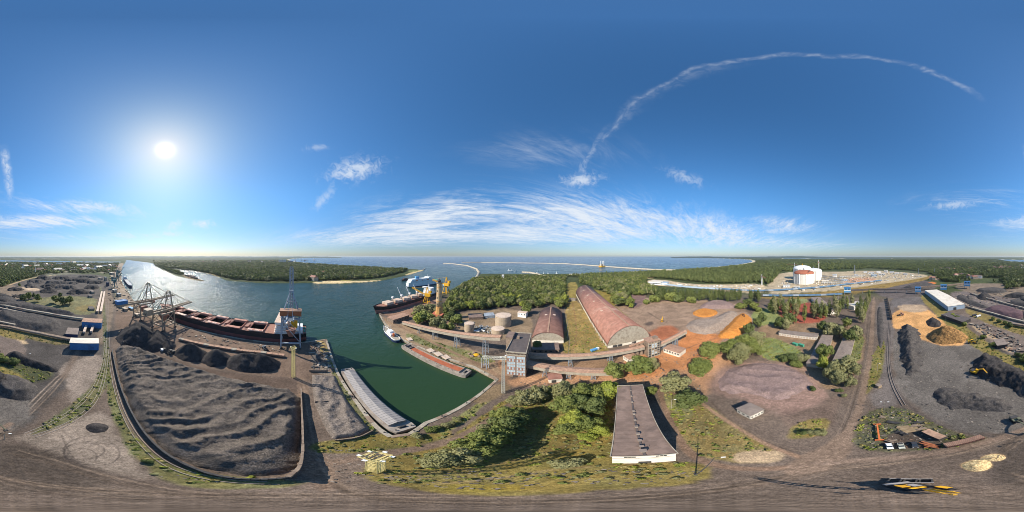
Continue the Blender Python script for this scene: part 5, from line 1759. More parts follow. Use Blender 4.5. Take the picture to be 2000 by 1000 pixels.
def make_hull(t, L, B, deck, band, m_low, m_up, m_deck, wl=-2.6, bulwark=1.2, holes=()):
    xs, hb, hw = hull_mesh(L, B, wl, deck, band)
    n = len(xs)
    sh = lambda i: 2.4 * max(0.0, (i / (n - 1) - 0.82) / 0.18) ** 1.5
    rake = lambda i: 6.0 * max(0.0, (i / (n - 1) - 0.85) / 0.15) ** 2
    wm = [(a + b) / 2 for a, b in zip(hb, hw)]
    V, F = side_strip(xs, hw, wm, lambda i: wl - 1.5, lambda i: band + sh(i) * 0.3, lambda i: 0, lambda i: rake(i) * 0.5)
    lo = raw('lower_hull', V, F, m_low, t)
    V, F = side_strip(xs, wm, hb, lambda i: band + sh(i) * 0.3, lambda i: deck + sh(i), lambda i: rake(i) * 0.5, lambda i: rake(i))
    up = raw('upper_hull', V, F, m_up, t)
    V = [(xs[i] + rake(i), -hb[i], deck + sh(i) - 0.02) for i in range(n)] + [(xs[i] + rake(i), hb[i], deck + sh(i) - 0.02) for i in range(n)]
    F = [(i, i + 1, n + i + 1, n + i) for i in range(n - 1)]
    if holes:
        out = [Vector((xs[i] + rake(i), -hb[i], deck + sh(i) - 0.02)) for i in range(n)] + [Vector((xs[i] + rake(i), hb[i], deck + sh(i) - 0.02)) for i in range(n - 1, -1, -1)]
        loops = [out] + [[Vector((x0, -hy, deck - 0.02)), Vector((x1, -hy, deck - 0.02)), Vector((x1, hy, deck - 0.02)), Vector((x0, hy, deck - 0.02))] for (x0, x1, hy) in holes]
        F = [tuple(f) for f in tessellate_polygon(loops)]
        V = [v for l in loops for v in l]
    dk = raw('deck', V, F, m_deck, t)
    b = MB()
    for s in (-1, 1):
        for i in range(n - 1):
            b.beam((xs[i] + rake(i), s * hb[i] * 0.99, deck + sh(i) + bulwark * 0.5), (xs[i + 1] + rake(i + 1), s * hb[i + 1] * 0.99, deck + sh(i + 1) + bulwark * 0.5), 0.18, bulwark)
    b.build('bulwark', m_up, t)
    return xs, hb, dk


def ship_house(t, x0, x1, B, z, tiers, m, m_trim, bridge=True):
    """stepped superstructure with window rows; returns top z"""
    for k in range(tiers):
        w = B * (0.46 - 0.02 * k)
        x0k, x1k = x0 + 0.5 * k, x1 - 0.35 * k
        tier = MB().box(x0k, x1k, -w, w, z + 2.8 * k + (0.003 if k else 0), z + 2.8 * (k + 1)).build('deckhouse_tier', m, t)
        rail = MB().box(x0k - 0.7, x1k + 0.7, -w - 0.7, w + 0.7, z + 2.8 * (k + 1) - 0.16, z + 2.8 * (k + 1) - 0.02).build('deck_edge', m_trim, tier)
        nw = 8
        for i in range(nw):
            y = -w + 2 * w * (i + 0.5) / nw
            MB().box(x1k, x1k + 0.06, y - 0.35, y + 0.35, z + 2.8 * k + 1.2, z + 2.8 * k + 2.0).build('window', M_GLASS, tier)
    top = z + 2.8 * tiers
    if bridge:
        w = B * 0.56
        bx0, bx1 = (x0 + x1) / 2 - 1, x1 - 0.2 * tiers
        br = MB().box(bx0, bx1, -w, w, top + 0.003, top + 2.7).build('bridge', m, t)
        for i in range(14):
            y = -w + 2 * w * (i + 0.5) / 14
            MB().box(bx1, bx1 + 0.07, y - w / 14 + 0.1, y + w / 14 - 0.1, top + 1.2, top + 2.2).build('bridge_window', M_GLASS, br)
        MB().box(bx0 - 0.5, bx1 + 0.5, -w - 0.3, w + 0.3, top + 2.703, top + 2.95).build('bridge_roof', m_trim, br)
        ms = MB()
        ms.cyl((bx0 + 2, 0, top + 2.9), (bx0 + 2, 0, top + 11), 0.45, 0.2, 8)
        ms.beam((bx0 + 2, -3, top + 7.5), (bx0 + 2, 3, top + 7.5), 0.3)
        ms.beam((bx0 + 2, -1.6, top + 9.5), (bx0 + 2, 1.6, top + 9.5), 0.25)
        ms.box(bx0 + 1.3, bx0 + 2.7, -1.6, 1.6, top + 5.4, top + 5.7)
        ms.build('mast', m, t)
    return top


# --- the big red bulk carrier at the coal quay
def bulk_carrier():
    bow_dir = Vector((-0.290, -0.957, 0))
    c = Vector((-209, -50, 0))
    t = thing('bulk_carrier', 'long red bulk carrier with open hatches moored at the coal quay', 'ship', (c.x, c.y, 0), math.atan2(bow_dir.y, bow_dir.x))
    L, B, D = 222, 31, 9.5
    xs, hb, dk = make_hull(t, L, B, D, 3.8, M_HULLRED, M_HULLBLK, M_DECKRED, holes=[(-55.0 + 27.2 * i - 8.4, -55.0 + 27.2 * i + 8.4, 8.8) for i in range(6)])
    for i in range(6):
        cx = -55.0 + 27.2 * i
        hx, hy = 8.4, 8.8
        hc = MB()
        for (a0, a1, b0, b1) in ((-hx - 0.6, hx + 0.6, -hy - 0.6, -hy), (-hx - 0.6, hx + 0.6, hy, hy + 0.6), (-hx - 0.6, -hx, -hy, hy), (hx, hx + 0.6, -hy, hy)):
            hc.box(cx + a0, cx + a1, b0, b1, D - 0.05, D + 1.6)
        co = hc.build('hatch_coaming', M_HATCHRED, t)
        e = 0.05
        raw('hold', [(cx - hx - e, -hy - e, D - 12), (cx + hx + e, -hy - e, D - 12), (cx + hx + e, hy + e, D - 12), (cx - hx - e, hy + e, D - 12), (cx - hx - e, -hy - e, D - 0.03), (cx + hx + e, -hy - e, D - 0.03), (cx + hx + e, hy + e, D - 0.03), (cx - hx - e, hy + e, D - 0.03)],
            [(0, 1, 2, 3), (0, 4, 5, 1), (1, 5, 6, 2), (2, 6, 7, 3), (3, 7, 4, 0)], M_HOLD, co)
        for s in (-1, 1):
            y0, y1 = (hy + 0.7, hy + 6.0) if s > 0 else (-hy - 6.0, -hy - 0.7)
            MB().box(cx - hx - 0.5, cx + hx + 0.5, y0, y1, D + 1.7, D + 2.6).build('hatch_cover', M_HATCHRED if i % 2 else M_HATCHTAN2, co)
            if i in (0, 2, 3):
                for q in range(4):
                    a = cx - hx + (2 * hx) * (q + 0.5) / 4
                    MB().box(a - 1.4, a + 1.4, y0 + 0.4, y1 - 0.4, D + 2.603, D + 2.85).build('cover_panel', M_HATCHTAN2 if q % 2 else M_HATCHRED, co)
        MB().box(cx + hx + 2.8, cx + hx + 7.2, -5, 5, D, D + 2.0).build('deck_locker', M_DECKRED, t)
        for s in (-1, 1):
            MB().cyl((cx + hx + 5, s * 8.5, D), (cx + hx + 5, s * 8.5, D + 2.6), 0.6, 0.45, 6).build('vent_pipe', M_HATCHTAN, t)
            MB().cyl((cx + hx + 5, s * 12, D), (cx + hx + 5, s * 12, D + 1.9), 0.5, 0.4, 6).build('vent_pipe', M_HATCHTAN, t)
    ship_house(t, -92, -77, B, D, 5, M_SHIPWHITE, M_HATCHTAN)
    fn = MB().box(-101, -94, -4, 4, D, D + 15).build('funnel', M_YEL, t)
    MB().box(-100.5, -94.5, -3.5, 3.5, D + 15.003, D + 16.2).build('funnel_top', M_HULLBLK, fn)
    MB().box(-107, -94.5, -10.5, 10.5, D + 0.01, D + 4.5).build('engine_casing', M_SHIPWHITE, t)
    MB().box(96, 106, -6, 6, D + 0.5, D + 3.5).build('forecastle', M_DECKRED, t)
    MB().cyl((98, 0, D + 3.5), (98, 0, D + 16), 0.4, 0.2, 8).build('foremast', M_HATCHTAN, t)
    for s in (-1, 1):
        MB().cyl((94, s * 4, D + 1), (94, s * 7, D + 1), 1.0, None, 8).build('winch', M_GREEN, t)
        MB().cyl((-109, s * 3, D + 1), (-109, s * 6, D + 1), 1.0, None, 8).build('winch', M_GREEN, t)


bulk_carrier()


# --- geared bulk carrier on the other side
def geared_carrier():
    a, b = P(852, 572, 7.0), P(738, 604, 7.0)
    d = (b - a)
    L = math.hypot(d.x, d.y)
    c = (a + b) / 2
    # keep it off the quay
    dirv = d.normalized()
    t = thing('geared_carrier', 'geared bulk carrier with pale raised hatches and white deck cranes', 'ship', (c.x - 4, c.y, 0), math.atan2(d.y, d.x))
    B, D = 25, 9.5
    make_hull(t, L, B, D, 4.6, mat('faded_pink_antifouling', (170, 116, 104), 0.65, 0.15, 0.12, dirt=(140, 90, 82), dscale=0.1), M_HULLBLK, M_DECKRED)
    pitch = (L * 0.66) / 5
    x0 = -L * 0.24
    for i in range(5):
        cx = x0 + pitch * (i + 0.5)
        hx, hy = pitch * 0.33, 7.2
        co = MB().box(cx - hx, cx + hx, -hy, hy, D, D + 2.2).build('hatch_coaming', M_DECKRED, t)
        for s in (-1, 1):
            cov = MB()
            x1 = cx + s * hx * 0.5
            MB().box(x1 - hx * 0.48, x1 + hx * 0.48, -hy - 0.2, hy + 0.2, D + 2.203, D + 6.4).build('hatch_cover', M_HATCHTAN, co)
        if i < 4:
            px = cx + pitch * 0.5
            cr = MB().cyl((px, 0, D), (px, 0, D + 11), 1.5, 1.3, 12).build('crane_post', M_HATCHTAN, t)
            MB().box(px - 1.8, px + 1.8, -1.8, 1.8, D + 11.003, D + 14).build('crane_cab', M_SHIPWHITE, cr)
            if i in (0, 1, 2):
                tip = Vector((px - 8 + 3 * i, -17 + i * 1.5, D + 25 + i))
                jb = MB()
                for s in (-0.7, 0.7):
                    jb.beam((px + s, -1.5, D + 12), tip + Vector((s * 0.4, 0, 0)), 0.5)
                for q in range(1, 7):
                    p = Vector((px, -1.5, D + 12)).lerp(tip, q / 7)
                    jb.beam(p + Vector((-0.7, 0, 0)), p + Vector((0.7, 0, 0)), 0.3)
                jb.build('crane_jib', M_SHIPWHITE, cr)
                MB().beam((px, 0, D + 14), tip, 0.12).build('crane_wire', M_STEEL, cr)
    ship_house(t, -L * 0.40, -L * 0.31, B, D, 5, M_SHIPWHITE, M_SHIPWHITE)
    fn = MB().box(-L * 0.46, -L * 0.42, -3.5, 3.5, D, D + 15).build('funnel', M_BLUE, t)
    MB().box(-L * 0.458, -L * 0.422, -3.2, 3.2, D + 15.003, D + 16).build('funnel_top', M_HULLBLK, fn)
    MB().cyl((L * 0.44, 0, D + 2), (L * 0.44, 0, D + 14), 0.35, 0.2, 8).build('foremast', M_HATCHTAN, t)
    MB().lathe([(0.1, -3), (1.6, -1), (1.8, 1), (1.2, 3)], 10, (L * 0.49, 0, -2.2)).build('bulb', M_HULLRED, t)


geared_carrier()


# --- ferry in the channel
def ferry():
    a, b = P(797, 560.5, WATER_Z), P(852, 553.5, WATER_Z)
    d = b - a
    L = math.hypot(d.x, d.y) * 1.05
    c = (a + b) / 2
    t = thing('ferry', 'white car ferry with pale blue bands passing out through the channel', 'ferry', (c.x, c.y, 0), math.atan2(d.y, d.x))
    B, D = 25, 11
    make_hull(t, L, B, D, -0.5, M_NAVY, M_SHIPWHITE, M_GREEN)
    z = D
    for k in range(4):
        x0, x1 = -L * 0.47 + k * 2.5, L * 0.33 - k * 3.5
        w = B * 0.47 - 0.4 * k
        s = MB().box(x0, x1, -w, w, z + 0.003, z + 3.0).build('deckhouse_tier', M_SHIPWHITE, t)
        for sgn in (-1, 1):
            MB().box(x0 + 3, x1 - 3, min(sgn * w, sgn * (w + 0.08)), max(sgn * w, sgn * (w + 0.08)), z + 1.1, z + 2.0).build('window_band', M_PALEBLUEWALL, s)
        z += 3.0
    MB().box(-L * 0.25, -L * 0.15, -4, 4, z, z + 8).build('funnel', M_BLUEL, t)
    MB().box(L * 0.12, L * 0.22, -B * 0.5, B * 0.5, z, z + 3).build('bridge', M_SHIPWHITE, t)
    MB().cyl((L * 0.15, 0, z + 3), (L * 0.15, 0, z + 12), 0.5, 0.2, 8).build('mast', M_SHIPWHITE, t)
    for i in range(6):
        x = -L * 0.35 + i * L * 0.09
        for sgn in (-1, 1):
            MB().box(x - 2.5, x + 2.5, sgn * B * 0.46 - 1, sgn * B * 0.46 + 1, D + 6, D + 8.2).build('lifeboat', M_ORANGE if i % 2 else M_SHIPWHITE, t)


ferry()


def small_vessel(name, label, a, b, B, D, m_low, m_up, m_deck, house, m_house, fn=None, mast=8):
    d = b - a
    L = math.hypot(d.x, d.y)
    c = (a + b) / 2
    t = thing(name, label, 'boat', (c.x, c.y, 0), math.atan2(d.y, d.x))
    make_hull(t, L, B, D, D - 1.2, m_low, m_up, m_deck, bulwark=0.8)
    z = D
    for (f0, f1, w, h) in house:
        q = MB().box(L * f0, L * f1, -B * w, B * w, z + 0.003, z + h).build('deckhouse_tier', m_house, t)
        for i in range(4):
            y = -B * w + 2 * B * w * (i + 0.5) / 4
            MB().box(L * f1, L * f1 + 0.06, y - B * w / 6, y + B * w / 6, z + h * 0.45, z + h * 0.8).build('window', M_GLASS, q)
        z += h
    if fn:
        MB().box(L * fn, L * fn + 1.8, -0.9, 0.9, D, D + 4.5).build('funnel', M_ORANGE, t)
    mm = MB().cyl((L * 0.03, 0, z), (L * 0.03, 0, z + mast), 0.18, 0.08, 6)
    mm.beam((L * 0.03, -1.4, z + mast * 0.6), (L * 0.03, 1.4, z + mast * 0.6), 0.12)
    mm.build('mast', M_SHIPWHITE, t)
    for s in (-1, 1):
        for i in range(5):
            x = L * (-0.35 + 0.16 * i)
            MB().lathe([(0.45, 0), (0.45, 0.35)], 8, (x, s * (B / 2 + 0.2), D - 1.0)).build('fender', M_TYRE, t)
    return t


small_vessel('harbour_tug', 'white harbour tug moored at the quay beyond the open barge', P(777, 666, 0), P(753, 645, 0), 8, 1.6, M_NAVY, M_SHIPWHITE, M_CONC, [(-0.15, 0.22, 0.36, 2.6), (-0.05, 0.16, 0.3, 2.4)], M_SHIPWHITE, -0.22)
small_vessel('pilot_boat', 'small dark boat keeping ahead of the ferry', P(785, 549, WATER_Z), P(796, 546.5, WATER_Z), 9, 2.5, M_HULLBLK, M_HULLBLK, M_STEELD, [(-0.2, 0.2, 0.35, 4)], M_STEELD, -0.3, 10)
small_vessel('coaster', 'grey coaster moored far up the channel by the green cranes', P(243, 546, WATER_Z), P(257, 563, WATER_Z), 15, 4.5, M_NAVY, M_STEELB, M_STEEL, [(-0.45, -0.30, 0.42, 6), (-0.43, -0.32, 0.36, 5)], M_SHIPWHITE, None, 12)
small_vessel('river_barge', 'moored river barge on the reedy spit across the channel', P(362, 539, WATER_Z), P(386, 546, WATER_Z), 16, 3.0, M_HULLBLK, M_STEELD, M_RUSTDARK, [(-0.4, -0.25, 0.36, 4), (-0.1, 0.3, 0.3, 3)], M_CONC, None, 14)
BT = [('far one of the white yachts', 994, 529.0), ('second white yacht', 1000, 529.4), ('third white yacht', 1008, 530.0), ('single white yacht', 1050, 532.6), ('white yacht by the breakwater root', 1062, 534.0), ('white yacht', 1070, 535.0), ('outermost white yacht', 1087, 535.4)]
for i, (lab, x, y) in enumerate(BT):
    p = P(x, y, WATER_Z)
    t = thing('yacht', lab + ' off the marina breakwater, %s from the lighthouse side' % ('first', 'second', 'third', 'fourth', 'fifth', 'sixth', 'last')[i], 'yacht', (p.x, p.y, 0), 0.3 * i, 'yachts off the marina breakwater')
    MB().add([(-9, -2.5, -2.8), (9, 0, -2.8), (-9, 2.5, -2.8), (-9, -2.8, 0.5), (10, 0, 1.2), (-9, 2.8, 0.5)], [(0, 1, 4, 3), (1, 2, 5, 4), (2, 0, 3, 5), (3, 4, 5), (2, 1, 0)]).build('hull', M_SHIPWHITE, t)
    MB().cyl((0, 0, 0.5), (0, 0, 14), 0.2, 0.1, 6).build('mast', M_STEEL, t)
    MB().add([(0.2, -0.05, 2), (-7, -0.05, 2), (0.2, -0.05, 13.5), (0.2, 0.05, 2), (-7, 0.05, 2), (0.2, 0.05, 13.5)], [(0, 1, 2), (5, 4, 3), (0, 3, 4, 1), (1, 4, 5, 2), (2, 5, 3, 0)]).build('sail', M_SHIPWHITE, t)


# --- barges in the basin
def barge(name, label, a, b, B, side, covered):
    """a..b is the outboard edge at deck level; the hull lies to the given side"""
    d = (b - a)
    L = math.hypot(d.x, d.y)
    dn = d.normalized()
    n = Vector((-dn.y, dn.x, 0)) * side
    c = (a + b) / 2 + n * (B / 2)
    t = thing(name, label, 'barge', (c.x, c.y, 0), math.atan2(d.y, d.x))
    D = 0.6 if covered else 0.9
    MB().prism([(-L / 2, -B * 0.42), (-L / 2 + 3, -B / 2), (L / 2 - 3, -B / 2), (L / 2, -B * 0.42), (L / 2, B * 0.42), (L / 2 - 3, B / 2), (-L / 2 + 3, B / 2), (-L / 2, B * 0.42)], WATER_Z - 1.5, D).build('hull', M_BARGEHULL, t)
    rim = MB()
    hx, hy = L / 2 - 5.5, B / 2 - 1.1
    for (x0, x1, y0, y1) in ((-hx, hx, -hy, -hy + 0.35), (-hx, hx, hy - 0.35, hy), (-hx, -hx + 0.35, -hy + 0.35, hy - 0.35), (hx - 0.35, hx, -hy + 0.35, hy - 0.35)):
        rim.box(x0, x1, y0, y1, D, D + 1.5)
    rim.build('coaming', M_BARGEHULL, t)
    if covered:
        n_ = 62
        for i in range(n_):
            x0, x1 = -hx + 2 * hx * i / n_, -hx + 2 * hx * (i + 1) / n_
            lift = 0.12 if i % 2 else 0.0
            V = [(x0 + 0.04, -hy, D + 1.5 + lift), (x1 - 0.04, -hy, D + 1.5 + lift), (x1 - 0.04, 0, D + 2.5 + lift), (x0 + 0.04, 0, D + 2.5 + lift), (x1 - 0.04, hy, D + 1.5 + lift), (x0 + 0.04, hy, D + 1.5 + lift)]
            V += [(p[0], p[1], p[2] + 0.2) for p in V]
            MB().add(V, [(0, 1, 7, 6), (6, 7, 8, 9), (9, 8, 10, 11), (4, 5, 11, 10), (3, 2, 1, 0), (5, 4, 2, 3), (0, 6, 9, 11, 5, 3), (1, 2, 4, 10, 8, 7)]).build('hatch_panel', M_GREYSHEET, t)
    else:
        MB().box(-hx + 0.35, hx - 0.35, -hy + 0.35, hy - 0.35, D + 0.0, D + 0.12).build('hold_floor', M_RUSTHOLD, t)
        for i in range(16):
            x = -hx + 2 * hx * (i + 0.5) / 16
            for s in (-1, 1):
                MB().box(x - 0.15, x + 0.15, s * (hy + 0.1) - 0.12, s * (hy + 0.1) + 0.12, D, D + 1.35).build('stiffener', M_BARGEHULL, t)
        # far end: bare dark hold section
        MB().box(-hx + 0.5, -hx + 5.0, -hy + 0.5, hy - 0.5, D + 0.125, D + 0.2).build('hold_bottom', M_STEELD, t)
        MB().box(-hx + 5.0, -hx + 5.4, -hy + 0.36, hy - 0.36, D + 0.1, D + 1.4).build('bulkhead', M_BARGEHULL, t)
    for s in (-1, 1):
        wb = MB()
        wb.cyl((s * (L / 2 - 2.6), -1.2, D + 0.6), (s * (L / 2 - 2.6), 1.2, D + 0.6), 0.5, None, 8)
        wb.box(s * (L / 2 - 2.6) - 0.8, s * (L / 2 - 2.6) + 0.8, -1.6, 1.6, D, D + 0.3)
        wb.build('winch', M_STEELD, t)
        for q in (-1, 1):
            MB().lathe([(0.28, D), (0.22, D + 0.6), (0.35, D + 0.7)], 8, (s * (L / 2 - 1.6), q * B * 0.33, 0)).build('bollard', M_STEELD, t)
    return t


barge('covered_barge', 'grey barge with ribbed closed hatch covers lying along the coal bays', P(770, 846, 0.6), P(664, 721, 0.6), 10.0, -1, True)
barge('open_barge', 'open barge with rust-red hold floor moored on the tower side of the basin', P(783, 675, 0.9), P(908, 734, 0.9), 9.5, 1, False)

# hatch covers laid out on the quay beside the open barge
for i, (x, y) in enumerate(((800, 663), (841, 685), (856, 692), (871, 698))):
    p = P(x, y)
    t = thing('hatch_cover', ('pale hatch cover lying alone on the quay near the tug', 'first of three pale hatch covers in a row beside the open barge, tug end', 'middle of three pale hatch covers in a row beside the open barge', 'last of three pale hatch covers in a row beside the open barge, tower end')[i], 'hatch cover', (p.x, p.y, 0), R(-33), 'hatch covers laid on the quay')
    MB().box(-3.6, 3.6, -2.7, 2.7, 0.15, 0.75).build('panel', M_HATCHTAN, t)
    rb = MB()
    for k in range(4):
        rb.box(-3.4 + k * 2.2, -3.2 + k * 2.2, -2.75, 2.75, 0.3, 0.85)
    rb.build('rib', M_WHITE, t)


# ------------------------------------------------------------------ cranes
def unloader(label, m, foot, n_sea, z_portal, reach, back, gauge, width, apex, raised=None, house=M_BLUE, hbox=None):
    """ship unloader: foot = landside centre, n_sea = unit vector to the water"""
    n = Vector((n_sea[0], n_sea[1], 0)).normalized()
    t = thing('ship_unloader', label, 'crane', (foot[0], foot[1], 0), math.atan2(n.y, n.x))      # local +x over the water
    w = width / 2
    for x in (0, gauge):
        for y in (-w, w):
            lg = MB().beam((x, y, 0.6), (x * 0.94 + gauge * 0.03, y * 0.9, z_portal), 1.3, 1.3).build('leg', m, t)
            MB().box(x - 2.2, x + 2.2, y - 0.8, y + 0.8, 0.1, 1.5).build('bogie', M_STEELD, lg)
    pb = MB()
    for x in (0, gauge):
        pb.beam((x, -w, 7), (x, w, 7), 1.1, 1.6)
        pb.beam((x, -w * 0.9, z_portal), (x, w * 0.9, z_portal), 1.5, 2.0)
        pb.beam((x, -w, 7.5), (x, w * 0.9, z_portal - 2), 0.6)
    for y in (-w, w):
        pb.beam((0, y, 7), (gauge, y, 7), 1.1, 1.4)
        pb.beam((0, y * 0.95, 8), (gauge, y * 0.9, z_portal), 0.8)
        pb.beam((0, y * 0.9, z_portal), (gauge, y * 0.9, z_portal), 1.2, 1.8)
    pb.build('portal', m, t)
    bm = MB()
    zb = z_portal + 2.2
    for y in (-3.2, 3.2):
        bm.beam((-back, y, zb), (gauge + 2, y, zb), 1.2, 2.6)
    for i in range(12):
        x = -back + (gauge + back) * i / 11
        bm.beam((x, -3.2, zb), (x, 3.2, zb), 0.5, 0.8)
    bm.build('rear_girder', m, t)
    jb = MB()
    if raised is None:
        tip = Vector((gauge + reach, 0, zb))
    else:
        tip = Vector((gauge + reach * math.cos(raised), 0, zb + reach * math.sin(raised)))
    root = Vector((gauge + 2, 0, zb))
    bw = 2.6 if raised is None else 1.35
    for y in (-bw, bw):
        jb.beam(root + Vector((0, y, 0)), tip + Vector((0, y, 0)), 1.0 if raised is None else 0.7, 2.0 if raised is None else 1.2)
    up = Vector((-math.sin(raised or 0), 0, math.cos(raised or 0)))
    for i in range(15):
        p = root.lerp(tip, i / 14)
        jb.beam(p + Vector((0, -bw, 0)), p + Vector((0, bw, 0)), 0.4, 0.7)
        if i < 14:
            q = root.lerp(tip, (i + 1) / 14)
            jb.beam(p + Vector((0, -bw, 0)), q + Vector((0, bw, 0)), 0.35)
    jb.build('boom', m, t)
    af = MB()
    ap = Vector((gauge * 0.9, 0, apex))
    for y in (-1, 1):
        aw = 2.6 if raised is None else 0.8
        af.beam((gauge * 0.95, y * w * (0.85 if raised is None else 1.0), z_portal), ap + Vector((0, y * aw, 0)), 1.1, 1.1)
        af.beam((gauge * 0.1, y * w * (0.6 if raised is None else 1.0), z_portal), ap + Vector((0, y * aw, 0)), 0.7 if raised is None else 1.0)
    af.beam(ap + Vector((0, -2.6, 0)), ap + Vector((0, 2.6, 0)), 1.2)
    af.beam(ap * 0.55 + Vector((gauge * 0.42, -4.0, z_portal * 0.45)), ap * 0.55 + Vector((gauge * 0.42, 4.0, z_portal * 0.45)), 0.7)
    af.build('mast_frame', m, t)
    st = MB()
    for y in (-2.2, 2.2):
        for f in (0.5, 0.95):
            st.beam(ap + Vector((0, y, 0)), root.lerp(tip, f) + Vector((0, y, 0)), 0.3)
        st.beam(ap + Vector((0, y, 0)), (-back * 0.9, y, zb), 0.35)
    st.build('stay', m, t)
    bx0, bx1, by, bz, bh = hbox or (-back * 0.95, -back * 0.5, 4.0, zb + 1.4, 5.0)
    hs = MB().box(bx0, bx1, -by, by, bz, bz + bh).build('machinery_house', house, t)
    MB().box(bx0 - 0.4, bx1 + 0.4, -by - 0.4, by + 0.4, bz + bh + 0.003, bz + bh + 0.45).build('house_roof', M_BELT if hbox else house, hs)
    cb = MB().box(gauge + 6, gauge + 10, -1.8, 1.8, zb - 6, zb - 2.2).build('cab', M_ORANGE if raised else M_DECKRED, t)
    MB().add([(gauge * 0.25, -5, 20), (gauge * 0.75, -5, 20), (gauge * 0.75, 5, 20), (gauge * 0.25, 5, 20), (gauge * 0.42, -2, 11), (gauge * 0.58, -2, 11), (gauge * 0.58, 2, 11), (gauge * 0.42, 2, 11)],
             [(0, 1, 2, 3), (7, 6, 5, 4), (4, 5, 1, 0), (5, 6, 2, 1), (6, 7, 3, 2), (7, 4, 0, 3)]).build('hopper', M_DECKRED, t)
    return t


NS = (-0.965, 0.262)
unloader('sand-coloured ship unloader nearer the drone, boom out over the red bulk carrier', M_BUFF, (-170.5, -118), NS, 24, 46, 20, 22, 20, 52, house=M_BUFF)
unloader('sand-coloured ship unloader farther along the quay with blue machinery house', M_BUFF, (-183, -164), NS, 26, 54, 36, 24, 20, 57)
unloader('grey ship unloader with its boom raised beside the bulk carrier stern', M_STEELB, (-153.5, 33), NS, 36, 50, 10, 18, 19, 62, R(86), house=M_BROWNHOUSE, hbox=(1.0, 9.0, 10.5, 38.6, 5.5))


def portal_crane(name, label, m, base, jib_az, jib_len, jib_el, port=14, s=1.0, cab=None, group=None):
    t = thing(name, label, 'crane', (base.x, base.y, 0), jib_az, group)
    p = MB()
    for x in (-5, 5):
        for y in (-5, 5):
            p.beam((x * s, y * s, 0.1), (x * 0.45 * s, y * 0.45 * s, port * s), 1.0 * s)
    for y in (-5, 5):
        p.beam((-5 * s, y * s, 2 * s), (5 * s, y * s, 2 * s), 0.8 * s)
    p.build('portal', m, t)
    z = port * s
    tb = MB()
    tb.cyl((0, 0, z - 0.6 * s), (0, 0, z + 1.4 * s), 3.2 * s, None, 14)
    tb.build('slew_ring', M_STEELD, t)
    h = MB().box(-8 * s, 2.6 * s, -3 * s, 3 * s, z + 1.4 * s, z + 6.5 * s).build('machinery_house', cab or m, t)
    MB().box(2.6 * s, 5 * s, 1.2 * s, 3.2 * s, z + 1.8 * s, z + 4.6 * s).build('cab', M_GLASSB, h)
    tw = MB()
    for y in (-2, 2):
        tw.beam((1.5 * s, y * s, z + 6.5 * s), (-1.5 * s, y * 0.4 * s, z + 19 * s), 0.7 * s)
        tw.beam((-6 * s, y * s, z + 6.5 * s), (-1.5 * s, y * 0.4 * s, z + 19 * s), 0.6 * s)
    tw.build('tower_frame', m, t)
    tip = Vector((3 * s + jib_len * math.cos(jib_el), 0, z + 4 * s + jib_len * math.sin(jib_el)))
    truss(MB(), (3 * s, 0, z + 4 * s), tip, 2.0 * s, 1.8 * s, 12, 0.35 * s).build('jib', m, t)
    MB().beam((-1.5 * s, 0, z + 19 * s), tip, 0.25 * s).build('stay', m, t)
    MB().box(-9.5 * s, -6 * s, -2.4 * s, 2.4 * s, z + 8 * s, z + 12 * s).build('counterweight', m, t)
    MB().beam(tip, tip + Vector((0, 0, -8 * s)), 0.12 * s).build('hoist_rope', M_STEELD, t)
    return t


def az(v):
    return math.atan2(v[1], v[0])


p1_ = P(833, 592)
portal_crane('harbour_crane', 'yellow portal crane by the geared carrier in front of its white deckhouse', M_YEL, p1_, az((-1, -0.05)), 34, R(22), 12, 1.15)
p2_ = P(871, 573)
portal_crane('harbour_crane', 'yellow portal crane beyond the lighthouse top', M_YEL, p2_, az((-1, 0.2)), 42, R(12), 14, 1.35)
GC = [(224, 562, 100, 'green harbour crane on the far sidings with its jib to the water, nearest one'), (229, 549, 60, 'green harbour crane on the far sidings, middle one'), (233, 540, 120, 'green harbour crane on the far sidings, farthest one')]
for x, y, a, lab in GC:
    portal_crane('harbour_crane', lab, mat('green_crane_paint', (74, 112, 116), 0.6, 0.12, 0.3), P(x, y), R(a), 32, R(48), 14, 1.3, group='green cranes on the far sidings')


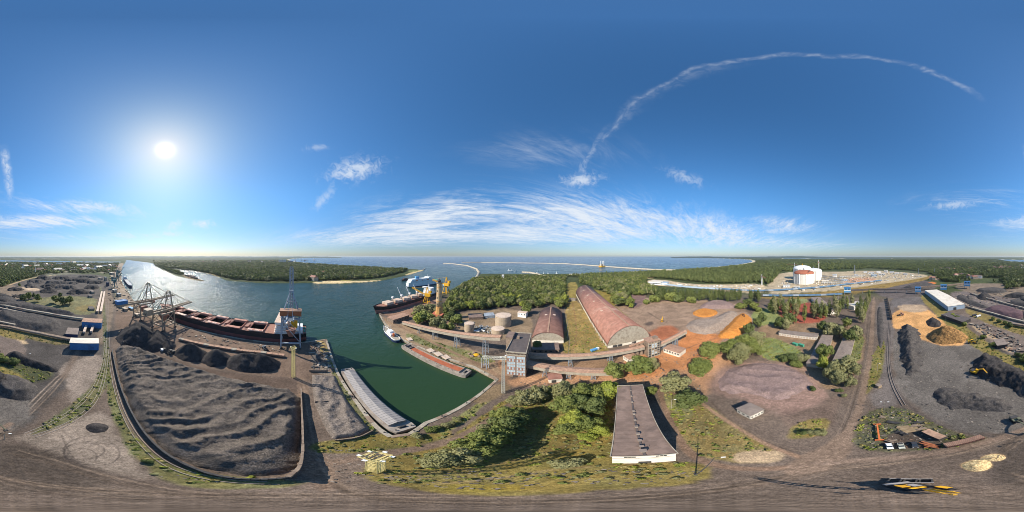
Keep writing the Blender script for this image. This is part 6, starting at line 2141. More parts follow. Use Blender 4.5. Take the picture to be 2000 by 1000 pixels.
def lattice_mast(name, label, cat, base, h, w0, w1, m, n=10, t_=0.22, lamps=0, platform=False):
    t = thing(name, label, cat, (base.x, base.y, 0), R(12))
    lg = MB()
    for i, k in ((-1, -1), (1, -1), (1, 1), (-1, 1)):
        MB().beam((w0 / 2 * i, w0 / 2 * k, -0.2), (w1 / 2 * i, w1 / 2 * k, h), t_).build('leg', m, t)
    b = MB()
    for j in range(n):
        f0, f1 = j / n, (j + 1) / n
        a0, a1 = (w0 + (w1 - w0) * f0) / 2, (w0 + (w1 - w0) * f1) / 2
        cs = [(-1, -1), (1, -1), (1, 1), (-1, 1)]
        for q in range(4):
            i, k = cs[q]
            i2, k2 = cs[(q + 1) % 4]
            b.beam((a0 * i, a0 * k, h * f0), (a1 * i2, a1 * k2, h * f1), t_ * 0.6)
            b.beam((a0 * i2, a0 * k2, h * f0), (a1 * i, a1 * k, h * f1), t_ * 0.6)
            b.beam((a1 * i, a1 * k, h * f1), (a1 * i2, a1 * k2, h * f1), t_ * 0.7)
    b.build('bracing', m, t)
    if platform:
        pw = w1 * 0.95
        pf = MB().box(-pw, pw, -pw, -pw + 0.3, h + 0.003, h + 0.2).build('platform', m, t)
        MB().box(-pw, pw, pw - 0.3, pw, h + 0.003, h + 0.2).build('platform_edge', m, pf)
        for q in range(6):
            x_ = -pw + 0.15 + (2 * pw - 0.3) * q / 5
            MB().box(x_ - 0.14, x_ + 0.14, -pw + 0.3, pw - 0.3, h + 0.003, h + 0.16).build('platform_slat', M_STEELD if q in (2, 3) else m, pf)
        r_ = MB()
        for (a, b2) in (((-pw, -pw), (pw, -pw)), ((pw, -pw), (pw, pw)), ((pw, pw), (-pw, pw)), ((-pw, pw), (-pw, -pw))):
            r_.beam((a[0], a[1], h + 1.2), (b2[0], b2[1], h + 1.2), 0.09)
            r_.beam((a[0], a[1], h + 0.7), (b2[0], b2[1], h + 0.7), 0.07)
            for f in (0, 0.33, 0.66):
                q = Vector((a[0], a[1], h)).lerp(Vector((b2[0], b2[1], h)), f)
                r_.beam(q, q + Vector((0, 0, 1.2)), 0.08)
        r_.build('railing', m, pf)
    for i in range(lamps):
        a = 2 * math.pi * i / lamps + 0.5
        x, y = math.cos(a) * w1 * 1.25, math.sin(a) * w1 * 1.25
        MB().box(x - 0.42, x + 0.42, y - 0.3, y + 0.3, h + 0.5, h + 1.05).build('floodlight', M_LAMP, t)
        MB().beam((x, y, h + 0.5), (x * 0.6, y * 0.6, h + 0.1), 0.1).build('lamp_arm', m, t)
    return t


lattice_mast('floodlight_tower', 'pale yellow lattice floodlight tower with white lamps at the road fork', 'light tower', P(733.5, 920), 27.0, 2.3, 2.1, M_PALEYEL, 10, 0.17, 6, True)
lattice_mast('lattice_mast', 'slim pale lattice mast with blue cables in front of the transfer tower', 'mast', P(983, 768), 36, 1.7, 1.3, M_PALEGREY, 18, 0.16, 2)
lattice_mast('lattice_mast', 'slim pale lattice mast on the quay yard beside the grey unloader', 'mast', P(573, 737), 31, 1.9, 1.7, M_PALEYEL, 16, 0.2, 2, True)
lattice_mast('lattice_mast', 'tall thin pylon above the far coal yard', 'mast', P(69, 536), 40, 5, 2, M_SHIPWHITE, 10, 0.5)

# ------------------------------------------------------------------ gas terminal
def lng_tank(label, x, r, rad, h, dome, m_dome, ring=False):
    th = R((x - 1000) * 0.18)
    t = thing('gas_tank', label, 'tank', (r * math.sin(th), r * math.cos(th), 0), 0)
    MB().lathe([(rad, -0.3), (rad, h)], 40).build('shell', mat('pale_tank_concrete', (222, 216, 204), 0.8, 0.06, 0.1), t)
    prof = [(rad + 0.6, h + 0.003), (rad + 0.6, h + 2.0)]
    for i in range(1, 7):
        a = i / 6 * math.pi / 2
        prof.append((rad * math.cos(a) + 0.3, h + 2.0 + dome * math.sin(a)))
    MB().lathe(prof, 40).build('dome', m_dome, t)
    for i in range(10):
        a = 2 * math.pi * i / 10
        MB().box(rad * math.cos(a) - 1.2, rad * math.cos(a) + 1.2, rad * math.sin(a) - 1.2, rad * math.sin(a) + 1.2, -0.2, h + 1.0).build('buttress', M_SHIPWHITE, t)
    fr = MB()
    for i in range(6):
        fr.beam((-8 + 3 * i, 0, h + dome), (-8 + 3 * i, 0, h + dome + 9), 0.7)
    fr.beam((-9, 0, h + dome + 8), (9, 0, h + dome + 8), 1.0)
    fr.beam((-9, 0, h + dome + 4), (9, 0, h + dome + 4), 0.8)
    fr.build('pump_platform', M_YEL if ring else M_STEEL, t)
    return t


lng_tank('round white gas tank with rust-brown dome, nearest of the terminal', 1570, 600, 37, 36, 11, M_DOME)
lng_tank('round white gas tank with white dome behind the brown-domed one', 1567, 705, 39, 44, 14, M_SHIPWHITE, True)
lng_tank('round white gas tank partly hidden beside the brown-domed one', 1589, 690, 34, 38, 8, M_SHIPWHITE)


def tower_crane(label, p, h, jib, az_):
    t = thing('tower_crane', label, 'crane', (p.x, p.y, 0), az_)
    lattice(MB(), (0, 0, 0), h, 2.4, 2.4, 12, 0.55).build('tower', M_SHIPWHITE, t)
    truss(MB(), (-14, 0, h), (jib, 0, h), 1.8, 2.2, 14, 0.5).build('jib', M_DECKRED, t)
    MB().box(-14, -9, -1.5, 1.5, h - 3.5, h - 0.8).build('counterweight', M_CONC, t)
    MB().box(0.9, 3, -1, 1, h - 3.2, h - 1).build('cab', M_SHIPWHITE, t)
    MB().beam((0, 0, h), (0, 0, h + 8), 1.2).build('apex', M_SHIPWHITE, t)


tower_crane('tall red-jib tower crane over the gas tanks', P(1599, 553), 78, 58, R(160))
tower_crane('tower crane behind the white-domed gas tank', P(1552, 543), 62, 50, R(40))
tower_crane('small tower crane at the sandy strip before the forest', P(1488, 557), 30, 36, R(200))
lattice_mast('flare_stack', 'slim flare stack behind the gas terminal', 'mast', P(1669, 534), 48, 7, 3, M_STEEL, 10, 0.7)
rnd = random.Random(21)
PB = [(1630, 541, 20, 16, 12), (1702, 536, 30, 18, 12), (1716, 533, 24, 16, 10), (1730, 532, 22, 14, 12), (1742, 533, 26, 12, 8), (1722, 538, 34, 14, 9), (1708, 540, 26, 20, 8), (1752, 535, 24, 14, 7), (1690, 533, 20, 14, 9), (1768, 537, 22, 12, 6), (1600, 545, 18, 14, 8), (1612, 551, 26, 10, 6), (1536, 561, 22, 9, 6), (1556, 563, 18, 8, 5), (1650, 549, 26, 10, 6), (1672, 540, 18, 12, 8)]
WH = ['white plant hall beside the gas tanks', 'stepped white plant hall at the middle of the terminal', 'white plant block just behind the stepped hall', 'pale plant block near the terminal back fence', 'low long plant hall at the terminal back', 'broad arched plant hall', 'second broad plant hall near the sand', 'pale low hall at the terminal end', 'small plant block by the flare stack', 'last small block at the sidings end of the terminal', 'pump block right beside the tanks', 'low site office below the pipe racks', 'site cabin row left below the brown-domed tank', 'short site cabin below the brown-domed tank', 'low grey hall on the terminal sand', 'control block between racks and flare stack']
for (x, y, w, d_, h), lab in zip(PB, WH):
    p = P(x, y)
    th = -math.atan2(p.x, p.y) + rnd.uniform(-0.2, 0.2)
    t = thing('plant_building', lab, 'building', (p.x, p.y, 0), th, 'plant buildings of the gas terminal')
    MB().box(-w / 2, w / 2, 0, d_, -0.3, h).build('wall', M_SHIPWHITE if rnd.random() < 0.7 else M_PALEBLUEWALL, t)
    MB().box(-w / 2 - 0.4, w / 2 + 0.4, -0.4, d_ + 0.4, h + 0.003, h + 0.6).build('roof', M_PALEROOF if rnd.random() < 0.6 else M_STEELB, t)
    for i in range(4):
        c = -w / 2 + w * (i + 0.5) / 4
        MB().box(c - w / 14, c + w / 14, -0.08, 0, h * 0.4, h * 0.7).build('window', M_GLASS, t)
for i, (a, b) in enumerate((((1596, 540), (1640, 547)), ((1600, 546), (1646, 553)), ((1640, 543), (1690, 540)), ((1604, 555), (1660, 556)))):
    A, B = P(*a), P(*b)
    o, rz, L = frame(A, B)
    t = thing('pipe_rack', ('upper grey pipe rack behind the gas tanks', 'middle grey pipe rack right of the gas tanks', 'grey pipe rack running to the plant halls', 'lowest pipe rack by the blue conveyor')[i], 'pipe rack', o, rz, 'pipe racks of the gas terminal')
    n = int(L / 8)
    for j in range(n + 1):
        x = L * j / n
        fr = MB()
        for y in (0, 6):
            fr.beam((x, y, 0), (x, y, 9), 0.7)
        for z in (5, 9):
            fr.beam((x, 0, z), (x, 6, z), 0.5)
        fr.build('rack_frame', M_STEEL, t)
    for j in range(5):
        MB().cyl((0, 0.6 + j * 1.2, 5.7 if j % 2 else 9.7), (L, 0.6 + j * 1.2, 5.7 if j % 2 else 9.7), 0.5, None, 6).build('pipe', M_SHIPWHITE if j % 2 else M_CONC, t)


def long_cover(name, label, pts, w, h, z, m, m_leg=None, cat='conveyor', bay=14):
    c = resample(PP(pts), bay)
    o = Vector((c[len(c) // 2].x, c[len(c) // 2].y, 0))
    t = thing(name, label, cat, o, 0)
    for i, (a, b) in enumerate(zip(c[:-1], c[1:])):
        d = (b - a).normalized()
        n = Vector((-d.y, d.x, 0))
        q = [a - o - n * (w / 2), b - o - n * (w / 2) - d * 0.25, b - o + n * (w / 2) - d * 0.25, a - o + n * (w / 2)]
        MB().prism(q, z, z + h + 0.12 * (i % 2)).build('cover_panel', m if i % 5 else (m_leg or m), t)
        if z > 1 and i % 2 == 0:
            MB().prism([a - o - n * 0.4, a - o - n * 0.4 + d * 0.8, a - o + n * 0.4 + d * 0.8, a - o + n * 0.4], 0, z - 0.003).build('leg', M_STEEL, t)
    return t


long_cover('covered_conveyor', 'long blue covered conveyor along the foot of the gas terminal', [(1402, 566), (1480, 570), (1540, 567.5), (1600, 563), (1660, 556), (1722, 549)], 5, 3.2, 2.4, M_BELTBLUE, M_STEELB)
long_cover('covered_conveyor', 'shorter blue covered conveyor among the poplar tops', [(1490, 580), (1560, 580), (1645, 577)], 5, 3.2, 3, M_BELTBLUE, M_STEELB)
long_cover('covered_conveyor', 'pale belt line along the forest sand strip', [(1290, 556), (1340, 562), (1430, 567)], 5, 4, 1.5, M_PALEBLUEWALL)
long_cover('belt_bridge', 'dark belt bridge across the end of the long road', [(1662, 574), (1705, 572), (1750, 572), (1790, 570)], 5, 4, 8, M_DARKROOF)
long_cover('belt_bridge', 'belt bridge between the blue belt houses behind the white-roofed warehouse', [(1797, 568), (1843, 565), (1889, 559)], 5, 4, 9, M_CONCD)
long_cover('yard_conveyor', 'upper yard conveyor ending at the red-roofed blue belt house', [(-30, 592), (20, 601), (90, 614), (166, 626)], 4, 2.2, 1.6, M_CONC, M_GREYROOF)
long_cover('yard_conveyor', 'lower yard conveyor ending at the white-roofed blue belt house', [(-30, 634), (20, 642), (80, 655), (142, 667)], 4, 2.4, 1.6, M_CONCD, M_GREYROOF)
long_cover('yard_conveyor', 'pale conveyor running up the sidings, nearer the coal yard', [(190, 612), (195, 590), (199, 572)], 4, 2.5, 2, M_HATCHTAN)
long_cover('yard_conveyor', 'pale conveyor running up the sidings, nearer the water', [(197, 612), (201, 590), (204, 572)], 4, 2.5, 2, M_HATCHTAN)
long_cover('yard_conveyor', 'short pale conveyor linking the two blue belt houses', [(164, 653), (171, 633)], 3, 2.2, 2, M_HATCHTAN, bay=7)
long_cover('yard_conveyor', 'second short pale conveyor linking the two blue belt houses', [(178, 652), (185, 633)], 3, 2.2, 2, M_HATCHTAN, bay=7)
long_cover('yard_conveyor', 'belt line on the quay behind the dark coal cones', [(350, 664), (430, 681), (510, 691), (556, 697)], 3.5, 1.8, 1.0, M_BELT, M_CONC, bay=6)
long_cover('yard_conveyor', 'belt line across the far grey pad at the right edge', [(1888, 600), (1940, 614), (2030, 637)], 3, 2, 1, M_CONC, M_GREYROOF)
long_cover('yard_conveyor', 'upper belt line beyond the maroon ore', [(1895, 574), (1950, 590), (2040, 612)], 3, 2, 1, M_CONC, M_GREYROOF)
flat_building('ferry_hall', 'large white hall at the forest sand strip beside a smaller one', 'building', P(1266, 555), P(1290, 557), 40, 9, M_SHIPWHITE, M_PALEROOF, 1, win=(8, 3, 6, 5))
flat_building('ferry_hall', 'smaller white hall at the forest sand strip', 'building', P(1293, 557), P(1303, 557.5), 30, 8, M_SHIPWHITE, M_PALEBLUEWALL, 1, win=(4, 3, 5, 3))
flat_building('radar_tower', 'white square signal tower above the lighthouse wood', 'tower', P(980, 549), P(984.5, 549), 9, 26, M_SHIPWHITE, M_CONC, 1, win=(2, 18, 21, 2))


def rig():
    p = P(1176, 521, 0)
    t = thing('jack_up_barge', 'yellow jack-up barge with three tall legs at the outer breakwater', 'barge', (p.x, p.y, 0), 0.4)
    MB().box(-32, 32, -16, 16, 0, 9).build('hull', M_YEL, t)
    MB().box(-26, -8, -12, 12, 9.003, 24).build('deckhouse', M_BUFF, t)
    for x in (-24, 4, 26):
        lattice(MB(), (x, 0, 0), 55, 5, 5, 8, 1.2).build('leg', M_SHIPWHITE, t)


rig()


# ------------------------------------------------------------------ rail wagons on the siding
A, B = P(1732, 584), P(1741, 626)
o_, rz_, L_ = frame(A, B)
NW = 9
WN = ['first', 'second', 'third', 'fourth', 'fifth', 'sixth', 'seventh', 'eighth', 'last']
wl = L_ / NW
proto = None
for i in range(NW):
    c = A.lerp(B, (i + 0.5) / NW)
    if proto is None:
        t = thing('hopper_wagon', '', 'wagon', (c.x, c.y, 0), rz_, 'black hopper wagons on the siding')
        hl = wl / 2 - 1.4
        MB().add([(-hl, -1.6, 3.8), (hl, -1.6, 3.8), (hl, 1.6, 3.8), (-hl, 1.6, 3.8), (-hl + 1.5, -1.2, 1.2), (hl - 1.5, -1.2, 1.2), (hl - 1.5, 1.2, 1.2), (-hl + 1.5, 1.2, 1.2)],
                 [(7, 6, 5, 4), (4, 5, 1, 0), (5, 6, 2, 1), (6, 7, 3, 2), (7, 4, 0, 3)]).build('body', M_STEELD, t)
        MB().box(-hl + 0.3, hl - 0.3, -1.3, 1.3, 3.2, 3.5).build('load', H_COALDARK, t)
        MB().box(-hl - 0.2, hl + 0.2, -1.2, 1.2, 0.9, 1.15).build('underframe', M_STEELD, t)
        for s in (-1, 1):
            w_ = MB()
            for q in (-0.9, 0.9):
                w_.cyl((s * (hl - 1.8) + q, -0.9, 0.6), (s * (hl - 1.8) + q, 0.9, 0.6), 0.45, None, 10)
            w_.build('wheelset', M_TYRE, t)
        proto = t
    else:
        t = copy_tree(proto)
        t.location = (c.x, c.y, 0)
    t['label'] = WN[i] + ' black hopper wagon of the row counted from the belt bridge'


# ------------------------------------------------------------------ machines
def excavator(label, p, rz, s, m, boom_el=50, stick=-60, bucket=True, name='excavator'):
    t = thing(name, label, 'excavator', (p.x, p.y, p.z), rz)
    for y in (-1.25, 1.25):
        tr = MB()
        pts = [(-1.9, 0.45), (-1.5, 0.05), (1.5, 0.05), (1.9, 0.45), (1.5, 0.95), (-1.5, 0.95)]
        V = [(a * s, (y - 0.32) * s, b * s) for a, b in pts] + [(a * s, (y + 0.32) * s, b * s) for a, b in pts]
        F = [(5, 4, 3, 2, 1, 0), (6, 7, 8, 9, 10, 11)] + [(i, (i + 1) % 6, (i + 1) % 6 + 6, i + 6) for i in range(6)]
        tr.add(V, F).build('track', M_TYRE, t)
    MB().cyl((0, 0, 0.7 * s), (0, 0, 1.15 * s), 0.8 * s, None, 12).build('slew_ring', M_STEELD, t)
    b = MB().prism([(-2.4 * s, -1.3 * s), (1.2 * s, -1.3 * s), (1.2 * s, 1.3 * s), (-2.1 * s, 1.3 * s), (-2.6 * s, 0.7 * s), (-2.6 * s, -0.7 * s)], 1.15 * s, 2.2 * s).build('body', m, t)
    MB().box(-2.3 * s, -0.4 * s, -1.2 * s, 1.2 * s, 2.203 * s, 2.5 * s).build('engine_hood', M_STEELD, b)
    cb = MB().box(-0.2 * s, 1.3 * s, 0.35 * s, 1.3 * s, 1.5 * s, 3.0 * s).build('cab', m, t)
    MB().box(1.3 * s, 1.34 * s, 0.45 * s, 1.2 * s, 1.9 * s, 2.85 * s).build('windscreen', M_GLASS, cb)
    a = R(boom_el)
    p0 = Vector((0.9 * s, -0.2 * s, 1.7 * s))
    p1 = p0 + Vector((math.cos(a), 0, math.sin(a))) * 3.2 * s
    a2 = a * 0.45
    p2 = p1 + Vector((math.cos(a2), 0, math.sin(a2))) * 2.4 * s
    bm = MB()
    bm.beam(p0, p1, 0.45 * s, 0.6 * s)
    bm.beam(p1, p2, 0.42 * s, 0.5 * s)
    bm.build('boom', m, t)
    a3 = R(stick)
    p3 = p2 + Vector((math.cos(a3), 0, math.sin(a3))) * 3.0 * s
    st = MB().beam(p2 + (p2 - p3).normalized() * 0.5 * s, p3, 0.34 * s, 0.42 * s).build('stick', m, t)
    MB().beam(p0 + Vector((0.5 * s, 0, -0.1 * s)), p0.lerp(p1, 0.7) + Vector((0.1 * s, 0, -0.3 * s)), 0.16 * s).build('ram', M_STEEL, t)
    MB().add([p3 + Vector(q) * s for q in ((-0.4, -0.6, 0.1), (0.5, -0.6, 0.0), (0.4, -0.6, -0.9), (-0.5, -0.6, -0.7), (-0.4, 0.6, 0.1), (0.5, 0.6, 0.0), (0.4, 0.6, -0.9), (-0.5, 0.6, -0.7))],
             [(0, 1, 2, 3), (7, 6, 5, 4), (0, 4, 5, 1), (2, 6, 7, 3), (3, 7, 4, 0)]).build('bucket', M_STEELD, t)
    return t


excavator('yellow excavator with raised boom at the large black coal heap', P(1905, 729), R(165), 1.45, M_YEL, 62, -50)
excavator('dark green excavator with outstretched boom at the yard edge', P(1984, 822), R(120), 1.25, mat('olive_machine', (104, 104, 84), 0.6, 0.15, 0.5), 35, -35)
excavator('small excavator on top of the orange ore slope', P(1452, 617, 4.2), R(200), 1.2, mat('rusty_machine', (140, 96, 60), 0.7, 0.15, 0.5), 50, -60)
excavator('small yellow excavator on the grey ore ground by the large vault', P(1293, 628), R(30), 1.2, M_YEL, 45, -60)
excavator('small excavator at the foot of the tall coal heap under the unloaders', P(246, 672), R(20), 1.3, M_STEELD, 45, -50)


def wheel(t, x, y, r, w=0.3):
    o = MB().cyl((x, y - w / 2, r), (x, y + w / 2, r), r, None, 12).build('wheel', M_TYRE, t)
    MB().cyl((x, y - w / 2 - 0.02, r), (x, y + w / 2 + 0.02, r), r * 0.55, None, 8).build('rim', M_STEEL, o)
    return o


def loader(label, p, rz, s, m):
    t = thing('wheel_loader', label, 'loader', (p.x, p.y, p.z), rz)
    MB().box(-2.6 * s, 0.2 * s, -0.9 * s, 0.9 * s, 0.9 * s, 2.0 * s).build('body', m, t)
    c = MB().box(-0.6 * s, 0.7 * s, -0.75 * s, 0.75 * s, 2.003 * s, 3.2 * s).build('cab', M_GLASS, t)
    MB().box(-0.7 * s, 0.8 * s, -0.8 * s, 0.8 * s, 3.203 * s, 3.32 * s).build('cab_roof', m, c)
    for x in (-1.6, 1.3):
        for y in (-1.05, 1.05):
            wheel(t, x * s, y * s, 0.75 * s, 0.5 * s)
    a = MB()
    for y in (-0.6, 0.6):
        a.beam((0.4 * s, y * s, 1.5 * s), (2.9 * s, y * s, 0.8 * s), 0.2 * s, 0.3 * s)
    a.build('lift_arm', m, t)
    MB().add([(q[0] * s, q[1] * s, q[2] * s) for q in ((2.8, -1.3, 0.1), (3.9, -1.3, 0.15), (2.9, -1.3, 1.3), (2.8, 1.3, 0.1), (3.9, 1.3, 0.15), (2.9, 1.3, 1.3))], [(0, 1, 2), (5, 4, 3), (0, 3, 4, 1), (0, 2, 5, 3)]).build('bucket', M_STEELD, t)


loader('yellow wheel loader below the wood chip heap', P(1898, 670), R(200), 1.5, M_YEL)
loader('reddish wheel loader on the tan ground by the siding', P(1760, 616), R(60), 1.6, M_DECKRED)
loader('dark wheel loader between the small coal heap and first coal cone', P(334, 690), R(-30), 1.4, M_STEELD)
loader('white-cabbed loader on the quay apron by the grey unloader', P(517, 682), R(20), 1.4, M_STEEL)


def car(label, p, rz, m, kind='car'):
    t = thing('parked_car', label, 'car', (p.x, p.y, 0), rz)
    b = MB()
    prof = [(-2.1, 0.35), (2.1, 0.35), (2.15, 0.75), (1.1, 0.95), (-1.9, 1.0), (-2.15, 0.8)]
    V = [(x, -0.85, z) for x, z in prof] + [(x, 0.85, z) for x, z in prof]
    F = [(5, 4, 3, 2, 1, 0), (6, 7, 8, 9, 10, 11)] + [(i, (i + 1) % 6, (i + 1) % 6 + 6, i + 6) for i in range(6)]
    body = b.add(V, F).build('body', m, t)
    x0, x1 = (-1.75, 0.95) if kind != 'pickup' else (-0.5, 1.0)
    MB().add([(x0, -0.8, 0.96), (x1, -0.8, 0.96), (x1, 0.8, 0.96), (x0, 0.8, 0.96), (x0 + 0.35, -0.65, 1.5), (x1 - 0.75, -0.65, 1.5), (x1 - 0.75, 0.65, 1.5), (x0 + 0.35, 0.65, 1.5)],
             [(3, 2, 1, 0), (4, 5, 6, 7), (0, 1, 5, 4), (1, 2, 6, 5), (2, 3, 7, 6), (3, 0, 4, 7)]).build('window_band', M_GLASS, t)
    MB().box(x0 + 0.33, x1 - 0.73, -0.67, 0.67, 1.503, 1.54).build('roof', m, t)
    if kind == 'pickup':
        MB().box(-2.0, -0.7, -0.7, 0.7, 1.0, 1.05).build('load_bed', M_STEELD, t)
    for x in (-1.35, 1.35):
        for y in (-0.8, 0.8):
            wheel(t, x, y, 0.33, 0.22)
    for y in (-0.6, 0.6):
        MB().box(2.12, 2.18, y - 0.18, y + 0.18, 0.6, 0.78).build('headlight', M_LAMP, t)
        MB().box(-2.18, -2.12, y - 0.15, y + 0.15, 0.7, 0.88).build('tail_light', M_DECKRED, t)


M_CARW = mat('white_car_paint', (232, 232, 232), 0.25, 0.02, 0.5, spec=0.6)
M_CARP = mat('pale_car_paint', (196, 196, 178), 0.3, 0.05, 0.5, spec=0.6)
M_CARD = mat('dark_car_paint', (62, 62, 64), 0.25, 0.05, 0.5, spec=0.6)
def facing(p, off=0.0):
    return math.atan2(-p.y, -p.x) + off
for (x, y, m, kd, lab) in ((1737, 872, M_CARW, 'car', 'white car parked at the junk patch, first from the orange beam'), (1760, 871, M_CARP, 'pickup', 'pale pickup parked between the white and the dark car'), (1786, 869, M_CARD, 'car', 'dark car parked beside the pale pickup')):
    p = P(x, y)
    car(lab, p, facing(p, 0.15), m, kd)


def truck(label, p, rz, m_cab, m_body, tipper=True):
    t = thing('truck', label, 'truck', (p.x, p.y, 0), rz)
    MB().box(2.4, 4.4, -1.2, 1.2, 0.7, 3.0).build('cab', m_cab, t)
    MB().box(4.4, 4.46, -1.0, 1.0, 1.7, 2.7).build('windscreen', M_GLASS, t)
    MB().box(-4.6, 2.2, -1.25, 1.25, 1.2, 2.9).build('body', m_body, t)
    MB().box(-4.6, 4.2, -0.6, 0.6, 0.7, 1.197).build('chassis', M_STEELD, t)
    for x in (-3.6, -2.3, 3.3):
        for y in (-1.0, 1.0):
            wheel(t, x, y, 0.5, 0.35)


truck('dark tipper truck beside the small coal heap on the quay yard', P(322, 684), R(-20), M_SHIPWHITE, M_STEELD)
truck('pale blue box lorry beside the belt gallery on the meadow', P(1162, 685), R(8), M_SHIPWHITE, M_BLUEL)
truck('white lorry on the dusty yard near the dark open shed', P(1911, 619), R(60), M_SHIPWHITE, M_SHIPWHITE)
truck('dark lorry next to the white one near the dark open shed', P(1903, 617), R(60), M_STEELD, M_STEELD)


# ------------------------------------------------------------------ junk patch by the road
def ibeam(label, a, b, m):
    o, rz, L = frame(a, b)
    t = thing('steel_spreader', label, 'beam', o, rz)
    MB().box(0.5, L - 0.5, -0.28, 0.28, 0.9, 1.5).build('spine', m, t)
    for x in (0, L - 0.6):
        MB().box(x, x + 0.6, -1.35, 1.35, 0.5, 1.1).build('cross_beam', m, t)
        for y in (-1.1, 1.1):
            MB().box(x + 0.1, x + 0.5, y - 0.2, y + 0.2, 0, 0.5).build('foot', m, t)


ibeam('orange H-shaped spreader beam lying in the dark grass', P(1718, 861), P(1713, 829), M_ORANGE)


def girder():
    a, b = P(1850, 875), P(1924, 857)
    o, rz, L = frame(a, b)
    t = thing('box_girder', 'long rusty ribbed box girder lying beside the road', 'girder', o, rz)
    MB().box(0, L, 0, 2.6, 0.1, 2.4).build('box', M_BELT, t)
    n = 26
    for i in range(n):
        x = L * (i + 0.5) / n
        MB().box(x - 0.1, x + 0.1, -0.16, 0.0, 0.15, 2.3).build('rib', M_RUSTDARK, t)
        MB().box(x - 0.06, x + 0.06, 0, 2.6, 2.403, 2.48).build('top_rib', M_RUSTDARK, t)


girder()
flat_building('site_container', 'rusty low container with open side among the junk', 'container', P(1834, 861), P(1800, 846), 3.2, 2.3, M_STEELD, M_BELT, -1, ov=0.05, rise=0.05)
flat_building('site_container', 'small weathered hut at the edge of the dark grass patch', 'hut', P(1716, 759), P(1722, 756), 3, 2.4, M_TIMBER, M_GREYROOF, 1, ov=0.1, rise=0.1)
rnd = random.Random(5)
JK = [(1745, 826, 5.5, 0.3, 0), (1775, 838, 6.5, 0.9, 1), (1768, 834, 6.0, 0.85, 1), (1782, 842, 7, 0.95, 1), (1790, 832, 4, 0.4, 2), (1800, 838, 3.5, 1.4, 2), (1762, 846, 5, 0.2, 0), (1812, 868, 5, 0.1, 3), (1820, 872, 4.5, 0.5, 3), (1740, 862, 3.5, 0.2, 2), (1724, 815, 3, 0.5, 2), (1795, 826, 4.4, 0.7, 0)]
LBJ = ['dark steel frame', 'pale timber stack', 'long pale timber stack', 'lowest pale timber stack', 'rusty plate heap', 'grey plate heap', 'bent steel frame', 'rusty bucket frame', 'orange rusty frame', 'flat steel frame', 'grey block', 'weathered steel frame']
for (x, y, l, rz, kd), lb in zip(JK, LBJ):
    p = P(x, y)
    t = thing('scrap_piece' if kd != 1 else 'timber_stack', lb + ' in the junk patch by the parked cars', 'scrap', (p.x, p.y, 0), rz, 'scrap lying in the junk patch')
    m = (M_STEELD, M_TIMBER, M_CONCD, M_BROWNHOUSE)[kd]
    for i in range(5):
        if kd == 1:
            MB().box(-l / 2 + rnd.uniform(-0.4, 0.4), l / 2 + rnd.uniform(-0.4, 0.4), -0.9 + i * 0.36, -0.9 + i * 0.36 + 0.3, 0.05, 0.35 + 0.25 * (i % 2)).build('plank', m, t)
        else:
            a = rnd.uniform(-0.6, 0.6)
            MB().beam((-l / 2 * math.cos(a), -l / 3 * math.sin(a) + i * 0.4 - 0.8, 0.3 + 0.15 * i), (l / 2 * math.cos(a), l / 3 * math.sin(a) + i * 0.4 - 0.8, 0.4 + 0.1 * i), 0.35, 0.4).build('bar', m, t)


def crawler_crane():
    p = Vector((8.6, -11.6, 0))
    t = thing('crawler_crane', 'yellow crawler crane with lattice boom standing almost under the drone', 'crane', (p.x, p.y, 0), R(168))
    for y in (-1.7, 1.7):
        tr = MB().prism([(-2.8, y - 0.4), (2.8, y - 0.4), (2.8, y + 0.4), (-2.8, y + 0.4)], 0.05, 1.0).build('track', M_TYRE, t)
        for i in range(9):
            MB().box(-2.6 + i * 0.6, -2.25 + i * 0.6, y - 0.44, y + 0.44, 1.003, 1.06).build('track_shoe', M_STEELD, tr)
    MB().cyl((0, 0, 1.0), (0, 0, 1.5), 1.2, None, 14).build('slew_ring', M_STEELD, t)
    b = MB().box(-3.2, 1.4, -1.4, 1.4, 1.5, 2.0).build('machinery_deck', M_STEELD, t)
    MB().box(-2.6, -1.2, -1.1, -0.1, 2.003, 3.2).build('engine_cover', M_YEL, b)
    MB().box(-2.4, -1.0, 0.1, 1.2, 2.003, 2.9).build('fuel_tank', M_GREYSHEET, b)
    MB().cyl((-0.4, -0.9, 2.5), (-0.4, 0.9, 2.5), 0.45, None, 10).build('winch_drum', M_YEL, b)
    MB().cyl((0.6, -0.9, 2.4), (0.6, 0.9, 2.4), 0.35, None, 10).build('winch_drum', M_STEELD, b)
    MB().box(-4.0, -3.2, -1.6, 1.6, 1.4, 3.0).build('counterweight', M_GREYSHEET, t)
    c = MB().box(0.4, 1.9, 1.4, 2.3, 1.5, 3.2).build('cab', M_YEL, t)
    MB().box(1.9, 1.94, 1.5, 2.2, 2.0, 3.0).build('windscreen', M_GLASS, c)
    root, tip = Vector((1.2, 0, 2.0)), Vector((4.6, -1.6, 15.0))
    truss(MB(), root, tip, 1.0, 0.9, 13, 0.15).build('boom', M_YEL, t)
    MB().beam((-2.4, 0, 3.0), (-2.0, 0, 6.5), 0.2).build('gantry', M_YEL, t)
    MB().beam((-2.0, 0, 6.5), tip, 0.08).build('stay', M_STEEL, t)
    MB().beam(tip, tip + Vector((0.2, 0, -9)), 0.06).build('hoist_rope', M_STEELD, t)
    MB().lathe([(0.2, 0), (0.35, 0.4), (0.15, 0.9)], 8, (tip.x + 0.2, tip.y, 5.2)).build('hook_block', M_YEL, t)


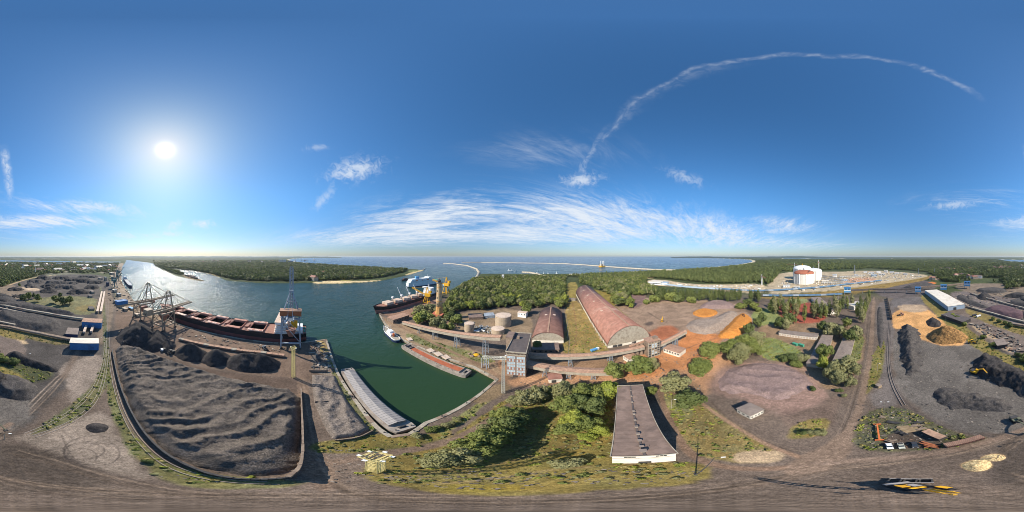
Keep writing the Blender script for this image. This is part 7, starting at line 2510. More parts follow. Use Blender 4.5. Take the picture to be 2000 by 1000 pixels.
crawler_crane()
for i, (x, y) in enumerate(((1766, 939.5), (1790, 939.5))):
    p = P(x, y)
    t = thing('loading_pallet', ('open steel frame on the ground by the crawler crane, farther from its counterweight', 'open steel frame on the ground by the crawler crane, the one beside its tracks')[i], 'frame', (p.x, p.y, 0), R(35), 'steel frames by the crawler crane')
    for y_ in (-1.1, 1.1):
        MB().box(-2.0, 2.0, y_ - 0.15, y_ + 0.15, 0, 0.9 + 0.5 * i).build('side_beam', M_GREYSHEET, t)
    for x_ in (-1.85, 0, 1.85):
        MB().box(x_ - 0.12, x_ + 0.12, -0.95, 0.95, 0, 0.8 + 0.5 * i).build('cross_beam', M_STEELD, t)


# timber on the far sand heap
for i in range(5):
    p = P(1925 + 8 * i, 896 - 1.2 * i)
    o = MB().beam((-1.2, 0, 0.55), (1.2, 0.3, 0.95), 0.2, 0.14).build('plank', M_TIMBER)
    o.location = (p.x, p.y, 0)
    o.rotation_euler = (0, 0, 0.5 * i)
    setp(o, 'loose grey plank on the sand heap, %s from the crane' % ('first', 'second', 'third', 'fourth', 'fifth')[i], 'plank', 'planks on the sand heap')


# ------------------------------------------------------------------ lamp posts
def lamp_post(label, p, h, lean=(0, 0), arms=1, m=None):
    t = thing('lamp_post', label, 'lamp post', (p.x, p.y, 0), facing(p))
    m = m or M_CONC
    top = Vector((lean[0], lean[1], h))
    MB().cyl((0, 0, -0.1), top, 0.16, 0.09, 8).build('pole', m, t)
    for s in ((1,) if arms == 1 else (-1, 1)):
        MB().beam(top, top + Vector((0, 1.6 * s, 0.3)), 0.1).build('arm', m, t)
        MB().box(top.x - 0.2, top.x + 0.2, top.y + 1.6 * s - 0.45, top.y + 1.6 * s + 0.45, h + 0.2, h + 0.42).build('lamp_head', M_LAMP, t)


lamp_post('leaning dark lamp post at the corner of the long storehouse', P(1357.5, 928), 17, (-5.5, 3.4), 1, M_STEELD)
lamp_post('lamp post at the top of the dark grass junk patch', P(1728, 800), 9, (0, 0), 2)
lamp_post('lamp post beside the pale yard track at the left edge', P(9, 858), 8, (0, 0), 1)
lamp_post('lamp post on the dark coal ridge in the left yard', P(55, 705), 9, (0, 0), 1)
lamp_post('lamp post by the blue belt house near the sidings', P(195, 672), 9, (0, 0), 1)
for i, (x, y) in enumerate(((1907, 664), (1978, 704), (1822, 604), (1846, 630))):
    lamp_post('slim post on the diagonal grass strip, %s from the warehouse' % ('third', 'farthest', 'nearest', 'second')[i], P(x, y), 11, (0, 0), 1)
lamp_post('lamp post beside the purple ore and the leafy pair of trees', P(1312, 797), 10, (0, 0), 1)
lamp_post('lamp post by the grass strip at the long road', P(1714, 725), 9, (0, 0), 1)
lamp_post('tall thin mast in front of the light blue belt house', P(1637, 592), 26, (0, 0), 2, M_SHIPWHITE)
for i, (x, y) in enumerate(((1794, 536), (1825, 537), (1806, 522))):
    lattice_mast('power_pylon', 'thin power pylon at the forest edge, %s of three' % ('nearest', 'middle', 'farthest')[i], 'pylon', P(x, y), 34, 5, 1.5, M_STEEL, 8, 0.5)


# conveyor on trestle with blue steelwork in front of the tower
def blue_steelwork():
    t = thing('barge_loader', 'pale blue steel loading arm beside the transfer tower front', 'conveyor', (-14.5, 118, 0), R(-25))
    truss(MB(), (-8, 0, 12), (14, 0, 19), 2.0, 2.0, 9, 0.3).build('arm', M_PALEGREY, t)
    for x in (-8, -4):
        for y in (-1.5, 1.5):
            MB().beam((x, y, 0), (x, y, 12), 0.5).build('leg', M_STEELB, t)
    b = MB()
    for z in (4, 8):
        b.beam((-8, -1.5, z), (-4, 1.5, z), 0.25)
        b.beam((-8, 1.5, z), (-4, -1.5, z + 3), 0.25)
    b.build('bracing', M_STEELB, t)


blue_steelwork()
RK = [(917, 692), (922, 696), (930, 694), (936, 697), (926, 690)]
for i, (x, y) in enumerate(RK):
    p = P(x, y)
    m = MB()
    r0 = 1.6 + 0.5 * (i % 3)
    m.lathe([(r0 * 0.8, 0), (r0, 0.5), (r0 * 0.9, 1.1), (r0 * 0.4, 1.7)], 7)
    for v in m.v:
        v.x *= 1 + 0.25 * math.sin(7 * v.y + i)
        v.y *= 1 + 0.25 * math.sin(5 * v.x + 2 * i)
    o = m.build('rubble_block', M_YEL if i == 2 else M_CONCD)
    o.location = (p.x, p.y, 0)
    setp(o, ('brown rubble block', 'dark rubble block', 'yellow painted block', 'grey rubble block', 'flat rubble block')[i] + ' in the grass below the long belt gallery', 'rubble')


# ------------------------------------------------------------------ far houses
def house_proto(m_wall, m_roof, w, d_, h):
    t = thing('house', '', 'house')
    MB().box(-w / 2, w / 2, -d_ / 2, d_ / 2, -0.5, h).build('wall', m_wall, t)
    MB().add([(-w / 2 - 0.4, -d_ / 2 - 0.4, h + 0.01), (w / 2 + 0.4, -d_ / 2 - 0.4, h + 0.01), (w / 2 + 0.4, d_ / 2 + 0.4, h + 0.01), (-w / 2 - 0.4, d_ / 2 + 0.4, h + 0.01), (-w / 2 - 0.4, 0, h + d_ * 0.35), (w / 2 + 0.4, 0, h + d_ * 0.35)],
             [(3, 2, 1, 0), (0, 1, 5, 4), (2, 3, 4, 5), (0, 4, 3), (1, 2, 5)]).build('roof', m_roof, t)
    return t


hp = [house_proto(M_WHITE, M_REDTILE, 16, 11, 9), house_proto(M_SHIPWHITE, M_GREYROOF, 34, 16, 9), house_proto(M_CONC, M_RUST, 24, 13, 10), house_proto(M_SHIPWHITE, M_PALEROOF, 46, 24, 8)]
used = [False] * 4
rnd = random.Random(9)


def put_house(k, p, rz, label, group, s=1.0):
    if not used[k]:
        o = hp[k]
        used[k] = True
    else:
        o = copy_tree(hp[k])
    o.location = (p.x, p.y, 0)
    o.rotation_euler = (0, 0, rz)
    o.scale = (s, s, s)
    setp(o, label, 'house', group)


KN = ['white red-roofed house', 'long white grey-roofed block', 'grey rust-roofed house', 'broad white pale-roofed hall']
for i in range(110):
    x, y = rnd.uniform(-10, 232), rnd.uniform(512.5, 531)
    if x < 60 and y > 526:
        continue
    k = rnd.choice((0, 0, 1, 2, 3, 1))
    put_house(k, P(x, y), rnd.uniform(0, 3.1), KN[k] + ' in the town ' + ('far left' if x < 45 else 'beyond the pylon' if x < 95 else 'above the far heaps' if x < 160 else 'behind the sidings') + (' near the lagoon' if y < 517 else ' among middle trees' if y < 524 else ' on its near side'), 'town houses behind the coal yards', rnd.uniform(0.9, 1.5))
for i in range(40):
    x, y = rnd.uniform(395, 620), rnd.uniform(508.5, 513.6)
    k = rnd.choice((0, 0, 1, 2))
    put_house(k, P(x, y), rnd.uniform(0, 3.1), KN[k] + ' in the resort town ' + ('above the reedy spit' if x < 470 else 'left of the hotels' if x < 540 else 'by the hotels') + (' on its far side' if y < 511 else ' on its near side'), 'houses of the resort town', rnd.uniform(1.0, 1.7))
for i in range(44):
    x, y = rnd.choice(((1948, 524), (1975, 523), (1900, 526), (1850, 527.5), (1880, 541), (1905, 543), (1830, 546), (1985, 530)))
    x, y = x + rnd.uniform(-16, 16), y + rnd.uniform(-1.6, 1.6)
    k = rnd.choice((0, 0, 2, 2, 1))
    put_house(k, P(x, y), rnd.uniform(0, 3.1), KN[k] + ' in the wooded settlement ' + ('behind the warehouse' if x < 1870 else 'behind the last belt house' if x < 1925 else 'near the right edge') + (' among trees' if y < 530 else ' at forest edge'), 'houses of the wooded settlement', rnd.uniform(0.8, 1.2))
put_house(2, P(613, 548), 0.2, 'red-brown boathouse on the far bank above the beach', None, 1.5)
put_house(0, P(632, 534), 0.2, 'lone pale house in the peninsula wood', None, 1.2)
for i, (x, y, w, h) in enumerate(((548, 512.5, 60, 42), (556, 513, 40, 46), (567, 514, 70, 30))):
    p = P(x, y)
    t = thing('hotel', ('tall white hotel slab in the resort town, left of three', 'tallest white hotel slab in the resort town, middle of three', 'dark broad hotel in the resort town, right of three')[i], 'building', (p.x, p.y, 0), -math.atan2(p.x, p.y))
    MB().box(-w / 2, w / 2, 0, 20, -1, h).build('wall', M_SHIPWHITE if i < 2 else M_STEELB, t)
    for f in range(6):
        MB().box(-w / 2 + 2, w / 2 - 2, -0.4, 0, h * (f + 0.35) / 6, h * (f + 0.7) / 6).build('window_band', M_GLASS, t)


# ------------------------------------------------------------------ sheds and stores along the far quay and sidings
rnd = random.Random(33)
SH = [(228, 592, 16, 8, 5, M_CONC), (236, 600, 12, 8, 4, M_CONC), (244, 606, 10, 6, 4, M_BUFF), (232, 578, 14, 8, 6, M_STEEL), (224, 570, 16, 9, 6, M_PALEROOF), (222, 545, 26, 12, 8, M_GREYROOF), (218, 536, 30, 14, 9, M_PALEROOF), (226, 530, 34, 14, 10, M_CONC), (196, 546, 24, 12, 7, M_GREYROOF), (188, 552, 20, 10, 6, M_DARKROOF), (176, 580, 14, 8, 4, M_DARKROOF), (180, 572, 16, 8, 5, M_GREYROOF), (210, 558, 10, 8, 12, M_NAVY), (206, 548, 12, 8, 14, M_STEELB), (268, 617, 9, 6, 4, M_HATCHTAN), (256, 604, 12, 5, 3, M_BLUEL), (178, 604, 14, 9, 3, M_DARKROOF)]
SL = ['flat pale shed closest to the water by the farther unloader', 'low pale store behind the farther unloader', 'small sand-coloured store by the unloader rails', 'grey shed below the nearest green crane', 'white-roofed shed beside the nearest green crane', 'grey-roofed long store before the middle green crane', 'white-roofed long store near the farthest green crane', 'concrete silo block at the farthest green crane', 'grey store on the yard side of the sidings', 'dark store on the far coal yard corner', 'dark low hut in the scrub by the belt line', 'grey hut in the scrub above the dark one', 'navy transfer house on the sidings', 'blue-grey transfer house farther up the sidings', 'tan hut under the farther unloader', 'pale blue container store on the quay', 'dark pit cover on the scrub patch']
for (x, y, w, d_, h, m), lab in zip(SH, SL):
    p = P(x, y)
    t = thing('quay_shed', lab, 'shed', (p.x, p.y, 0), R(75) + rnd.uniform(-0.1, 0.1), 'sheds along the far quay and sidings')
    MB().box(-w / 2, w / 2, -d_ / 2, d_ / 2, -0.3, h).build('wall', M_CONC if m is not M_NAVY else M_NAVY, t)
    MB().box(-w / 2 - 0.3, w / 2 + 0.3, -d_ / 2 - 0.3, d_ / 2 + 0.3, h + 0.003, h + 0.5).build('roof', m, t)
    MB().box(-w / 6, w / 6, -d_ / 2 - 0.08, -d_ / 2, 0, h * 0.7).build('door', M_STEELD, t)


# ------------------------------------------------------------------ clutter nobody could count: pipework, gear and rubble
def island_material(name, cols):
    m = bpy.data.materials.new(name)
    m.use_nodes = True
    k = NT(m.node_tree)
    b = k.n['Principled BSDF']
    g = k.new('ShaderNodeNewGeometry')
    r = k.new('ShaderNodeValToRGB')
    r.color_ramp.interpolation = 'CONSTANT'
    el = r.color_ramp.elements
    for i, c in enumerate(cols):
        e = el[i] if i < 2 else el.new(i / len(cols))
        e.position = i / len(cols)
        e.color = tuple(srgb(c)) + (1,)
    k.l.new(g.outputs['Random Per Island'], r.inputs[0])
    k.l.new(r.outputs[0], b.inputs['Base Color'])
    b.inputs['Roughness'].default_value = 0.8
    return m


def clutter(name, label, pts, n, lo, hi, zmax, m, seed, long_=1.0):
    poly = PP(pts)
    pa = np.array([(p[0], p[1]) for p in poly])
    g = np.random.default_rng(seed)
    l0, h0 = pa.min(0), pa.max(0)
    xy = g.uniform(l0, h0, (n * 6, 2))
    xy = xy[psdf(pa, xy[:, 0], xy[:, 1]) > 0][:n]
    rnd = random.Random(seed)
    b = MB()
    for x, y in xy:
        s = rnd.uniform(lo, hi)
        a = rnd.uniform(0, 3.14)
        l = s * rnd.uniform(0.6, 1.0 + 2.5 * long_)
        z = rnd.uniform(0.25, 1.0) * zmax
        u = Vector((math.cos(a), math.sin(a), 0))
        c = Vector((x, y, z / 2 - 0.05))
        b.beam(c - u * l / 2, c + u * l / 2, s, z)
    o = b.build(name, m)
    return setp(o, label, None, None, 'stuff')


I_PLANT = island_material('plant_gear', [(226, 222, 212), (196, 188, 174), (170, 160, 146), (150, 140, 128), (210, 200, 184), (150, 146, 138), (168, 170, 168), (186, 168, 148)])
I_YARD = island_material('yard_gear', [(112, 104, 96), (140, 128, 114), (84, 80, 76), (168, 152, 134), (96, 84, 76), (124, 96, 80)])
I_STONE = island_material('loose_stones', [(112, 101, 91), (92, 83, 76), (128, 116, 104), (76, 69, 64), (140, 128, 115)])
clutter('pipework', 'pipework, cabins and gear crowding the gas terminal ground', [(1512, 566), (1530, 548), (1545, 543), (1600, 546), (1640, 540), (1700, 532), (1770, 533), (1806, 540), (1740, 550), (1640, 561), (1560, 569)], 520, 1.2, 4, 3.5, I_PLANT, 3)
clutter('pipework', 'pale gear and spoil along the forest sand strip', [(1300, 552), (1330, 555), (1400, 558), (1480, 556), (1490, 566), (1400, 563), (1320, 558)], 200, 1.2, 4, 3, I_PLANT, 4)
clutter('yard_gear', 'small gear and spoil strewn along the far quay and sidings', [(212, 600), (205, 560), (215, 530), (238, 520), (240, 552), (260, 588), (300, 611), (320, 625), (270, 622)], 420, 0.8, 3.2, 3, I_YARD, 5)
clutter('yard_gear', 'small gear and spoil strewn on the quay by the ship', [(338, 634), (450, 662), (560, 676), (556, 690), (440, 676), (340, 650)], 90, 0.4, 1.4, 1.0, I_YARD, 6)
clutter('yard_gear', 'small gear and spoil on the quay corner by the grey unloader', [(606, 672), (632, 668), (650, 712), (658, 728), (612, 726)], 160, 0.5, 1.8, 1.2, I_YARD, 7)
clutter('yard_gear', 'scattered spoil over the far right yards', [(1850, 572), (1930, 562), (2040, 575), (2040, 640), (1960, 620), (1890, 600)], 260, 0.8, 3.0, 1.6, I_YARD, 8)
clutter('yard_gear', 'broken gear on the dusty yard below the open shed', [(1895, 634), (1930, 632), (1990, 664), (2010, 690), (1970, 686), (1920, 652)], 150, 0.5, 2.4, 1.6, I_YARD, 9)
clutter('loose_stones', 'loose stones and scraps on the bare ground near the road fork', [(600, 870), (690, 868), (760, 890), (700, 905), (730, 930), (640, 950), (600, 940), (480, 950), (300, 930)], 240, 0.12, 0.45, 0.3, I_STONE, 10, 0.4)
clutter('loose_stones', 'loose stones and scraps in the grass before the storehouse', [(730, 925), (900, 915), (1180, 912), (1380, 915), (1370, 935), (1100, 950), (850, 955)], 260, 0.12, 0.5, 0.3, I_STONE, 11, 0.5)
clutter('loose_stones', 'loose stones and scraps over the open coal yard', [(1745, 660), (1800, 670), (1890, 690), (1900, 740), (1980, 780), (1960, 840), (1860, 820), (1760, 760)], 400, 0.2, 0.8, 0.5, I_STONE, 12, 0.3)
clutter('loose_stones', 'loose stones and scraps among the junk patch', [(1680, 830), (1710, 805), (1770, 800), (1860, 850), (1830, 872), (1700, 876)], 200, 0.15, 0.6, 0.4, I_YARD, 13, 0.8)
clutter('loose_stones', 'loose lumps on the orange ground around the belts', [(1000, 745), (1190, 726), (1300, 695), (1400, 660), (1390, 720), (1370, 775), (1280, 752)], 260, 0.3, 1.0, 0.5, I_STONE, 14, 0.4)

# ------------------------------------------------------------------ trees
def leaf_material(name, c1, c2):
    m = bpy.data.materials.new(name)
    m.use_nodes = True
    k = NT(m.node_tree)
    b = k.n['Principled BSDF']
    oi = k.new('ShaderNodeObjectInfo')
    g = k.new('ShaderNodeNewGeometry')
    n = k.noise(g.outputs['Position'], 0.45, 3.0, 0.6)
    f = k.m('ADD', k.m('MULTIPLY', oi.outputs['Random'], 0.65), k.m('MULTIPLY', k.sstep(n, 0.3, 0.7), 0.35))
    c = k.mix(f, tuple(srgb(c1)) + (1,), tuple(srgb(c2)) + (1,))
    k.l.new(c, b.inputs['Base Color'])
    b.inputs['Roughness'].default_value = 0.65
    b.inputs['Specular IOR Level'].default_value = 0.25
    tr = k.new('ShaderNodeBsdfTranslucent')
    k.l.new(c, tr.inputs['Color'])
    mx = k.new('ShaderNodeMixShader')
    mx.inputs[0].default_value = 0.22
    k.l.new(b.outputs[0], mx.inputs[1])
    k.l.new(tr.outputs[0], mx.inputs[2])
    k.l.new(mx.outputs[0], k.n['Material Output'].inputs['Surface'])
    return m


L_MID = leaf_material('green_leaves', (104, 114, 58), (134, 138, 74))
L_DARK = leaf_material('dark_leaves', (82, 94, 52), (108, 116, 66))
L_OLIVE = leaf_material('grey_green_leaves', (126, 126, 84), (150, 146, 102))
L_LIME = leaf_material('yellow_green_leaves', (132, 142, 60), (162, 164, 74))
L_PINE = leaf_material('pine_needles', (90, 101, 60), (120, 126, 74))
M_BARK = mat('bark', (96, 80, 66), 0.9, 0.2, 2.0)


def lobes_broad(rnd, n, squash=1.0):
    L = [((0, 0, 0.60), 0.62)]
    for i in range(n):
        a = 2 * math.pi * i / n + rnd.uniform(-0.4, 0.4)
        rr = rnd.uniform(0.40, 0.72)
        z = rnd.uniform(0.34, 0.78)
        L.append(((rr * math.cos(a), rr * math.sin(a), z), rnd.uniform(0.26, 0.42)))
    for i in range(3):
        L.append(((rnd.uniform(-0.25, 0.25), rnd.uniform(-0.25, 0.25), rnd.uniform(0.78, 0.9)), rnd.uniform(0.25, 0.36)))
    return L


def lobes_poplar(rnd):
    L = []
    for i in range(9):
        f = i / 8
        r = 0.85 * math.sin(math.pi * (0.14 + 0.80 * f)) ** 0.7
        L.append(((rnd.uniform(-0.2, 0.2), rnd.uniform(-0.2, 0.2), 0.12 + 0.80 * f), r * rnd.uniform(0.8, 1.05)))
    return L


def lobes_bush(rnd):
    L = []
    for i in range(8):
        a = rnd.uniform(0, 6.28)
        rr = rnd.uniform(0.1, 0.65)
        L.append(((rr * math.cos(a), rr * math.sin(a), rnd.uniform(0.25, 0.55)), rnd.uniform(0.3, 0.5)))
    return L


def crown_mesh(name, lobes, nleaf, size, seed, zs=1.0):
    """unit crown: radius about 1, height 0..1. zs: height of the lobes relative to their width"""
    rnd = random.Random(seed)
    V, F = [], []
    wts = [l[1] ** 2 for l in lobes]
    for i in range(nleaf):
        (cx, cy, cz), r = rnd.choices(lobes, wts)[0]
        while True:
            d = Vector((rnd.gauss(0, 1), rnd.gauss(0, 1), rnd.gauss(0.25, 1)))
            if d.length > 0.2:
                d.normalize()
                break
        rad = r * (rnd.uniform(0.86, 1.06) if rnd.random() < 0.8 else rnd.uniform(0.4, 0.9))
        # lobe spheres are squeezed in z, since the unit crown is stretched to the tree's height
        p = Vector((cx + d.x * rad, cy + d.y * rad, cz + d.z * rad * zs))
        nrm = (d + Vector((rnd.gauss(0, 0.42), rnd.gauss(0, 0.42), rnd.gauss(0.1, 0.42)))).normalized()
        t = nrm.orthogonal().normalized()
        a = rnd.uniform(0, 6.28)
        b = nrm.cross(t)
        t, b = t * math.cos(a) + b * math.sin(a), b * math.cos(a) - t * math.sin(a)
        s = size * rnd.uniform(0.6, 1.35)
        n0 = len(V)
        for (u, w) in ((-1, -0.7), (0.9, -0.8), (1, 0.7), (-0.8, 0.9)):
            q = t * (u * s * rnd.uniform(0.7, 1.1)) + b * (w * s * rnd.uniform(0.7, 1.1))
            q = q + nrm * rnd.uniform(-0.25, 0.25) * s
            V.append((p.x + q.x, p.y + q.y, max(0.02, p.z + q.z * zs)))
        F.append((n0, n0 + 1, n0 + 2, n0 + 3))
    me = bpy.data.meshes.new(name)
    me.from_pydata(V, [], F)
    me.update()
    return me


def trunk_mesh(name, seed, poplar=False):
    rnd = random.Random(seed)
    m = MB()
    m.cyl((0, 0, -0.02), (0.02, 0.01, 0.35), 0.07, 0.05, 7)
    m.cyl((0.02, 0.01, 0.35), (0.0, 0.03, 0.72), 0.05, 0.02, 6)
    for i in range(5):
        a = i * 1.3 + rnd.uniform(-0.3, 0.3)
        z0 = 0.2 + 0.06 * i
        l = 0.35 if not poplar else 0.2
        m.cyl((0.02, 0.01, z0), (l * math.cos(a), l * math.sin(a), z0 + 0.2), 0.03, 0.012, 5)
    me = bpy.data.meshes.new(name)
    me.from_pydata([tuple(v) for v in m.v], [], m.f)
    me.materials.append(M_BARK)
    me.update()
    return me


rr_ = random.Random(3)
CM = {}
ZB = 0.55
for lod, n, s in (('hi', 3000, 0.056), ('mid', 900, 0.098), ('lo', 150, 0.22)):
    CM['broad', lod] = [crown_mesh('crown', lobes_broad(random.Random(50 + i), 8 + i % 3), n, s, 10 + i, ZB) for i in range(4)]
    CM['poplar', lod] = [crown_mesh('crown', lobes_poplar(random.Random(70 + i)), int(n * 0.8), s * 1.3, 20 + i, 0.14) for i in range(3)]
    CM['bush', lod] = [crown_mesh('crown', lobes_bush(random.Random(90 + i)), int(n * 0.6), s * 1.15, 30 + i, 0.8) for i in range(3)]
TM = [trunk_mesh('trunk', 1), trunk_mesh('trunk', 2)]
TMP = trunk_mesh('trunk', 3, True)
MESHMAT = {}


def with_mat(me, m):
    key = (me.name, m.name)
    if key not in MESHMAT:
        c = me.copy()
        c.materials.clear()
        c.materials.append(m)
        MESHMAT[key] = c
    return MESHMAT[key]


def tree(kind, p, rad, h, m, label, group, lod='mid', name=None, seed=None):
    rnd = random.Random(int(p.x * 13 + p.y * 7) if seed is None else seed)
    t = thing(name or {'broad': 'broadleaf_tree', 'poplar': 'poplar_tree', 'bush': 'bush'}[kind], label, 'tree' if kind != 'bush' else 'bush', (p.x, p.y, 0), rnd.uniform(0, 6.28), group)
    me = with_mat(rnd.choice(CM[kind, lod]), m)
    c = bpy.data.objects.new('crown', me)
    COL.objects.link(c)
    c.parent = t
    c.scale = (rad, rad, h)
    if kind != 'bush':
        k = bpy.data.objects.new('trunk', TMP if kind == 'poplar' else rnd.choice(TM))
        COL.objects.link(k)
        k.parent = t
        k.scale = (rad * 0.9, rad * 0.9, h)
    return t


def ordn(i):
    i += 1
    return '%d%s' % (i, 'th' if 10 < i % 100 < 14 else {1: 'st', 2: 'nd', 3: 'rd'}.get(i % 10, 'th'))


#        crown centre px, py, radius px, kind, leaf, height factor
NEAR = [
 ('bushes on the basin head bank', 'round bush on the grassy bank at the basin head', [(818, 848, 14, 'bush', L_OLIVE), (846, 836, 15, 'bush', L_MID), (872, 826, 14, 'bush', L_OLIVE), (892, 818, 10, 'bush', L_OLIVE)]),
 ('low willows at the road fork', 'low grey-green spreading tree beside the road fork', [(838, 900, 22, 'bush', L_OLIVE), (872, 896, 26, 'broad', L_OLIVE), (900, 888, 28, 'broad', L_OLIVE), (928, 878, 30, 'broad', L_MID)]),
 ('dense trees between road fork and storehouse', 'dense dark tree between the road fork and the storehouse', [(945, 860, 32, 'broad', L_MID), (970, 848, 32, 'broad', L_MID), (992, 832, 32, 'broad', L_DARK), (985, 812, 26, 'broad', L_MID), (1010, 818, 26, 'broad', L_DARK), (958, 838, 24, 'broad', L_OLIVE)]),
 ('trees below the transfer tower', 'grey-green tree below the transfer tower and hut', [(1046, 772, 20, 'broad', L_OLIVE), (1024, 778, 20, 'broad', L_OLIVE), (1005, 782, 15, 'broad', L_OLIVE), (1060, 766, 14, 'broad', L_DARK)]),
 ('trees beside the storehouse', 'leafy tree crowding the wall of the long storehouse', [(1100, 768, 24, 'broad', L_OLIVE), (1108, 795, 28, 'broad', L_MID), (1130, 790, 26, 'broad', L_DARK), (1140, 772, 24, 'broad', L_MID), (1158, 800, 27, 'broad', L_DARK), (1122, 820, 28, 'broad', L_LIME), (1105, 838, 24, 'broad', L_MID), (1150, 828, 26, 'broad', L_MID), (1172, 840, 22, 'broad', L_LIME), (1150, 850, 18, 'broad', L_LIME), (1165, 772, 22, 'broad', L_MID)]),
 (None, 'bright yellow-green tree at the far corner of the long storehouse', [(1187, 768, 24, 'broad', L_LIME)]),
 (None, 'round grey-green bush alone in the grass before the storehouse', [(1112, 903, 20, 'bush', L_OLIVE)]),
 (None, 'round green tree at the gallery nearer the transfer tower', [(1198, 728, 20, 'broad', L_MID)]),
 (None, 'large round green tree in front of the switch house', [(1249, 718, 25, 'broad', L_MID)]),
 (None, 'grey-green tree pressed against the larger one near the sorting tower', [(1272, 714, 14, 'broad', L_OLIVE)]),
 (None, 'small round tree at the far storehouse corner by the shadowed wall', [(1271, 760, 10, 'broad', L_MID)]),
 (None, 'grey-green tree, farther of the pair beside the storehouse lane', [(1316, 757, 27, 'broad', L_OLIVE)]),
 (None, 'darker green tree, nearer of the pair beside the storehouse lane', [(1346, 786, 27, 'broad', L_DARK)]),
 (None, 'upper one of the two green trees standing in the orange ground', [(1387, 688, 22, 'broad', L_MID)]),
 (None, 'lower one of the two green trees standing in the orange ground', [(1368, 722, 24, 'broad', L_MID)]),
 ('tree clump at the meadow edge', 'dense green tree between the orange ore and the small meadow', [(1428, 682, 20, 'broad', L_MID), (1446, 690, 22, 'broad', L_OLIVE), (1455, 672, 20, 'broad', L_MID), (1474, 665, 18, 'broad', L_OLIVE), (1470, 684, 18, 'broad', L_MID), (1438, 700, 16, 'broad', L_OLIVE)]),
 ('small dark trees by the ore slope', 'small dark round tree on the meadow beside the orange ore slope', [(1462, 647, 10, 'broad', L_DARK), (1487, 625, 9, 'broad', L_DARK), (1480, 632, 8, 'broad', L_DARK)]),
 ('trees before the poplar screen', 'dark round tree below the poplar rows', [(1524, 633, 10, 'broad', L_DARK), (1542, 626, 12, 'broad', L_DARK), (1535, 636, 9, 'broad', L_OLIVE)]),
 ('trees around the low houses', 'leafy tree overhanging the low grey-roofed houses', [(1612, 692, 15, 'broad', L_MID), (1608, 712, 13, 'broad', L_LIME), (1628, 728, 20, 'broad', L_OLIVE), (1652, 716, 20, 'broad', L_OLIVE), (1640, 740, 16, 'broad', L_OLIVE), (1668, 722, 14, 'broad', L_OLIVE), (1662, 745, 12, 'broad', L_OLIVE)]),
 ('hedge trees by the purple ore', 'bushy tree between the small meadow and the purple ore', [(1550, 702, 16, 'bush', L_DARK), (1566, 698, 14, 'bush', L_OLIVE), (1556, 714, 12, 'bush', L_MID), (1536, 698, 12, 'bush', L_DARK)]),
 ('trees between the low houses and poplars', 'scrubby tree between the low houses and the poplars', [(1622, 646, 14, 'broad', L_OLIVE), (1640, 650, 12, 'broad', L_OLIVE), (1608, 642, 10, 'broad', L_DARK), (1662, 660, 12, 'broad', L_DARK), (1672, 652, 12, 'broad', L_OLIVE), (1655, 632, 8, 'broad', L_MID)]),
 ('bushes at the fork of the long road', 'grey bush on the island of grass by the long road', [(1572, 842, 14, 'bush', L_DARK), (1590, 846, 16, 'bush', L_OLIVE), (1606, 842, 12, 'bush', L_OLIVE), (1650, 770, 8, 'bush', L_OLIVE), (1640, 762, 8, 'bush', L_DARK), (1585, 758, 8, 'bush', L_DARK)]),
 (None, 'small dark spiky shrub by the railway and pale dusty ground', [(288, 901, 8, 'bush', L_DARK)]),
 ('trees in the left coal yard', 'green tree on the grassy patch in the coal yard', [(46, 584, 6.5, 'broad', L_DARK), (55, 580, 6, 'broad', L_MID), (74, 584, 6.5, 'broad', L_MID), (108, 586, 8, 'broad', L_MID), (122, 590, 8, 'broad', L_DARK), (136, 588, 8, 'broad', L_MID), (66, 578, 4, 'broad', L_DARK), (118, 577, 4, 'broad', L_DARK)]),
 ('trees at the lighthouse foot', 'round leafy tree at the foot of the lighthouse', [(853, 634, 15, 'broad', L_OLIVE), (828, 622, 18, 'broad', L_MID), (840, 606, 16, 'broad', L_OLIVE), (822, 608, 14, 'broad', L_OLIVE), (880, 622, 12, 'broad', L_DARK), (893, 628, 12, 'broad', L_MID), (868, 642, 8, 'broad', L_DARK), (880, 640, 8, 'broad', L_MID), (818, 626, 10, 'broad', L_LIME)]),
 ('trees between the small vault and the wood', 'tree at the corner of the small vaulted store', [(1050, 673, 8, 'broad', L_MID), (1058, 676, 8, 'bush', L_DARK), (1078, 680, 7, 'bush', L_MID), (1030, 607, 9, 'broad', L_MID), (1092, 597, 8, 'broad', L_MID)]),
 ('bushes by the dark open shed', 'low green bush at the dark open shed', [(1861, 617, 7, 'bush', L_LIME), (1868, 621, 7, 'bush', L_MID), (1884, 633, 7, 'bush', L_MID), (1852, 613, 5, 'bush', L_LIME)]),
 ('bushes along the far grass strip', 'low scrub bush on the grass strip at the far yard', [(1950, 627, 6, 'bush', L_DARK), (1962, 630, 6, 'bush', L_MID), (1975, 634, 7, 'bush', L_DARK), (1938, 622, 5, 'bush', L_MID), (1988, 693, 7, 'bush', L_DARK), (1940, 672, 7, 'bush', L_MID), (1920, 656, 6, 'bush', L_MID)]),
 ('bushes beside the ore pad', 'dense bush at the back edge of the ore pad', [(1275, 588, 12, 'bush', L_MID), (1292, 584, 14, 'bush', L_DARK), (1310, 587, 14, 'bush', L_MID), (1330, 588, 12, 'bush', L_DARK), (1262, 592, 8, 'bush', L_MID), (1350, 590, 10, 'bush', L_MID), (1232, 592, 8, 'broad', L_MID), (1210, 592, 12, 'broad', L_DARK), (1202, 586, 10, 'broad', L_MID), (1448, 600, 9, 'bush', L_MID), (1460, 594, 10, 'broad', L_DARK), (1472, 600, 9, 'broad', L_MID), (1480, 606, 8, 'bush', L_MID)]),
 ('bushes left of the yard', 'low green bush at the left yard edge', [(10, 702, 12, 'bush', L_MID), (24, 706, 12, 'bush', L_DARK), (-4, 700, 12, 'bush', L_MID)]),
]
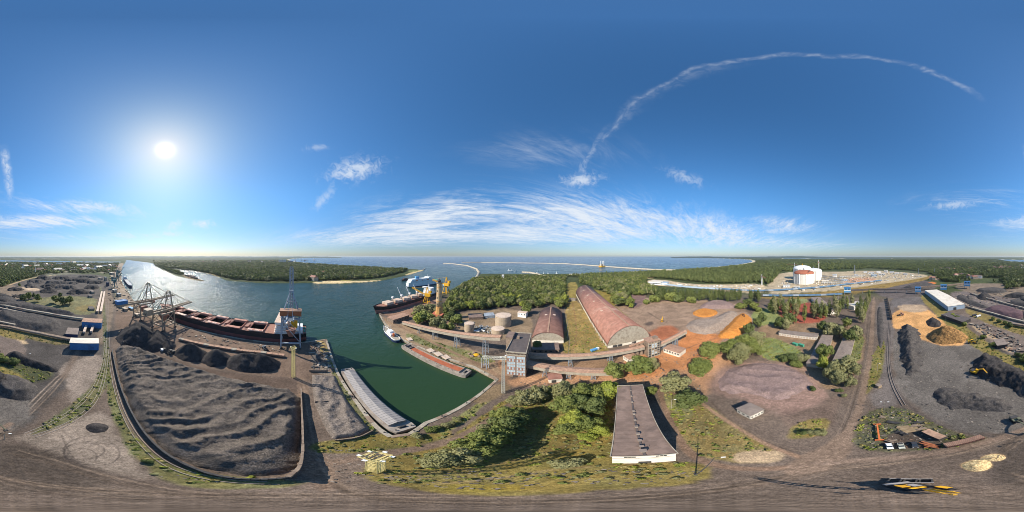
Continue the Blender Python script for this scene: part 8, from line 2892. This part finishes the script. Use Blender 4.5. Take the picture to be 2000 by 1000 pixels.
for group, label, lst in NEAR:
    lst = sorted(lst, key=lambda q: q[0])
    for q_, (x, y, rp, kind, m) in enumerate(lst):
        zc = {'broad': 6.5, 'bush': 2.5}[kind]
        p = P(x, y, zc)
        dist = math.hypot(p.x, p.y)
        slant = math.hypot(dist, CAMH - zc)
        rad = dist * R(rp * 0.18) * 1.27
        if dist < 45:
            rad = slant * R(rp * 0.18) * 0.66
        rad = max(rad, 1.2)
        h = min(rad * 1.9 + 2.0, 17) if kind == 'broad' else rad * 1.15
        tree(kind, p, rad, h, m, label + (', %s from left' % ordn(q_) if len(lst) > 1 else ''), group, 'hi' if dist < 170 else 'mid')
POP = [(1504, 612), (1509, 613), (1514, 614), (1519, 611), (1531, 617), (1536, 616), (1541, 612), (1549, 613), (1556, 620), (1571, 630), (1586, 618), (1591, 622), (1596, 620), (1602, 624), (1607, 620), (1613, 622), (1620, 618), (1634, 621), (1640, 612), (1646, 606), (1664, 598), (1674, 622), (1679, 627), (1684, 631), (1688, 624), (1690, 612), (1694, 602), (1698, 594), (1682, 604), (1630, 606), (1655, 604), (1510, 604), (1524, 604), (1560, 606)]
for i, (x, y) in enumerate(POP):
    p = P(x, y)
    tree('poplar', p, 4.6 + (i % 3) * 0.6, 27 + (i * 7 % 5) * 1.8, (L_MID, L_DARK, L_OLIVE)[i % 3], 'slender tall poplar among the works halls, %s tree counted from the gas tank side' % ordn(i), 'poplars among the works halls')
for i in range(44):
    x = 1284 + 4.6 * i + (i * 37 % 5) * 0.6
    if 1446 < x < 1462:
        continue
    p = P(x, 584.5 + (i * 13 % 7) * 0.6 + (x - 1284) * 0.014)
    tree('poplar', p, 4.4 + (i % 4) * 0.5, 26 + (i * 11 % 6), (L_DARK, L_PINE, L_DARK)[i % 3], 'slender tree in the screen row behind the ore pads, %s from the vault end' % ordn(i), 'screen row behind the ore pads')

# ---- woods
F1 = PP([(866, 602), (884, 574), (905, 558), (930, 545), (1000, 542), (1104, 542), (1104, 606), (1078, 594), (1050, 602), (1030, 604), (1000, 598), (950, 606), (905, 606), (880, 618), (868, 616)])
F2 = PP([(1132, 542), (1240, 537), (1262, 546), (1262, 557), (1282, 566), (1300, 573), (1262, 578), (1225, 577), (1238, 598), (1230, 606), (1195, 578), (1158, 560), (1132, 553)])
F3 = PP([(1104, 540), (1240, 534), (1330, 529.5), (1400, 524), (1450, 519), (1478, 514), (1478, 509), (1525, 507), (1525, 530), (1505, 556), (1480, 552), (1400, 554), (1330, 548), (1290, 544), (1240, 542)])
F4 = PP([(1525, 507), (1700, 507), (1900, 507.5), (1945, 507), (1965, 511), (2000, 513), (2040, 515), (2040, 560), (1990, 552), (1900, 550), (1850, 552), (1830, 545), (1812, 532), (1760, 527), (1700, 524), (1640, 526.5), (1525, 530)])
F6 = PP([(40, 512.5), (110, 513.5), (232, 514), (226, 530), (205, 535), (130, 532), (85, 536), (50, 545), (0, 561), (-40, 566), (-40, 512.5)])
F7 = PP([(303, 518.5), (330, 523.5), (350, 525), (380, 528), (412, 534), (436, 541), (450, 545), (500, 548.5), (570, 549), (600, 548), (640, 547.5), (690, 546), (745, 542), (785, 532), (795, 527), (720, 523), (640, 518), (600, 515.5), (575, 513), (560, 508), (300, 508.5)])
F8 = PP([(308, 520), (345, 530), (360, 536), (350, 537), (322, 527)])
EXC = [PP([(655, 549), (660, 537), (690, 541), (690, 549)])]


def scatter(poly, spacing, seed, gap=0.0, rmin=0, rmax=1e9, margin=0.0):
    pa = np.array([(p[0], p[1]) for p in poly])
    lo, hi = pa.min(0), pa.max(0)
    g = np.random.default_rng(seed)
    out = []
    nx, ny = int((hi[0] - lo[0]) / spacing) + 1, int((hi[1] - lo[1]) / spacing) + 1
    gx, gy = np.meshgrid(np.arange(nx), np.arange(ny), indexing='ij')
    x = lo[0] + (gx.ravel() + g.uniform(0.05, 0.95, gx.size)) * spacing
    y = lo[1] + (gy.ravel() + g.uniform(0.05, 0.95, gx.size)) * spacing
    r = np.hypot(x, y)
    k = (r >= rmin) & (r < rmax)
    x, y = x[k], y[k]
    k = psdf(pa, x, y) > margin
    x, y = x[k], y[k]
    if gap:
        k = fbm(x / 70, y / 70, seed, 3) > gap
        x, y = x[k], y[k]
    return np.stack([x, y], 1)


# the trees nearest in the lighthouse wood, one by one
pts1 = np.vstack([scatter(F1, 10.0, 1, gap=-0.3), scatter(F2, 10.0, 2, gap=-0.3)])
big_ax = Vector((0.272, 0.962, 0))
nrm_ = Vector((0.962, -0.272, 0))
rel = pts1 - np.array([[87, 131]])
s_ = rel @ np.array([big_ax.x, big_ax.y])
w_ = rel @ np.array([nrm_.x, nrm_.y])
pts1 = pts1[~((s_ > -5) & (s_ < 270) & (w_ > -8) & (w_ < 56))]
lh = P(858, 622.5)
pts1 = pts1[np.hypot(pts1[:, 0] - lh.x, pts1[:, 1] - lh.y) > 16]
order = np.argsort(np.hypot(pts1[:, 0], pts1[:, 1]))
solo, rest1 = pts1[order[:290]], pts1[order[290:]]
g_ = np.random.default_rng(5)
for i, (x, y) in enumerate(solo):
    east = x > 110
    rad = g_.uniform(5.0, 9.0)
    mi = int(g_.integers(0, 6 if i % 3 else 5))
    m = (L_MID, L_DARK, L_MID, L_OLIVE, L_DARK, L_LIME)[mi]
    tone = ('mid green', 'dark green', 'mid green', 'grey-green', 'dark green', 'yellow-green')[mi]
    size = 'large' if rad > 7.6 else 'small' if rad < 6.3 else 'middling'
    lo_ = math.degrees(math.atan2(x, y))
    spot = 'beside the lighthouse' if lo_ < -20 else 'behind the slim tank' if lo_ < -12 else 'behind the pipe heap' if lo_ < -6 else 'behind the largest tank' if lo_ < 0 else 'behind the white cabin' if lo_ < 6 else 'behind the small vault' if lo_ < 13 else 'along the meadow lane'
    rk = math.hypot(x, y)
    row = 'front rows' if rk < 300 else 'middle rows' if rk < 370 else 'back rows'
    tree('broad', Vector((x, y, 0)), rad, rad * g_.uniform(1.45, 2.0), m,
         (size + ' ' + tone + ' tree in the wood beside the large vaulted store') if east else (size + ' ' + tone + ' tree in the ' + row + ' of the lighthouse wood ' + spot),
         'trees of the vault wood' if east else 'trees of the lighthouse wood', 'mid')


def forest(name, label, groups, leafs, kinds, seed):
    """groups: list of (points, crown radius, height); every point carries one crown with its trunk"""
    P_, S_, K_ = [], [], []
    g = np.random.default_rng(seed)
    for pts, rad, h in groups:
        for (x, y) in pts:
            P_.append((x, y, -0.3))
            f = g.uniform(0.6, 1.3)
            S_.append((rad * f, rad * f, h * g.uniform(0.55, 1.25)))
            K_.append(int(g.integers(0, len(kinds))))
    me = bpy.data.meshes.new(name)
    me.from_pydata(P_, [], [])
    a = me.attributes.new('tree_scale', 'FLOAT_VECTOR', 'POINT')
    a.data.foreach_set('vector', np.array(S_, dtype=np.float32).ravel())
    a = me.attributes.new('tree_kind', 'INT', 'POINT')
    a.data.foreach_set('value', np.array(K_, dtype=np.int32))
    a = me.attributes.new('tree_turn', 'FLOAT_VECTOR', 'POINT')
    rot = np.zeros((len(P_), 3), np.float32)
    rot[:, 2] = g.uniform(0, 6.28, len(P_))
    a.data.foreach_set('vector', rot.ravel())
    o = bpy.data.objects.new(name, me)
    COL.objects.link(o)
    setp(o, label, None, None, 'stuff')
    ng = bpy.data.node_groups.new(name + '_instances', 'GeometryNodeTree')
    ng.interface.new_socket('Geometry', in_out='INPUT', socket_type='NodeSocketGeometry')
    ng.interface.new_socket('Geometry', in_out='OUTPUT', socket_type='NodeSocketGeometry')
    nin, nout = ng.nodes.new('NodeGroupInput'), ng.nodes.new('NodeGroupOutput')
    m2p = ng.nodes.new('GeometryNodeMeshToPoints')
    ng.links.new(nin.outputs[0], m2p.inputs[0])
    join = ng.nodes.new('GeometryNodeJoinGeometry')

    def attr(nm, dt):
        nd = ng.nodes.new('GeometryNodeInputNamedAttribute')
        nd.data_type = dt
        nd.inputs['Name'].default_value = nm
        return nd.outputs['Attribute']
    sc, kd, tn = attr('tree_scale', 'FLOAT_VECTOR'), attr('tree_kind', 'INT'), attr('tree_turn', 'FLOAT_VECTOR')
    for i, me_k in enumerate(kinds):
        po = bpy.data.objects.new('forest_tree', me_k)
        oi = ng.nodes.new('GeometryNodeObjectInfo')
        oi.inputs['Object'].default_value = po
        cmp = ng.nodes.new('FunctionNodeCompare')
        cmp.data_type = 'INT'
        cmp.operation = 'EQUAL'
        ng.links.new(kd, cmp.inputs[2])
        cmp.inputs[3].default_value = i
        iop = ng.nodes.new('GeometryNodeInstanceOnPoints')
        ng.links.new(m2p.outputs[0], iop.inputs['Points'])
        ng.links.new(cmp.outputs[0], iop.inputs['Selection'])
        ng.links.new(oi.outputs['Geometry'], iop.inputs['Instance'])
        ng.links.new(sc, iop.inputs['Scale'])
        ng.links.new(tn, iop.inputs['Rotation'])
        ng.links.new(iop.outputs[0], join.inputs[0])
    ng.links.new(join.outputs[0], nout.inputs[0])
    md = o.modifiers.new('instances', 'NODES')
    md.node_group = ng
    return o


def kinds(lst):
    return [with_mat(CM[k, 'lo'][i % len(CM[k, 'lo'])], m) for i, (k, m) in enumerate(lst)]


BROADS = kinds([('broad', L_MID), ('broad', L_DARK), ('broad', L_MID), ('broad', L_DARK), ('broad', L_OLIVE)])
PINES = kinds([('broad', L_PINE), ('poplar', L_PINE), ('broad', L_PINE), ('broad', L_DARK)])
forest('woodland', 'far part of the dense broadleaf wood behind the tanks and vaults', [(rest1, 7.6, 13)], None, BROADS, 1)
forest('woodland', 'dense wood covering the peninsula across the channel', [(scatter(F7, 12, 11, rmax=1200), 9.5, 15), (scatter(F7, 22, 12, rmin=1200, rmax=2300, gap=-0.2), 15, 15), (scatter(F7, 45, 13, rmin=2300, gap=-0.1), 28, 13), (scatter(F8, 11, 14), 7, 12)], None, BROADS, 2)
forest('woodland', 'pine forest running along the sea coast to the horizon', [(scatter(F3, 10, 21, rmax=900), 6, 16), (scatter(F3, 17, 22, rmin=900, rmax=2000), 11, 16), (scatter(F3, 40, 23, rmin=2000), 26, 15)], None, PINES, 3)
forest('woodland', 'wide dark forest behind the gas terminal and settlement', [(scatter(F4, 11, 31, rmax=900, gap=-0.12), 7, 14), (scatter(F4, 19, 32, rmin=900, rmax=2000, gap=-0.16), 12, 14), (scatter(F4, 46, 33, rmin=2000, rmax=5000, gap=-0.2), 30, 14)], None, PINES + BROADS[:2], 4)
forest('woodland', 'scattered trees of the town behind the coal yards', [(scatter(F6, 12, 41, rmax=900, gap=-0.16), 7, 13), (scatter(F6, 20, 42, rmin=900, rmax=2600, gap=-0.09), 12, 13)], None, BROADS, 5)


# ---- weeds and tufts standing in the open grass near the drone
def tufts():
    r = np.hypot(GX, GY)
    g = np.random.default_rng(8)
    k = np.nonzero((GCLS == 2) & (r > 18) & (r < 230) & (GZ > -0.1))[0]
    w = 1.0 / (1.0 + 0.0)
    # equal density over the ground: a cell's area grows with its distance
    area = r[k] * (1 + (r[k] / CAMH) ** 2)
    dens = 0.3 + 1.4 * np.clip(fbm(GX[k] / 6, GY[k] / 6, 5, 3) + 0.5, 0, 1) ** 2
    pr = area * dens
    pick = g.choice(k, size=6500, replace=False, p=pr / pr.sum())
    jit = g.uniform(-0.6, 0.6, (len(pick), 2))
    pts = np.stack([GX[pick], GY[pick]], 1) + jit
    half = len(pts) * 3 // 4
    forest('weeds', 'tufts of weeds and tall dry grass in the open grass', [(pts[:half], 0.55, 0.6), (pts[half:], 1.0, 1.2)], None, kinds([('bush', L_OLIVE), ('bush', L_MID), ('bush', L_LIME), ('bush', L_DRY)]), 9)


L_DRY = leaf_material('dry_grass_leaves', (150, 138, 84), (176, 160, 104))
tufts()

# ------------------------------------------------------------------ haze
def haze():
    s, z0, z1 = 21000.0, -8.0, 118.0
    m = bpy.data.materials.new('thin_haze')
    m.use_nodes = True
    nt = m.node_tree
    nt.nodes.clear()
    out = nt.nodes.new('ShaderNodeOutputMaterial')
    v = nt.nodes.new('ShaderNodeVolumePrincipled')
    v.inputs['Color'].default_value = (0.80, 0.90, 1.0, 1)
    v.inputs['Density'].default_value = HAZE
    v.inputs['Anisotropy'].default_value = 0.25
    nt.links.new(v.outputs[0], out.inputs['Volume'])
    o = MB().box(-s, s, -s, s, z0, z1).build('haze', m)
    setp(o, 'thin bluish haze over the land and sea', None, None, 'stuff')


HAZE = 3.0e-5
haze()
